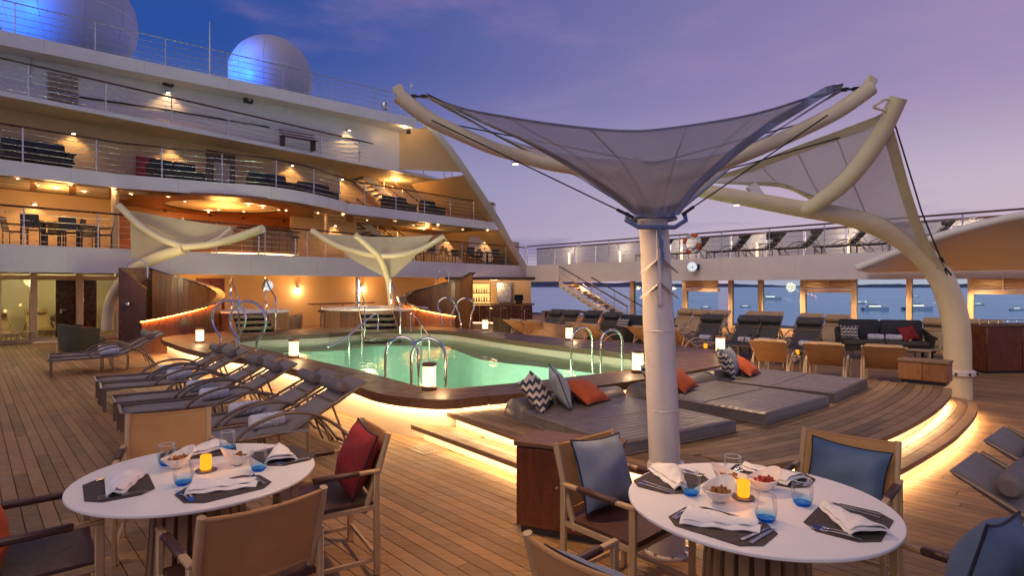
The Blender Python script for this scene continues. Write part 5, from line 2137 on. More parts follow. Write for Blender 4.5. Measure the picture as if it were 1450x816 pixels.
def omega(c, r_, h, ang, label, group):
    t = thing('pool_entry_hoop', label, 'grab hoop', c, 0, group)
    x = Vector((math.cos(ang), math.sin(ang), 0))
    cz = h - r_
    pts = [(-.42, 0), (-.42, .16 * h), (-.62, .24 * h)]
    path = [c + x * r_ * -.52 + Vector((0, 0, 0)), c + x * r_ * -.50 + Vector((0, 0, .17 * h)), c + x * r_ * -.62 + Vector((0, 0, .25 * h))]
    for k in range(17):
        a = R(222) - R(264) * k / 16
        path.append(c + x * r_ * math.cos(a) + Vector((0, 0, cz + r_ * math.sin(a))))
    path += [c + x * r_ * .62 + Vector((0, 0, .25 * h)), c + x * r_ * .50 + Vector((0, 0, .17 * h)), c + x * r_ * .52]
    mb = MB(); mb.tube(catmull(path, 2), .024, 8); mb.build('tube', 'chrome', t)
    for s_ in (-.52, .52):
        mb = MB(); mb.lathe([(.05, 0), (.05, .015), (.027, .02)], c + x * r_ * s_, 12); mb.build('foot_flange', 'chrome', t)
    return t


omega(G(324, 491, .5), .40, 1.0, R(-10), 'ring shaped chrome grab hoop on the coping by the left steps', 'ring hoops by the left steps')
omega(G(351, 497, .5), .40, 1.0, R(-10), 'ring shaped chrome grab hoop on the coping by the left steps', 'ring hoops by the left steps')
omega(G(632, 463, .5), .27, .92, R(5), 'ring shaped chrome grab hoop on the far coping before the second screen', 'ring hoops by the second screen')
omega(G(659, 465, .5), .27, .92, R(5), 'ring shaped chrome grab hoop on the far coping before the second screen', 'ring hoops by the second screen')

# ================================================================== lanterns on the coping
def make_lantern():
    t = thing('lantern', 'x', 'lantern')
    mb = MB(); mb.lathe([(.095, 0), (.10, .01), (.10, .035), (.085, .05)], (0, 0, 0), 24); mb.build('base', 'teak_coping', t)
    mb = MB(); mb.lathe([(.083, .045), (.083, .305)], (0, 0, 0), 24); mb.build('glass', 'lantern_glow', t)
    mb = MB(); mb.lathe([(.085, .30), (.095, .308), (.095, .335), (.06, .345)], (0, 0, 0), 24); mb.build('lid', 'teak_coping', t)
    return t


lan = make_lantern()
for px, py, lab in ((608, 552, 'cylindrical lantern glowing on the coping before the arched chrome rails'), (416, 507, 'cylindrical lantern glowing on the coping above the row of grey loungers'),
                    (903, 528, 'cylindrical lantern glowing on the coping left of the white mast'), (1020, 501, 'cylindrical lantern glowing on the broad coping end behind the daybeds'),
                    (687, 468, 'cylindrical lantern glowing on the far coping before the bar'), (806, 482, 'cylindrical lantern glowing on the far coping before the tub sofas'), (283, 486, 'cylindrical lantern glowing on the coping beside the left steps')):
    g = G(px, py, .5)
    o = place(lan, g, random.uniform(0, 6), lab, 'coping lanterns')
    ld = bpy.data.lights.new('light_source', 'POINT'); ld.energy = 5.0; ld.color = (1, .66, .32); ld.shadow_soft_size = .06
    lo = bpy.data.objects.new('light_source', ld); col.objects.link(lo); lo.parent = o; lo.location = (0, -.16, .2)

# ================================================================== sun loungers
def make_lounger(sling, frame, bolster, name='sun_lounger', back_deg=27.0, cloth_label='x', z0=.34):
    """foot at x=0, head towards +x"""
    t = thing(name, cloth_label, 'sun lounger')
    W = .31
    sl, bl_ = 1.15, .92
    ca, sa_ = math.cos(R(back_deg)), math.sin(R(back_deg))

    def seat(u, v):
        x = .02 + u * (sl - .02)
        y = (v - .5) * 2 * (W - .02)
        return (x, y, z0 + .005 - .03 * math.sin(math.pi * u) * (1 - .3 * (v - .5) ** 2) + (.03 * (1 - u) if u < .15 else 0) * -1)
    mb = MB(); mb.grid(seat, 14, 6, .014); mb.build('seat_sling', sling, t, ang=60)

    def back(u, v):
        y = (v - .5) * 2 * (W - .02)
        d = u * bl_
        dip = -.025 * math.sin(math.pi * u)
        return (sl + .02 + d * ca - dip * sa_, y, z0 + .01 + d * sa_ + dip * ca)
    mb = MB(); mb.grid(back, 10, 6, .014); mb.build('back_sling', sling, t, ang=60)
    for s_ in (-1, 1):
        y = W * s_
        mb = MB(); mb.tube([(0, y, z0), (sl * .5, y, z0 - .01), (sl, y, z0), ], .017, 8, flat=1.0); mb.build('side_rail', frame, t)
        mb = MB(); mb.tube([(sl, y, z0), (sl + bl_ * ca, y, z0 + bl_ * sa_)], .016, 8); mb.build('back_rail', frame, t)
        mb = MB(); mb.bar((.04, y, 0), (.04, y, z0), .03, .045, up=(1, 0, 0)); mb.build('leg', frame, t)
        # arched arm that runs on to the rear foot
        arc = catmull([(.62, y * 1.03, z0 - .02), (.80, y * 1.06, z0 + .12), (1.10, y * 1.08, z0 + .20), (1.42, y * 1.08, z0 + .14), (1.70, y * 1.06, z0 - .06), (1.92, y * 1.04, .0)], 4)
        mb = MB(); mb.tube(arc, .018, 8); mb.build('arm', frame, t)
        mb = MB(); mb.tube([(sl + .50 * ca, y * .95, z0 + .50 * sa_), (1.80, y * .95, .02)], .013, 6); mb.build('prop', frame, t)
        mb = MB(); mb.tube([(1.05, y * .98, z0 - .01), (1.10, y * .98, 0)], .015, 6); mb.build('leg', frame, t)
    mb = MB(); mb.tube([(0, -W, z0), (0, W, z0)], .018, 8); mb.build('foot_bar', frame, t)
    mb = MB(); mb.tube([(1.86, -W, .06), (1.86, W, .06)], .012, 6); mb.build('rear_bar', frame, t)
    c = (sl + .68 * ca - .055 * sa_, 0, z0 + .01 + .68 * sa_ + .075 * ca)
    prof = [(.0, -W * .92), (.045, -W * .91), (.066, -W * .84), (.070, -W * .4), (.070, W * .4), (.066, W * .84), (.045, W * .91), (.0, W * .92)]
    mb = MB(); mb.lathe(prof, (0, 0, 0), 16)
    Mx = Matrix.Translation(c) @ Matrix.Rotation(R(-90), 4, 'X')
    mb.v = [Mx @ v for v in mb.v]
    mb.build('head_bolster', bolster, t)
    mb = MB(); mb.bar((sl + .55 * ca, -W, z0 + .55 * sa_ - .02), (sl + .55 * ca, W, z0 + .55 * sa_ - .02), .02, .02); mb.build('back_bar', frame, t)
    return t


def ldir(dx, dy):
    return math.atan2(dy, dx)


lg = make_lounger('sling_grey', 'lounger_frame_taupe', 'bolster_grey')
lb = make_lounger('sling_beige', 'lounger_frame_beige', 'bolster_beige', back_deg=47)
lbb = make_lounger('sling_beige', 'lounger_frame_beige', 'bolster_beige', back_deg=30)
ldk = make_lounger('sling_dark', 'lounger_frame_taupe', 'sling_dark', back_deg=47)


def make_towel():
    t = thing('rolled_towel', 'x', 'towel')
    mb = MB()
    N = 20
    prof = [(.0, -.13), (.05, -.128), (.058, -.11), (.058, .11), (.05, .128), (.0, .13)]
    mb.lathe(prof, (0, 0, .058), N)
    Mx = Matrix.Translation((0, 0, .058)) @ Matrix.Rotation(R(90), 4, 'X') @ Matrix.Translation((0, 0, -.058))
    mb.v = [Mx @ v for v in mb.v]
    mb.build('roll', 'towel_white', t)
    mb = MB(); mb.lathe([(.060, -.06), (.061, -.05), (.061, .10), (.060, .11)], (0, 0, .058), N); mb.f = [f for f in mb.f if len(f) == 4]
    mb.v = [Mx @ v for v in mb.v]
    mb.build('printed_end', 'towel_print', t)
    return t


tw = make_towel()
tw.scale = (1.3, 1.3, 1.3)
ORD = ['first', 'second', 'third', 'fourth', 'fifth', 'sixth', 'seventh', 'eighth', 'ninth', 'tenth']
DL = Vector((.78, .62, 0)).normalized()
RZ = ldir(DL.x, DL.y)
feet = [(-6.55, 9.16), (-6.06, 8.58), (-5.19, 7.58), (-4.68, 6.96), (-3.85, 6.03), (-3.35, 5.43)]
for k, f in enumerate(feet):
    place(lg, (f[0], f[1], 0), RZ + random.uniform(-.035, .035), 'grey sling lounger before the pool wall, %s in its row from the wooden screen' % ORD[k], 'row of grey loungers by the pool')
    q = v3(f, .345) + DL * 1.02
    place(tw, q, RZ + R(90), 'rolled printed towel on the %s grey lounger of the pool row from the wooden screen' % ORD[k], 'towels on the pool row')
for k, f in enumerate([(-9.35, 11.75), (-9.80, 12.32)]):
    place(lg, (f[0], f[1], 0), RZ, 'grey sling lounger apart by the wooden screen, the one %s' % ('nearer the pool row', 'nearer the glass front')[k], 'two grey loungers by the screen')
    place(tw, v3(f, .345) + DL * 1.02, RZ + R(90), 'rolled printed towel on the lounger by the wooden screen %s' % ('nearer the pool row', 'nearer the glass front')[k], 'towels by the screen')


def make_side_table(top, frame, name='side_table'):
    t = thing(name, 'x', 'side table')

    def tp(u, v):
        x = (u - .5) * .5
        edge = abs(u - .5) * 2
        return (x, (v - .5) * .42, .36 - .03 * max(0, edge - .75) * 4 * .5)
    mb = MB(); mb.grid(tp, 12, 2, .014); mb.build('top', top, t, ang=60)
    for sx in (-.23, .23):
        for sy in (-.19, .19):
            mb = MB(); mb.bar((sx, sy, 0), (sx, sy, .34), .022, .022, up=(1, 0, 0)); mb.build('leg', frame, t)
    for sx in (-.23, .23):
        mb = MB(); mb.bar((sx, -.19, .30), (sx, .19, .30), .018, .018); mb.build('rail', frame, t)
    return t


stg = make_side_table('sling_grey', 'lounger_frame_taupe')
stb = make_side_table('lounger_frame_beige', 'lounger_frame_beige')
place(stg, G(402, 655, 0), R(20), 'small grey side table between the loungers and the red cushion chair')
place(stg, G(163, 524, 0), R(30), 'small grey side table between the two loungers near the screen')
place(stb, G(64, 504, 0), R(40), 'small beige side table before the olive wicker sofa')
place(stb, G(36, 486, 0), R(35), 'small beige side table beside the loungers at the glass front')
place(stb, G(1113, 526, 0) + Vector((.25, .9, 0)), R(45), 'small beige side table with a tea light behind the daybeds')

# loungers against the left glass front, heads to the glass
HN = ldir(FN.x, FN.y)
for px, py in ((6, 488), (66, 481), (112, 478)):
    g = G(px, py)
    place(lb, (g.x - FN.x * .3, g.y - FN.y * .3, 0), HN, 'beige lounger with its head against the left glass front', 'beige loungers at the left glass front')
# right side: heads towards the windows
HR = ldir(RN.x, RN.y)
HEADB = [(1002, 449), (1025, 450), (1076, 452), (1101, 453), (1154, 456), (1188, 458), (1328, 464), (1402, 467), (975, 447)]
for k, (px, py) in enumerate(sorted(HEADB, reverse=True)):
    Y = FPX * 1.06 / (py - PY0)
    X = (px - PX0) / FPX * Y
    place(lb, (X - RN.x * 1.9, Y - RN.y * 1.9, 0), HR + random.uniform(-.04, .04), 'beige lounger with its head to the sea windows, %s from the service counter' % ORD[k], 'beige loungers at the sea windows')
for k, (px, py) in enumerate(((1166, 464), (1108, 461), (1080, 460), (1026, 458))):
    Y = FPX * 1.06 / (py - PY0)
    X = (px - PX0) / FPX * Y
    f = Vector((X - RN.x * 1.9, Y - RN.y * 1.9, 0))
    place(ldk, f, HR + R(8), 'charcoal lounger before the beige window loungers, %s from the red cushion sofa' % ORD[k], 'charcoal loungers before the windows')
    place(tw, f + Vector((math.cos(HR), math.sin(HR), 0)) * .95 + Vector((0, 0, .345)), HR, 'rolled towel on the %s charcoal lounger from the red cushion sofa' % ORD[k], 'towels on the charcoal loungers')
# turned the other way: backs seen from behind the daybeds
HB = ldir(-.55, -.83)
for k, (hx, hy) in enumerate(((6.22, 9.75), (5.45, 10.2), (4.72, 10.75))):
    place(lbb, (hx + .55 * 1.9, hy + .83 * 1.9, 0), HB, 'beige lounger with its back to the daybeds, %s from the orange wood cabinet' % ORD[k], 'beige loungers behind the daybeds')
HB2 = ldir(-.72, -.62)
for k, (hx, hy) in enumerate(((3.75, 14.0), (3.15, 14.4), (2.0, 15.2), (.55, 16.9), (.05, 17.3))):
    place(lbb, (hx + .72 * 1.9, hy + .62 * 1.9, 0), HB2, 'beige lounger with its back to the far pool edge, %s from the white mast' % ORD[k], 'beige loungers beyond the pool')
for k, (px, Y) in enumerate(((872, 17.6), (845, 18.6), (815, 19.0), (793, 19.5))):
    X = (px - PX0) / FPX * Y
    place(ldk, (X - 1.3, Y - 1.2, 0), ldir(.7, .7), 'charcoal lounger before the white stair, %s from the foot of the stair' % ORD[k], 'charcoal loungers beside the stair')
# upper side deck
for k, px in enumerate((1400, 1330, 1262, 1207, 1157, 1097, 1050, 1005, 952, 905)):
    q = RA(px, 1.1, Z2)
    place(ldk, q, ldir(RD.x, RD.y), 'dark lounger on the upper side deck, %s from the shell canopy' % ORD[k], 'dark loungers on the upper side deck')
# right foreground loungers
for k, (hx, hy) in enumerate(((2.78, 3.50), (3.50, 4.15))):
    dx, dy = -.64, .76
    place(lg, (hx - dx * 1.95, hy - dy * 1.95, 0), ldir(dx, dy), ('grey lounger with its raised head end beside the right dining table', 'grey lounger beyond the one at the right dining table, nearer the curved step')[k], 'grey loungers beside the right table')

# ================================================================== cushions
def pillow(name, label, c, sx, sz, th, mat, yaw, tilt, roll=0.0, piping='piping_navy', group=None):
    """stands on its lower edge at c, leaning back by tilt; faces yaw"""
    t = thing(name, label, 'cushion', c, 0, group)
    Rm = Matrix.Rotation(yaw - R(90), 4, 'Z') @ Matrix.Rotation(-tilt, 4, 'X') @ Matrix.Rotation(roll, 4, 'Y')
    T = Matrix.Translation(Vector(c)) @ Rm

    def pinch(u, v):
        a, b = (u - .5) * 2, (v - .5) * 2
        e = 1 - .10 * (1 - a * a) * (b * b) * 1.0
        f = 1 - .10 * (1 - b * b) * (a * a) * 1.0
        return a * sx / 2 * f, sz / 2 + b * sz / 2 * e

    def hth(u, v):
        a, b = (u - .5) * 2, (v - .5) * 2
        base = max(0, (1 - a * a)) ** .45 * max(0, (1 - b * b)) ** .45
        wr = .012 * math.sin(9 * u + 5 * v) * math.sin(7 * v - 3 * u) * base
        return th / 2 * base + wr
    mb = MB()
    N = 14
    vs_, fs_ = [], []
    for side in (1, -1):
        for i in range(N + 1):
            for j in range(N + 1):
                x, z = pinch(i / N, j / N)
                vs_.append(T @ Vector((x, side * hth(i / N, j / N), z)))
    m = N + 1
    K = m * m
    for i in range(N):
        for j in range(N):
            a = i * m + j
            fs_.append((a, a + m, a + m + 1, a + 1)[::-1])
            fs_.append((K + a, K + a + m, K + a + m + 1, K + a + 1))
    mb.add(vs_, fs_)
    o = mb.build('cover', mat, t, ang=80)
    # merge the rim by piping
    ring = []
    for k in range(N):
        ring.append((k / N, 0))
    for k in range(N):
        ring.append((1, k / N))
    for k in range(N):
        ring.append((1 - k / N, 1))
    for k in range(N):
        ring.append((0, 1 - k / N))
    if piping:
        mb = MB(); mb.tube([T @ Vector((pinch(u, v)[0], 0, pinch(u, v)[1])) for u, v in ring], .006, 6, closed=True); mb.build('piping', piping, t)
    return t


# ================================================================== daybeds on the platform
def daybed(FL, d, label, cushions):
    d = Vector(d).normalized()
    b = Vector((-d.y, d.x))                # towards the pool
    W_, D_ = 1.58, 1.52
    z = .34
    t = thing('daybed', label, 'daybed', (FL[0], FL[1], z))
    FLv = Vector(FL)
    # two mattress halves, quilted in channels that run along d
    for h in range(2):
        o0 = FLv + b * (D_ / 2 * h + .004 * h)
        dep = D_ / 2 - .006
        n = 9

        def top(u, v):
            p = o0 + d * (W_ * u) + b * (dep * v)
            e = min(u, 1 - u) * W_
            e2 = min(v, 1 - v) * dep
            edge = min(1, min(e, e2) / .022)
            zz = z + .135 - .02 * (1 - math.sqrt(max(0, 1 - (1 - edge) ** 2)))
            ch = abs(math.sin(math.pi * v * n))
            zz += .008 * (ch ** .3 - 1) * edge
            zz -= .006 * math.sin(math.pi * u) * math.sin(math.pi * v)
            return Vector((p.x, p.y, zz))
        mb = MB()
        mb.grid(top, 26, n * 6)
        rim = []
        nu, nv = 26, n * 6
        m = nv + 1
        rim = [i * m for i in range(nu + 1)] + [nu * m + j for j in range(1, m)] + [i * m + nv for i in range(nu - 1, -1, -1)] + [j for j in range(nv - 1, 0, -1)]
        K = len(mb.v)
        mb.v += [Vector((mb.v[i].x, mb.v[i].y, z + .003)) for i in rim]
        L = len(rim)
        for k in range(L):
            mb.f.append((rim[(k + 1) % L], rim[k], K + k, K + (k + 1) % L))
        mat_o = mb.build('mattress', 'vinyl_grey', t, ang=70)
        for zp in (.115, .012):
            ring = []
            for (u, v) in [(k / 12, 0) for k in range(12)] + [(1, k / 8) for k in range(8)] + [(1 - k / 12, 1) for k in range(12)] + [(0, 1 - k / 8) for k in range(8)]:
                p = o0 + d * (W_ * u) + b * (dep * v)
                ring.append(Vector((p.x, p.y, z + zp)))
            mp = MB(); mp.tube(ring, .007, 6, closed=True); mp.build('piping', 'bolster_grey', mat_o)
    # half round back bolster, two lengths
    for h in range(2):
        a0, a1 = W_ * .5 * h + .006, W_ * .5 * (h + 1) - .006
        prof = [Vector((.20 * math.cos(a), .22 * math.sin(a))) for a in [math.pi * k / 12 for k in range(13)]]
        mb = MB()
        vs_ = []
        for s_ in (a0, a0 + .015, a1 - .015, a1):
            sc_ = .93 if s_ in (a0, a1) else 1.0
            for q in prof:
                p = FLv + b * (D_ + .19 - q.x * sc_) + d * s_
                vs_.append((p.x, p.y, z + .004 + q.y * sc_))
        fs_ = []
        for r_ in range(3):
            for k in range(12):
                fs_.append((r_ * 13 + k, r_ * 13 + k + 1, (r_ + 1) * 13 + k + 1, (r_ + 1) * 13 + k))
        fs_.append(tuple(range(13))[::-1])
        fs_.append(tuple(39 + k for k in range(13)))
        mb.add(vs_, fs_)
        mb.build('bolster', 'vinyl_grey', t, ang=50)
    face = math.atan2(-b.y, -b.x)
    for (u, w, mt, yaw, tilt, roll, lab) in cushions:
        p = FLv + d * (W_ * u) + b * (D_ - w)
        pillow('cushion', lab, (p.x, p.y, z + .145), .50, .44, .17, mt, face + yaw, tilt, roll, 'piping_navy' if 'zig' not in mt else None)
    return t


daybed((.93, 5.02), (.84, .54), 'grey quilted daybed with zigzag cushion nearest the platform corner', [
    (.18, .10, 'cushion_zigzag', R(35), R(-38), R(8), 'zigzag patterned cushion on the daybed by the platform corner'),
    (.36, .06, 'cushion_pale', R(62), R(-22), R(6), 'pale grey cushion leaning on the zigzag one of the corner daybed'),
    (.60, .18, 'cushion_orange', R(20), R(-62), R(-4), 'orange cushion on the daybed by the platform corner')])
daybed((2.68, 6.15), (.77, .64), 'grey quilted daybed between two others behind the white mast', [
    (.12, .10, 'cushion_zigzag', R(25), R(-34), R(4), 'zigzag patterned cushion on the daybed behind the mast'),
    (.24, .06, 'cushion_slate', R(30), R(-20), R(0), 'slate blue cushion on the daybed behind the mast'),
    (.34, .28, 'cushion_orange', R(8), R(-55), R(6), 'orange cushion on the daybed behind the mast')])
daybed((4.07, 7.35), (.70, .72), 'grey quilted daybed at the far end of the platform', [
    (.20, .08, 'cushion_zigzag', R(30), R(-28), R(4), 'zigzag patterned cushion on the far end daybed'),
    (.32, .07, 'cushion_slate', R(12), R(-25), R(0), 'slate blue cushion on the far end daybed'),
    (.44, .26, 'cushion_orange', R(5), R(-58), R(0), 'orange cushion on the far end daybed')])


# ================================================================== cabinets
def cabinet(A, d, w, dep, h, label, front='mahogany', top='teak_coping', z=0.0):
    d = Vector(d).normalized()
    b = Vector((-d.y, d.x))
    A = Vector(A)
    t = thing('deck_cabinet', label, 'cabinet', (A.x, A.y, z))
    rz = math.atan2(d.y, d.x)

    def bx(nm, u0, u1, v0, v1, z0, z1, mt, ch=.004):
        c = A + d * (u0 + u1) / 2 + b * (v0 + v1) / 2
        mb = MB(); mb.box((c.x, c.y, z + (z0 + z1) / 2), (u1 - u0, v1 - v0, z1 - z0), rz=rz, ch=ch); return mb.build(nm, mt, t)
    bx('plinth', .03, w - .03, .03, dep - .03, 0, .05, 'black_plastic')
    bx('carcass', 0, w, .02, dep, .05, h - .035, front)
    half = w / 2
    for k in range(2):
        bx('door', half * k + .006, half * (k + 1) - .006, 0, .018, .06, h - .045, front)
        q = A + d * (half + (.05 if k else -.05)) - b * .006
        mb = MB(); mb.lathe([(.0, .012), (.012, .006), (.012, -.006), (0, -.012)], (q.x, q.y, z + h * .55), 8); mb.build('knob', 'steel', t)
    bx('top', -.012, w + .012, -.012, dep + .01, h - .033, h, top)
    return t


cabinet((.026, 4.30), (.92, -.38), .74, .36, .68, 'dark mahogany cabinet standing before the platform step')
cc = G(1273, 541, .34)
cabinet((5.93, 8.95), (.60, -.62), .62, .36, .36, 'lit orange wood cabinet on the platform edge beside the arched mast', 'teak_panel', 'teak_platform', .34)
g = G(1398, 530)
cabinet((g.x, g.y), (.97, .10), 1.6, .7, 1.0, 'tall mahogany service counter right of the arched mast', 'mahogany', 'teak_coping')
ct = thing('counter_rack', 'low metal rack on top of the tall service counter', 'rack', (g.x + .7, g.y + .4, 1.0))
for k in range(7):
    mb = MB(); mb.tube([(g.x + .12 + k * .2, g.y + .35, 1.0), (g.x + .12 + k * .2, g.y + .35, 1.09)], .01, 6); mb.build('post', 'steel', ct)
mb = MB(); mb.tube([(g.x + .12, g.y + .35, 1.09), (g.x + 1.32, g.y + .35, 1.09)], .01, 6); mb.build('rail', 'steel', ct)


# ================================================================== sofas
def sofa(c, rz, label, w=1.9, high=True, mats=('wicker_brown', 'sofa_seat', 'sofa_charcoal'), seats=2):
    t = thing('sofa', label, 'sofa', c, rz)
    fr, st_, bk = mats
    D_ = .82
    mb = MB(); mb.box((0, 0, .28), (D_, w, .12), ch=.02); mb.build('frame', fr, t)
    for sx in (-D_ / 2 + .06, D_ / 2 - .06):
        for sy in (-w / 2 + .07, w / 2 - .07, 0):
            mb = MB(); mb.tube([(sx, sy, 0), (sx * .97, sy, .24)], [.022, .032], 7); mb.build('leg', fr, t)
    sw = (w - .16) / seats
    for k in range(seats):
        y = -w / 2 + .08 + sw * (k + .5)
        mb = MB(); mb.box((.04, y, .405), (D_ - .16, sw - .01, .13), ch=.035); mb.build('seat_cushion', st_, t, ang=60)
        if high:
            Mx = Matrix.Rotation(R(-12), 4, 'Y')
            mb = MB(); mb.box((-D_ / 2 + .10, y, .70), (.14, sw - .015, .52), M=Mx, ch=.04); mb.build('back_cushion', bk, t, ang=60)
    for s_ in (-1, 1):
        arm_ = [(D_ / 2 - .02, s_ * (w / 2 + .02), .56), (.1, s_ * (w / 2 - .01), .60), (-D_ / 2 + .05, s_ * (w / 2 - .03), .70)]
        mb = MB()

        def side(u, v):
            x = D_ / 2 - .05 - u * (D_ - .1)
            top = .55 + .16 * u
            return (x, s_ * (w / 2 - .05 + .06 * v), .24 + (top - .24) * v)
        mb.grid(side, 8, 5, .05 * s_); mb.build('arm_panel', fr, t, ang=60)
        mb = MB(); mb.tube(arm_, .03, 8); mb.build('arm_rail', fr, t)
    mb = MB(); mb.box((-D_ / 2 + .02, 0, .50), (.05, w - .06, .50), ch=.015); mb.build('back_panel', fr, t)
    return t


def tub_sofa(c, rz, label, w=1.5, mat='wicker_olive', seat='sofa_seat'):
    """low sofa with a wraparound woven back, front towards +x"""
    t = thing('tub_sofa', label, 'sofa', c, rz)
    hw, hd = w / 2, .42
    path = []
    for k in range(25):
        a = R(-100) - R(160) * k / 24
        path.append((hw, a))

    def wall(u, v):
        a = R(70) + R(220) * u
        sx = abs(math.cos(a)) ** .55 * (1 if math.cos(a) > 0 else -1)
        sy = abs(math.sin(a)) ** .55 * (1 if math.sin(a) > 0 else -1)
        fl = 1 + .10 * v
        h = .62 + .10 * math.sin(math.pi * u)
        return (sx * hd * fl, sy * hw * fl, .04 + h * v)
    mb = MB(); mb.grid(wall, 40, 8, .06); mb.build('woven_shell', mat, t, ang=60)
    mb = MB(); mb.box((.05, 0, .30), (.72, w - .22, .20), ch=.04); mb.build('seat_cushion', seat, t, ang=60)
    mb = MB(); mb.box((-.22, 0, .55), (.18, w - .34, .34), M=Matrix.Rotation(R(-10), 4, 'Y'), ch=.06); mb.build('back_cushion', 'sofa_charcoal', t, ang=60)
    return t


# sofa by the windows faces the pool
yaw = math.atan2(-RN.y, -RN.x) + R(8)
gs = G(1252, 512) + Vector((.25, .45, 0))
sofa(gs, yaw + R(22), 'charcoal two seat sofa with a red cushion before the sea windows', 2.0)
fx = Vector((math.cos(yaw + R(22)), math.sin(yaw + R(22)), 0))
fy = Vector((-fx.y, fx.x, 0))
pillow('cushion', 'zigzag cushion at the arm of the charcoal sofa before the windows', gs + fx * -.02 - fy * .72 + Vector((0, 0, .475)), .42, .36, .14, 'cushion_zigzag', math.atan2(fx.y, fx.x) - R(6), R(-24), 0, None)
pillow('cushion', 'red cushion at the arm of the charcoal sofa before the windows', gs + fx * .04 + fy * .62 + Vector((0, 0, .475)), .44, .40, .15, 'cushion_red', math.atan2(fx.y, fx.x) + R(20), R(-30), R(10))
for k in (-.18, .2):
    place(tw, gs + fx * .14 + fy * k + Vector((0, 0, .472)), math.atan2(fx.y, fx.x), 'rolled white towel on the charcoal sofa before the windows', 'towels on the charcoal sofa')
g2 = Vector((3.55, 16.4, 0))
sofa(g2, yaw - R(15), 'charcoal sofa with a striped cushion half hidden by the white mast', 2.2)
f2 = Vector((math.cos(yaw - R(15)), math.sin(yaw - R(15)), 0))
n2 = Vector((-f2.y, f2.x, 0))
pillow('cushion', 'zigzag cushion on the charcoal sofa behind the white mast', g2 + f2 * .0 - n2 * .70 + Vector((0, 0, .475)), .46, .42, .15, 'cushion_zigzag', math.atan2(f2.y, f2.x), R(-20), 0, None)
g3 = G(102, 500) + Vector((-.1, .45, 0))
tub_sofa(g3, R(48), 'olive wicker tub sofa seen from behind before the left glass front', 1.65)
pillow('cushion', 'orange cushion lying in the olive wicker tub sofa', g3 + Vector((.30, .0, .42)), .40, .36, .13, 'cushion_orange', R(90), R(-40), R(12))
tub_sofa((1.05, 17.4, 0), R(30), 'beige woven tub sofa beyond the far lantern', 1.5, 'bolster_beige')
tub_sofa((2.2, 17.0, 0), R(30), 'beige woven tub sofa next to the dark one beyond the pool', 1.3, 'bolster_beige')
tub_sofa((2.75, 16.2, 0), R(40), 'dark wicker tub sofa beside the half hidden charcoal sofa', 1.3, 'wicker_brown')
tub_sofa((-.1, 19.3, 0), R(20), 'dark wicker tub sofa before the bar stools', 1.2, 'wicker_olive')
tub_sofa((-8.1, 21.2, 0), R(200), 'beige woven tub sofa beside the clock wall', 1.2, 'bolster_beige')

# dark benches on the terraces
for px, off, z, lab in ((52, 1.2, Z3, 'dark cushioned sofa at the left end of the upper terrace'), (250, 1.2, Z3, 'dark cushioned sofa between the red panel and the terrace door'),
                        (385, .7, Z3, 'dark cushioned sofa in the bulge of the upper terrace'), (450, 1.3, Z3, 'dark cushioned sofa where the bulging balcony ends'),
                        (565, 1.6, Z3, 'dark cushioned sofa below the outer stair of the upper terrace'), (612, 1.3, Z3, 'dark cushioned sofa left of the terrace lifebuoy')):
    sofa(FA(px, off, z), FANG + R(180), lab, 1.7 if px != 612 else 1.2)
mb = MB(); band(mb, off_path(193, 221, 2.86), 5.75, 6.55, .03, FN)
tag(mb.build('red_panel', 'red_box'), 'dark red panel on the wall of the upper terrace', 'panel')
dt = thing('terrace_door', 'mahogany framed door with a lit window on the upper terrace', 'door', FA(313, 2.85, Z3))
mb = MB(); band(mb, off_path(293, 333, 2.84), 5.3, 7.2, .05, FN); mb.build('frame', 'mahogany', dt)
mb = MB(); band(mb, off_path(303, 325, 2.82), 6.0, 6.75, .012, FN); mb.build('pane', 'soffit_cream', dt)
bn = thing('slatted_bench', 'dark slatted bench on the top terrace', 'bench', TW(410, 196, .5))
for k in range(5):
    a, b = TW(386, 0, .35 + k * .10).xy, TW(437, 0, .35 + k * .10).xy
    zz = 7.5 + (.42 if k > 1 else .58 + (1 - k) * .14)
    mb = MB(); mb.bar(v3(a, zz), v3(b, zz), .08, .025); mb.build('slat', 'mahogany', bn)
for px in (390, 433):
    a = TW(px, 0, .55).xy
    mb = MB(); mb.bar(v3(a, 7.5), v3(a, 7.92), .05, .35, up=(FN.x, FN.y, 0)); mb.build('leg', 'dark_panel', bn)

# ================================================================== bar deck (first balcony): curved bar, tables
br_ = thing('curved_bar', 'curved wooden bar counter with a lit foot on the first balcony', 'bar', FA(350, 1.9, Z2))
cb = FA(345, 2.8, 0)
for k in range(18):
    a0, a1 = R(195) + R(160) * k / 18 + .006, R(195) + R(160) * (k + 1) / 18
    am = (a0 + a1) / 2
    mb = MB(); mb.box((cb.x + 2.3 * math.cos(am), cb.y + 2.3 * math.sin(am), Z2 + .53), (.05, 2.3 * (a1 - a0), .94), rz=am); mb.build('front_board', 'teak_panel', br_)
mb = MB(); mb.lathe([(1.85, Z2 + 1.0), (2.42, Z2 + 1.0), (2.42, Z2 + 1.05), (1.85, Z2 + 1.05)], (cb.x, cb.y, 0), 30, R(193), R(357)); mb.build('counter_top', 'dark_panel', br_)
strip = [Vector((cb.x + 2.36 * math.cos(R(195) + R(160) * k / 24), cb.y + 2.36 * math.sin(R(195) + R(160) * k / 24), Z2 + .06)) for k in range(25)]
mb = MB(); mb.tube(strip, .02, 6); mb.build('light_strip', 'led_soft', br_)


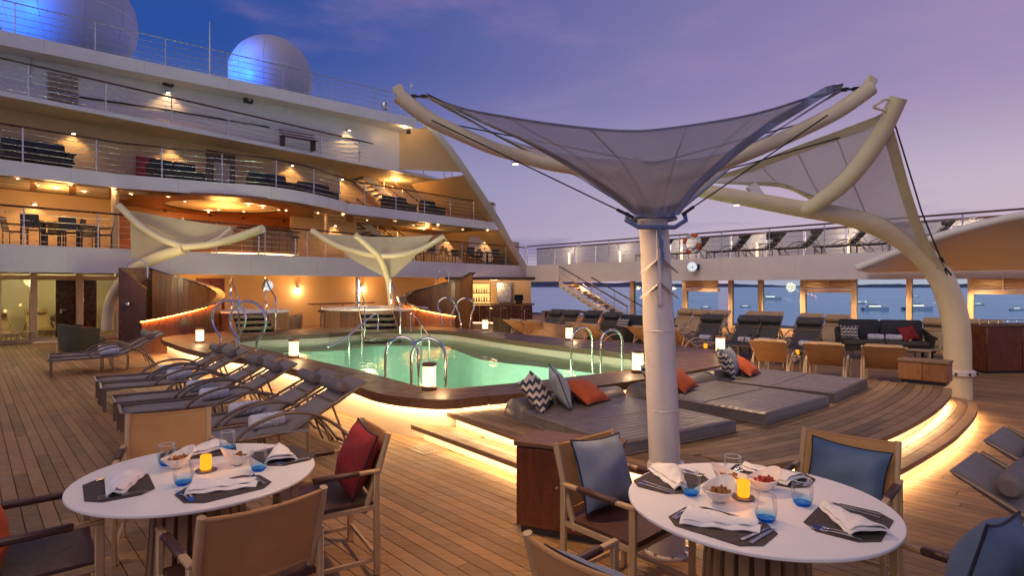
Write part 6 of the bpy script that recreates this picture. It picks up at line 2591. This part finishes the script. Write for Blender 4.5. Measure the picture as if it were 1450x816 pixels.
def make_stool():
    t = thing('bar_stool', 'x', 'stool')
    mb = MB(); mb.lathe([(.16, .70), (.18, .72), (.18, .76), (.12, .78)], (0, 0, 0), 16); mb.build('seat', 'dark_panel', t)
    mb = MB(); mb.tube([(0, 0, 0), (0, 0, .70)], .025, 8); mb.build('column', 'steel', t)
    mb = MB(); mb.lathe([(.18, 0), (.18, .02), (.03, .04)], (0, 0, 0), 16); mb.build('base', 'steel', t)
    return t


stl = make_stool()
for k in range(5):
    a = R(215) + R(30) * k
    place(stl, (cb.x + 2.85 * math.cos(a), cb.y + 2.85 * math.sin(a), Z2), 0, 'round bar stool at the curved bar of the first balcony', 'stools at the curved bar')


def make_cafe_chair(mat='sling_dark', frame='dark_metal'):
    t = thing('terrace_chair', 'x', 'chair')
    mb = MB(); mb.box((0, 0, .45), (.44, .44, .02), ch=.006); mb.build('seat', mat, t)
    mb = MB(); mb.grid(lambda u, v: (-.22 - .08 * v, (u - .5) * .44, .50 + .38 * v), 4, 4, .015); mb.build('backrest', mat, t)
    for sx in (-.21, .21):
        for sy in (-.21, .21):
            mb = MB(); mb.tube([(sx, sy, 0), (sx, sy, .66 if sx > 0 else .5)], .013, 6); mb.build('leg', frame, t)
    for sy in (-.22, .22):
        mb = MB(); mb.tube([(.21, sy, .66), (-.27, sy, .68)], .014, 6); mb.build('armrest', frame, t)
    return t


cch = make_cafe_chair()


def cafe_table(c, r_, label, h=.74, top='dark_panel'):
    t = thing('terrace_table', label, 'table', c)
    mb = MB(); mb.lathe([(r_, h - .03), (r_, h)], c, 24); mb.build('top', top, t)
    mb = MB(); mb.tube([Vector(c), Vector(c) + Vector((0, 0, h - .03))], .04, 8); mb.build('column', 'dark_metal', t)
    mb = MB(); mb.lathe([(r_ * .55, 0), (r_ * .5, .025), (.05, .04)], c, 20); mb.build('foot', 'dark_metal', t)
    return t


for n_, (px, off) in enumerate(((62, .95), (112, 1.1))):
    c = FA(px, off, Z2)
    cafe_table(c, .5, 'dark round table on the first balcony %s' % ('at the left end' if n_ == 0 else 'before the cream column'))
    for a in (20, 110, 200, 290):
        place(cch, c + Vector((math.cos(R(a)) * .7, math.sin(R(a)) * .7, 0)), R(a + 180), 'dark terrace chair at a round table left on the first balcony', 'chairs at the left balcony tables')
for n_, (px, off) in enumerate(((600, 1.2), (655, 1.2), (690, 1.3))):
    c = FA(px, off, Z2)
    cafe_table(c, .5, ('dark round table under the right end of the middle sail', 'dark round table left of the oval opening of the first balcony', 'dark round table right before the oval opening of the first balcony')[n_])
    for a in (30, 120, 210, 300):
        place(cch, c + Vector((math.cos(R(a)) * .72, math.sin(R(a)) * .72, 0)), R(a + 180), 'dark terrace chair at a round table right on the first balcony', 'chairs at the right balcony tables')
mb = MB(); q = FA(163, .5, 0); mb.tube([q + Vector((0, 0, Z2)), q + Vector((0, 0, 4.9))], .11, 12)
tag(mb.build('balcony_column', 'wall_cream'), 'cream column standing behind the railing left of the small sail', 'column')
mb = MB(); q = FA(462, .8, 0); mb.tube([q + Vector((0, 0, Z2)), q + Vector((0, 0, 4.9))], .08, 12)
tag(mb.build('balcony_column', 'wall_cream'), 'slim cream column behind the railing right of the curved bar', 'column')

# ================================================================== pool deck bar beyond the pool
bar = thing('pool_bar', 'mahogany bar counter with lit foot and bottle shelf beyond the pool', 'bar', FA(700, -2.0, 0))
b0, b1 = P(634, 458, 27.5), P(754, 458, 27.5)
b0.z = b1.z = 0
dv = (b1 - b0).normalized()
for k in range(8):
    a, b = b0.lerp(b1, k / 8 + .002), b0.lerp(b1, (k + 1) / 8 - .002)
    mb = MB(); mb.bar(a + Vector((0, 0, .48)), b + Vector((0, 0, .48)), .06, .80); mb.build('front_panel', 'mahogany', bar)
mb = MB(); mb.bar(b0 + Vector((-.05, .2, .93)), b1 + Vector((.1, .2, .93)), .62, .06, ch=.01); mb.build('counter_top', 'mahogany', bar)
mb = MB(); mb.bar(b0 + Vector((0, -.02, .05)), b1 + Vector((0, -.02, .05)), .03, .03); mb.build('light_strip', 'led_soft', bar)
mb = MB(); mb.bar(b0 + Vector((0, .05, 0.03)), b1 + Vector((0, .05, .03)), .04, .06); mb.build('plinth', 'black_plastic', bar)
# back wall with shelves
w0, w1 = P(636, 420, 30.5), P(752, 420, 30.5)
w0.z = w1.z = 0
mb = MB(); mb.bar(w0 + Vector((0, .1, 1.1)), w1 + Vector((0, .1, 1.1)), .1, 2.2); mb.build('back_wall', 'wall_cream', bar)
s0, s1 = P(643, 420, 30.2), P(694, 420, 30.2)
s0.z = s1.z = 0
mb = MB(); mb.bar(s0 + Vector((0, .15, 1.35)), s1 + Vector((0, .15, 1.35)), .04, 1.2); mb.build('shelf_back', 'bottle_backlight', bar)
for zz in (.98, 1.42, 1.93):
    mb = MB(); mb.bar(s0 + Vector((0, 0, zz)), s1 + Vector((0, 0, zz)), .3, .04); mb.build('shelf', 'dark_panel', bar)
for q in (s0, s1):
    mb = MB(); mb.box(q + Vector((0, 0, 1.45)), (.05, .3, 1.0)); mb.build('shelf_side', 'dark_panel', bar)
mb = MB(); mb.bar(P(636, 420, 28).xy.to_3d() + Vector((0, 0, 2.14)), P(756, 420, 28).xy.to_3d() + Vector((0, 0, 2.14)), 3.4, .12); mb.build('canopy', 'ceiling_dark', bar)
a, b = P(704, 420, 30.3), P(724, 420, 30.3)
mb = MB(); mb.bar(v3(a, 1.45), v3(b, 1.45), .04, 1.0); mb.build('fridge_door', 'rail_metal', bar)
lamp(bar, P(700, 420, 28.8).xy.to_3d() + Vector((0, 0, 1.9)), 60, (1, .60, .26), .2)
rb = random.Random(4)
for row, zz in enumerate((1.0, 1.44)):
    for k in range(13):
        q = s0.lerp(s1, (k + .7) / 14)
        h = rb.uniform(.22, .32)
        p = q + Vector((0, rb.uniform(-.06, .04), zz))
        mb = MB(); mb.lathe([(.038, 0), (.04, .02), (.04, h * .6), (.015, h * .75), (.015, h)], p, 8)
        tag(mb.build('bottle', rb.choice(['cushion_pale', 'porcelain', 'snack_brown', 'dark_panel', 'tub_rim'])), 'bottle standing on the backlit shelf of the pool bar', 'bottle', 'bottles of the pool bar')
for k in range(5):
    q = b0.lerp(b1, (k + .5) / 5) + Vector((0, -.75, 0))
    place(stl, q, 0, 'round bar stool at the mahogany pool bar, %s from its till end' % ORD[4 - k], 'stools at the pool bar')
p = b0.lerp(b1, .84) + Vector((0, .2, .96))
t = thing('till', 'small black till on the counter of the pool bar', 'till', p)
mb = MB(); mb.box(p + Vector((0, 0, .06)), (.34, .3, .12), ch=.02); mb.build('base', 'black_plastic', t)
mb = MB(); mb.box(p + Vector((0, .05, .27)), (.42, .04, .30), M=Matrix.Rotation(R(-20), 4, 'X'), ch=.01); mb.build('screen', 'black_plastic', t)
# dining tables to the right of the bar
hb0, hb1 = P(770, 440, 23), P(832, 440, 22.5)
t = thing('buffet_table', 'long dark wooden table before the white stair', 'table', v3(hb0.xy))
mb = MB(); mb.bar(v3(hb0.xy, .80), v3(hb1.xy, .80), .8, .06); mb.build('top', 'mahogany', t)
for q in (.05, .95):
    c = hb0.lerp(hb1, q)
    mb = MB(); mb.bar(v3(c.xy), v3(c.xy, .77), .6, .08, up=(1, 0, 0)); mb.build('leg', 'mahogany', t)
ht = thing('high_table', 'long high wooden table on metal legs before the cream wall', 'table', FA(485, 1.3, 0))
a, b = FA(440, 1.3, 1.02), FA(526, 1.3, 1.02)
mb = MB(); mb.bar(a, b, .5, .05); mb.build('top', 'mahogany', ht)
for q in (.15, .5, .85):
    c = a.lerp(b, q)
    mb = MB(); mb.tube([v3(c.xy), v3(c.xy, 1.0)], .04, 8); mb.lathe([(.2, 0), (.2, .02), (.05, .04)], v3(c.xy), 14); mb.build('leg', 'steel', ht)
for k, q in enumerate((.05, .30, .62)):
    c = a.lerp(b, q) - Vector((FN.x, FN.y, 0)) * .6
    place(stl, v3(c.xy), 0, 'round bar stool at the high table, %s from the white clock' % ORD[k], 'stools at the high table')
mb = MB(); q = FA(505, .4, 0); mb.tube([q, q + Vector((0, 0, 2.24))], .07, 12)
tag(mb.build('deck_column', 'white_pole'), 'slim white column beside the high table', 'column')


# ================================================================== yachts on the sea
def yacht(px, py, L, label, sail=False):
    d = FPX * (HC - SEA_Z) / (py - PY0)
    c = Vector(((px - PX0) / FPX * d, d, SEA_Z))
    t = thing('yacht', label, 'boat', c)
    hw = L * .13
    h = L * .11

    def hull(u, v):
        a = (u - .5) * L
        w = hw * (1 - max(0, u - .55) ** 2 * 4.9) * (.75 + .25 * v)
        s_ = 1
        return (c.x + a, c.y - w, c.z - .3 + h * v * (1 + .3 * u))
    mb = MB()
    mb.grid(hull, 12, 3)
    mb.grid(lambda u, v: (hull(u, v)[0], 2 * c.y - hull(u, v)[1], hull(u, v)[2]), 12, 3)
    mb.grid(lambda u, v: (c.x + (u - .5) * L, hull(u, 1)[1] + (2 * c.y - 2 * hull(u, 1)[1]) * v, hull(u, 1)[2]), 12, 2)
    mb.build('hull', 'boat_white', t)
    mb = MB(); mb.box((c.x - L * .08, c.y, c.z + h * 1.45), (L * .5, hw * 1.3, h * .7), ch=.2); mb.box((c.x - L * .1, c.y, c.z + h * 2.05), (L * .3, hw * 1.1, h * .5), ch=.2); mb.build('cabin', 'boat_white', t)
    mb = MB(); mb.box((c.x - L * .08, c.y - hw * .66, c.z + h * 1.5), (L * .44, .1, h * .3)); mb.build('cabin_windows', 'boat_light', t)
    mb = MB(); mb.tube([(c.x - L * .1, c.y, c.z + h * 2.2), (c.x - L * .1, c.y, c.z + h * (9 if sail else 3.4))], L * .008, 6); mb.build('mast', 'boat_white', t)
    return t


for px, py, L, lab in ((1000, 437, 13, 'small lit yacht seen through the louvred pane near the mast'), (1056, 436, 14, 'lit yacht alone in the pane beside the side deck post'), (1092, 425, 40, 'large lit yacht far off in the pane left of the louvred door'),
                       (1215, 431, 22, 'lit yacht with bright upper deck right of the louvred door'), (1240, 440, 30, 'long low lit boat above the charcoal sofa'), (1300, 440, 34, 'long low lit boat left of the arched mast'),
                       (1297, 421, 16, 'small lit boat high on the water left of the arched mast'), (1440, 440, 16, 'lit boat behind the tall service counter'), (1385, 433, 18, 'lit boat right of the arched mast')):
    yacht(px, py, L, lab)

# ================================================================== dining chairs
def make_chair():
    """faces +x; canvas back, leather seat, flat frame"""
    t = thing('dining_chair', 'x', 'chair')
    fr = 'chair_frame'
    W = .285
    for s_ in (-1, 1):
        y = W * s_
        mb = MB(); mb.bar((.27, y, 0), (.27, y, .645), .028, .040, up=(1, 0, 0), ch=.005); mb.build('leg', fr, t)
        mb = MB(); mb.bar((-.23, y, 0), (-.23, y, .645), .028, .040, up=(1, 0, 0), ch=.005); mb.build('leg', fr, t)
        mb = MB(); mb.bar((-.25, y, .655), (.29, y, .655), .034, .022, ch=.005); am = mb.build('armrest', fr, t)
        mb = MB(); mb.bar((-.12, y, .657), (.17, y, .657), .044, .034, ch=.010); mb.build('leather_wrap', 'brown_leather', am)
        mb = MB(); mb.bar((-.23, y, .10), (.27, y, .10), .02, .025, ch=.003); mb.build('side_stretcher', fr, t)
        # back posts lean out behind the arms
        mb = MB(); mb.tube([(-.155, y * .93, .40), (-.245, y * .93, .64), (-.315, y * .93, .875)], .019, 10); mb.build('back_post', fr, t)
        mb = MB(); mb.bar((-.23, y, .43), (.27, y, .43), .022, .03, ch=.003); mb.build('seat_rail', fr, t)
    mb = MB(); mb.bar((-.23, -W, .12), (-.23, W, .12), .018, .024); mb.build('rear_stretcher', fr, t)
    mb = MB(); mb.bar((.25, -W, .42), (.25, W, .42), .02, .03); mb.build('front_rail', fr, t)

    def seat(u, v):
        x = -.22 + .49 * u
        y = (v - .5) * 2 * (W - .012)
        sag = .018 * math.sin(math.pi * u) * math.sin(math.pi * v)
        return (x, y, .462 - sag + .008 * (1 - abs(v - .5) * 2))
    mb = MB(); mb.grid(seat, 10, 10, .03); mb.build('seat', 'brown_leather', t, ang=60)

    def back(u, v):
        y = (u - .5) * 2 * (W * .93)
        h = .50 + .36 * v
        bow = -.030 * (1 - (2 * u - 1) ** 2)
        xx = -.155 - (h - .40) * .337
        zz = h + .012 * abs(2 * u - 1) ** 2 * v
        return (xx + bow, y, zz)
    mb = MB(); mb.grid(back, 14, 10, .010); bk = mb.build('backrest', 'chair_canvas', t, ang=60)
    for v in (0.03, .97):
        mb = MB(); mb.tube([Vector(back(k / 14, v)) + Vector((-.007, 0, 0)) for k in range(15)], .009, 6, flat=1.2); mb.build('hem', 'chair_canvas', bk)
    return t


ch0 = make_chair()
CHAIRS = [((-1.20, 3.80), (-.85, -.53), 'canvas chair with a red cushion at the left dining table', 'cushion_red'),
          ((-1.30, 2.80), (-.69, .72), 'canvas chair with its back turned in front of the left dining table', None),
          ((-2.44, 2.93), (.75, .66), 'canvas chair with an orange cushion at the left dining table', 'cushion_orange'),
          ((-2.46, 4.16), (.47, -.88), 'empty canvas chair between the left dining table and the lounger row', None),
          ((.67, 3.45), (.66, -.75), 'canvas chair with a slate cushion before the mahogany cabinet', 'cushion_slate'),
          ((.47, 2.27), (.72, .69), 'canvas chair with its back turned at the right dining table', None),
          ((1.95, 3.50), (-.67, -.74), 'canvas chair with a blue cushion before the curved platform step', 'cushion_blue'),
          ((1.68, 2.27), (-.60, .80), 'canvas chair with a blue cushion beside the right hand loungers', 'cushion_blue')]
CNAME = {'cushion_red': 'red piped cushion on a chair of the left table', 'cushion_orange': 'orange cushion on a chair of the left table',
         'cushion_slate': 'slate grey piped cushion on the chair before the cabinet'}
for n_, (c, f, lab, cu) in enumerate(CHAIRS):
    a = math.atan2(f[1], f[0])
    place(ch0, (c[0], c[1], 0), a, lab)
    if cu:
        fv = Vector((f[0], f[1], 0)).normalized()
        p = v3(c) - fv * .10 + Vector((0, 0, .478))
        lb_ = CNAME.get(cu) or ('blue piped cushion on the chair before the curved step' if n_ == 6 else 'blue piped cushion on the chair beside the loungers')
        if n_ == 7:
            pillow('chair_cushion', lb_, p + fv * .05, .50, .50, .20, cu, a, R(-14), R(9))
            continue
        pillow('chair_cushion', lb_, p, .45, .38 if n_ >= 6 else .43, .18, cu, a, R(-21) if n_ != 7 else R(-30), R(3) if n_ % 2 else R(-4))
fv = Vector((.72, .69, 0)).normalized()
pillow('chair_cushion', 'slate cushion on the chair with its back turned at the right table', v3((.47, 2.27)) - fv * .06 + Vector((0, 0, .478)), .45, .40, .14, 'cushion_slate', math.atan2(.69, .72), R(-30), 0)


# ================================================================== dining tables
TH, TR = .76, .62


def make_table():
    t = thing('dining_table', 'x', 'table')
    mb = MB(); mb.lathe([(TR - .012, TH - .022), (TR, TH - .014), (TR, TH - .004), (TR - .004, TH)], (0, 0, 0), 96); mb.build('table_top', 'table_white', t, ang=30)
    for k in range(22):
        a = 2 * math.pi * k / 22
        mb = MB()
        p0 = Vector((.27 * math.cos(a), .27 * math.sin(a), 0))
        p1 = Vector((.22 * math.cos(a), .22 * math.sin(a), TH - .024))
        mb.bar(p0, p1, .045, .018, up=(math.cos(a), math.sin(a), 0)); mb.build('slat', 'oak_frame', t)
    for z, r_ in ((.06, .262), (TH - .10, .222)):
        mb = MB(); mb.lathe([(r_ - .02, z), (r_ - .002, z), (r_ - .002, z + .035), (r_ - .02, z + .035)], (0, 0, 0), 40); mb.f = [f for f in mb.f if len(f) == 4]; mb.build('hoop', 'dark_panel', t)
    for k in range(4):
        a = math.pi / 4 + k * math.pi / 2
        mb = MB(); mb.bar((.1 * math.cos(a), .1 * math.sin(a), TH - .035), (.5 * math.cos(a), .5 * math.sin(a), TH - .035), .04, .022); mb.build('top_bearer', 'dark_metal', t)
    return t


tb0 = make_table()
TL, TRT = Vector((-1.78, 3.32, 0)), Vector((1.21, 2.89, 0))
place(tb0, TL, .3, 'round white dining table laid for four beside the pool loungers')
place(tb0, TRT, .1, 'round white dining table laid for four before the white mast')


# ------------------------------------------------------------------ tableware prototypes
def mk_mat():
    mb = MB()
    w, h, c = .215, .15, .07
    mb.prism([(-w, -h + c), (-w + c, -h), (w - c, -h), (w, -h + c), (w, h - c), (w - c, h), (-w + c, h), (-w, h - c)], 0, .003)
    return tag(mb.build('placemat', 'placemat_brown'), 'x', 'placemat')


def mk_napkin():
    t = thing('napkin', 'x', 'napkin')

    def lay(z0, L, w0, w1, hh, sh):
        def fn(u, v):
            w = w0 + (w1 - w0) * u
            y = (v - .5) * w + sh * u
            bulge = math.sin(math.pi * v) ** .6
            return ((u - .5) * L, y, z0 + hh * bulge * (.75 + .25 * math.sin(5 * u + 1)) + .003 * math.sin(17 * u + 9 * v))
        return fn
    mb = MB(); mb.grid(lay(.006, .27, .155, .06, .020, .012), 14, 10, .005); mb.build('under_fold', 'linen_white', t, ang=70)
    mb = MB(); mb.grid(lay(.018, .25, .135, .035, .020, .020), 14, 10, .004); mb.build('upper_fold', 'linen_white', t, ang=70)
    return t


def mk_fork():
    t = thing('fork', 'x', 'fork')
    mb = MB(); mb.grid(lambda u, v: (-.10 + .13 * u, (v - .5) * (.016 - .009 * u), .004 + .006 * math.sin(math.pi * u * .9)), 8, 2, .0025); mb.build('handle', 'steel', t)
    mb = MB(); mb.grid(lambda u, v: (.03 + .028 * u, (v - .5) * (.007 + .017 * math.sin(math.pi / 2 * u)), .0055 - .003 * math.sin(math.pi * u)), 6, 3, .0025); mb.build('root', 'steel', t)
    for k in range(4):
        y = (k - 1.5) * .0062
        mb = MB(); mb.tube([(.057, y, .004), (.08, y, .003), (.102, y, .007)], [.0016, .0016, .0008], 5); mb.build('tine', 'steel', t)
    return t


def mk_knife():
    t = thing('knife', 'x', 'knife')
    mb = MB(); mb.grid(lambda u, v: (-.11 + .10 * u, (v - .5) * (.017 - .004 * u), .005), 6, 2, .004); mb.build('handle', 'steel', t)
    mb = MB(); mb.grid(lambda u, v: (-.01 + .12 * u, -.007 + v * (.018 * math.sqrt(max(0.02, 1 - u ** 3))), .004), 8, 2, .0018); mb.build('blade', 'steel', t)
    return t


def mk_glass():
    t = thing('tumbler', 'x', 'glass')
    mb = MB(); mb.lathe([(.027, .002), (.036, .012), (.0425, .035), (.044, .055), (.042, .08), (.0375, .108)], (0, 0, 0), 28)
    mb.f = [f for f in mb.f if len(f) == 4]
    mb.build('bowl', 'tumbler_glass', t)
    mb = MB(); mb.lathe([(.001, .0), (.027, .0), (.028, .006), (.033, .016), (.001, .013)], (0, 0, 0), 28); mb.build('blue_foot', 'tumbler_foot', t)
    mb = MB(); mb.tube([(.0375 * math.cos(a), .0375 * math.sin(a), .108) for a in [k * math.pi / 14 for k in range(28)]], .0011, 5, closed=True); mb.build('rim', 'rim_glass', t)
    return t


def mk_candle():
    t = thing('table_candle', 'x', 'candle')
    mb = MB(); mb.lathe([(.045, 0), (.056, .004), (.058, .008), (.030, .009)], (0, 0, 0), 28); mb.build('dish', 'candle_dish', t)
    mb = MB(); mb.lathe([(.024, .010), (.030, .016), (.030, .088), (.027, .092)], (0, 0, 0), 24); mb.build('glowing_body', 'candle_glow', t)
    return t


def mk_bowl(fill):
    """leaning porcelain bowl with one high lip"""
    t = thing('snack_bowl', 'x', 'bowl')

    def fn(u, v):
        a = 2 * math.pi * u
        r_ = .022 + .062 * v ** .8
        lip = .055 * v + (.045 * v * v) * (.5 + .5 * math.cos(a)) + .012 * v * math.cos(2 * a)
        return (r_ * math.cos(a) * (1.12), r_ * math.sin(a) * .92, .004 + lip)
    mb = MB(); mb.grid(fn, 32, 8, .004); mb.add([fn(k / 32, 0) for k in range(32)], [tuple(range(32))]); mb.build('shell', 'porcelain', t, ang=70)
    rr = random.Random(3)
    mb = MB()
    for k in range(34):
        a, q = rr.uniform(0, 6.28), rr.uniform(0, .05)
        Mx = Matrix.Rotation(rr.uniform(0, 3), 4, 'X') @ Matrix.Rotation(rr.uniform(0, 3), 4, 'Z')
        mb.box((q * math.cos(a), q * math.sin(a), .048 + rr.uniform(0, .016)), (.026, .017, .006), M=Mx, ch=.002)
    mb.build('snacks', fill, t)
    return t


pm, nk, fk, kn, gls, cdl = mk_mat(), mk_napkin(), mk_fork(), mk_knife(), mk_glass(), mk_candle()
pm['label'] = 'x'
bw1, bw2 = mk_bowl('snack_brown'), mk_bowl('snack_red')
gls.scale = (1.14,) * 3
nk.scale = (1.2, 1.25, 1.3)


def on_table(T, rel, z=TH):
    return Vector((T.x + rel[0], T.y + rel[1], z))


# (centre on the table, mat angle, napkin turn, where it lies)
SET = {
    'L': [((-.30, -.24), 218, 30, 'before the orange cushion chair'), ((.27, -.26), 315, 10, 'before the chair with its back turned at the left table'), ((-.22, .40), 118, 80, 'before the empty chair of the left table'), ((.34, .33), 45, 20, 'before the red cushion chair')],
    'R': [((-.34, .30), 138, 85, 'before the slate cushion chair'), ((.24, .38), 52, 25, 'before the blue cushion chair by the step'), ((-.28, -.30), 226, 60, 'before the chair with its back turned at the right table'), ((.31, -.26), 318, 88, 'before the blue cushion chair beside the loungers')]}
for key, T in (('L', TL), ('R', TRT)):
    for (rel, ang, turn, where) in SET[key]:
        a = R(ang)
        out = Vector((math.cos(a), math.sin(a), 0))
        sd_ = Vector((-out.y, out.x, 0))
        c = on_table(T, rel)
        place(pm, c + Vector((0, 0, .0005)), a + R(90), 'brown woven placemat ' + where)
        place(nk, c + Vector((0, 0, .0035)), a + R(90) + R(turn - 45), 'folded white napkin ' + where)
        for k in range(2):
            place(fk, c + sd_ * (-.165 - .026 * k) + Vector((0, 0, .0035)) - out * .01, a + R(180) + R(8 * k - 6), 'steel fork ' + where, 'forks ' + where)
            place(kn, c + sd_ * (.150 + .030 * k) + Vector((0, 0, .0035)) - out * .01, a + R(180) + R(5 * k - 10), 'steel knife ' + where, 'knives ' + where)
GL = {'L': [((.02, -.20), 'at the front of the left table'), ((-.27, .14), 'beside the small bowl of the left table'), ((.32, .04), 'beside the red cushion chair'), ((-.06, .45), 'behind the porcelain bowl of the left table')],
      'R': [((-.30, .08), 'beside the slate cushion chair'), ((.01, .33), 'at the back of the right table by the mast'), ((-.06, -.25), 'at the front of the right table before the candle'), ((.20, -.06), 'between candle and blue cushion chair')]}
for key, T in (('L', TL), ('R', TRT)):
    for rel, where in GL[key]:
        place(gls, on_table(T, rel), 0, 'clear tumbler with a blue foot ' + where)
for T, rel, lab in ((TL, (.02, .03), 'glowing orange candle on a dark dish in the middle of the left table'), (TRT, (-.05, .03), 'glowing orange candle on a dark dish in the middle of the right table')):
    o = place(cdl, on_table(T, rel), 0, lab)
    ld = bpy.data.lights.new('light_source', 'POINT'); ld.energy = .35; ld.color = (1, .38, .06); ld.shadow_soft_size = .03
    lo = bpy.data.objects.new('light_source', ld); col.objects.link(lo); lo.parent = o; lo.location = (0, 0, .13)
place(bw1, on_table(TRT, (-.19, -.02)), R(40), 'leaning porcelain bowl of brown crackers on the right table')
place(bw1, on_table(TL, (.15, .14)), R(215), 'leaning porcelain bowl turned away on the left table')
place(bw1, on_table(TL, (-.17, .08)), R(60), 'small bowl of brown crackers behind a tumbler on the left table')
place(bw1, on_table(TRT, (-.06, .19)), R(150), 'second bowl of brown crackers behind the first on the right table')
place(bw2, on_table(TRT, (.10, .14)), R(20), 'porcelain bowl of red snacks on the right table')

# tea lights on low tables beyond the daybeds
for px, py in ((1129, 502), (999, 493)):
    g = G(px, py, .37) if px == 1129 else G(px, py, .5)
    mb = MB(); mb.lathe([(.03, 0), (.04, .01), (.035, .09)], g, 14)
    tag(mb.build('tea_light', 'candle_glow'), 'orange tea light ' + ('behind the far end daybed' if px == 1129 else 'on the coping left of a lantern'), 'candle')
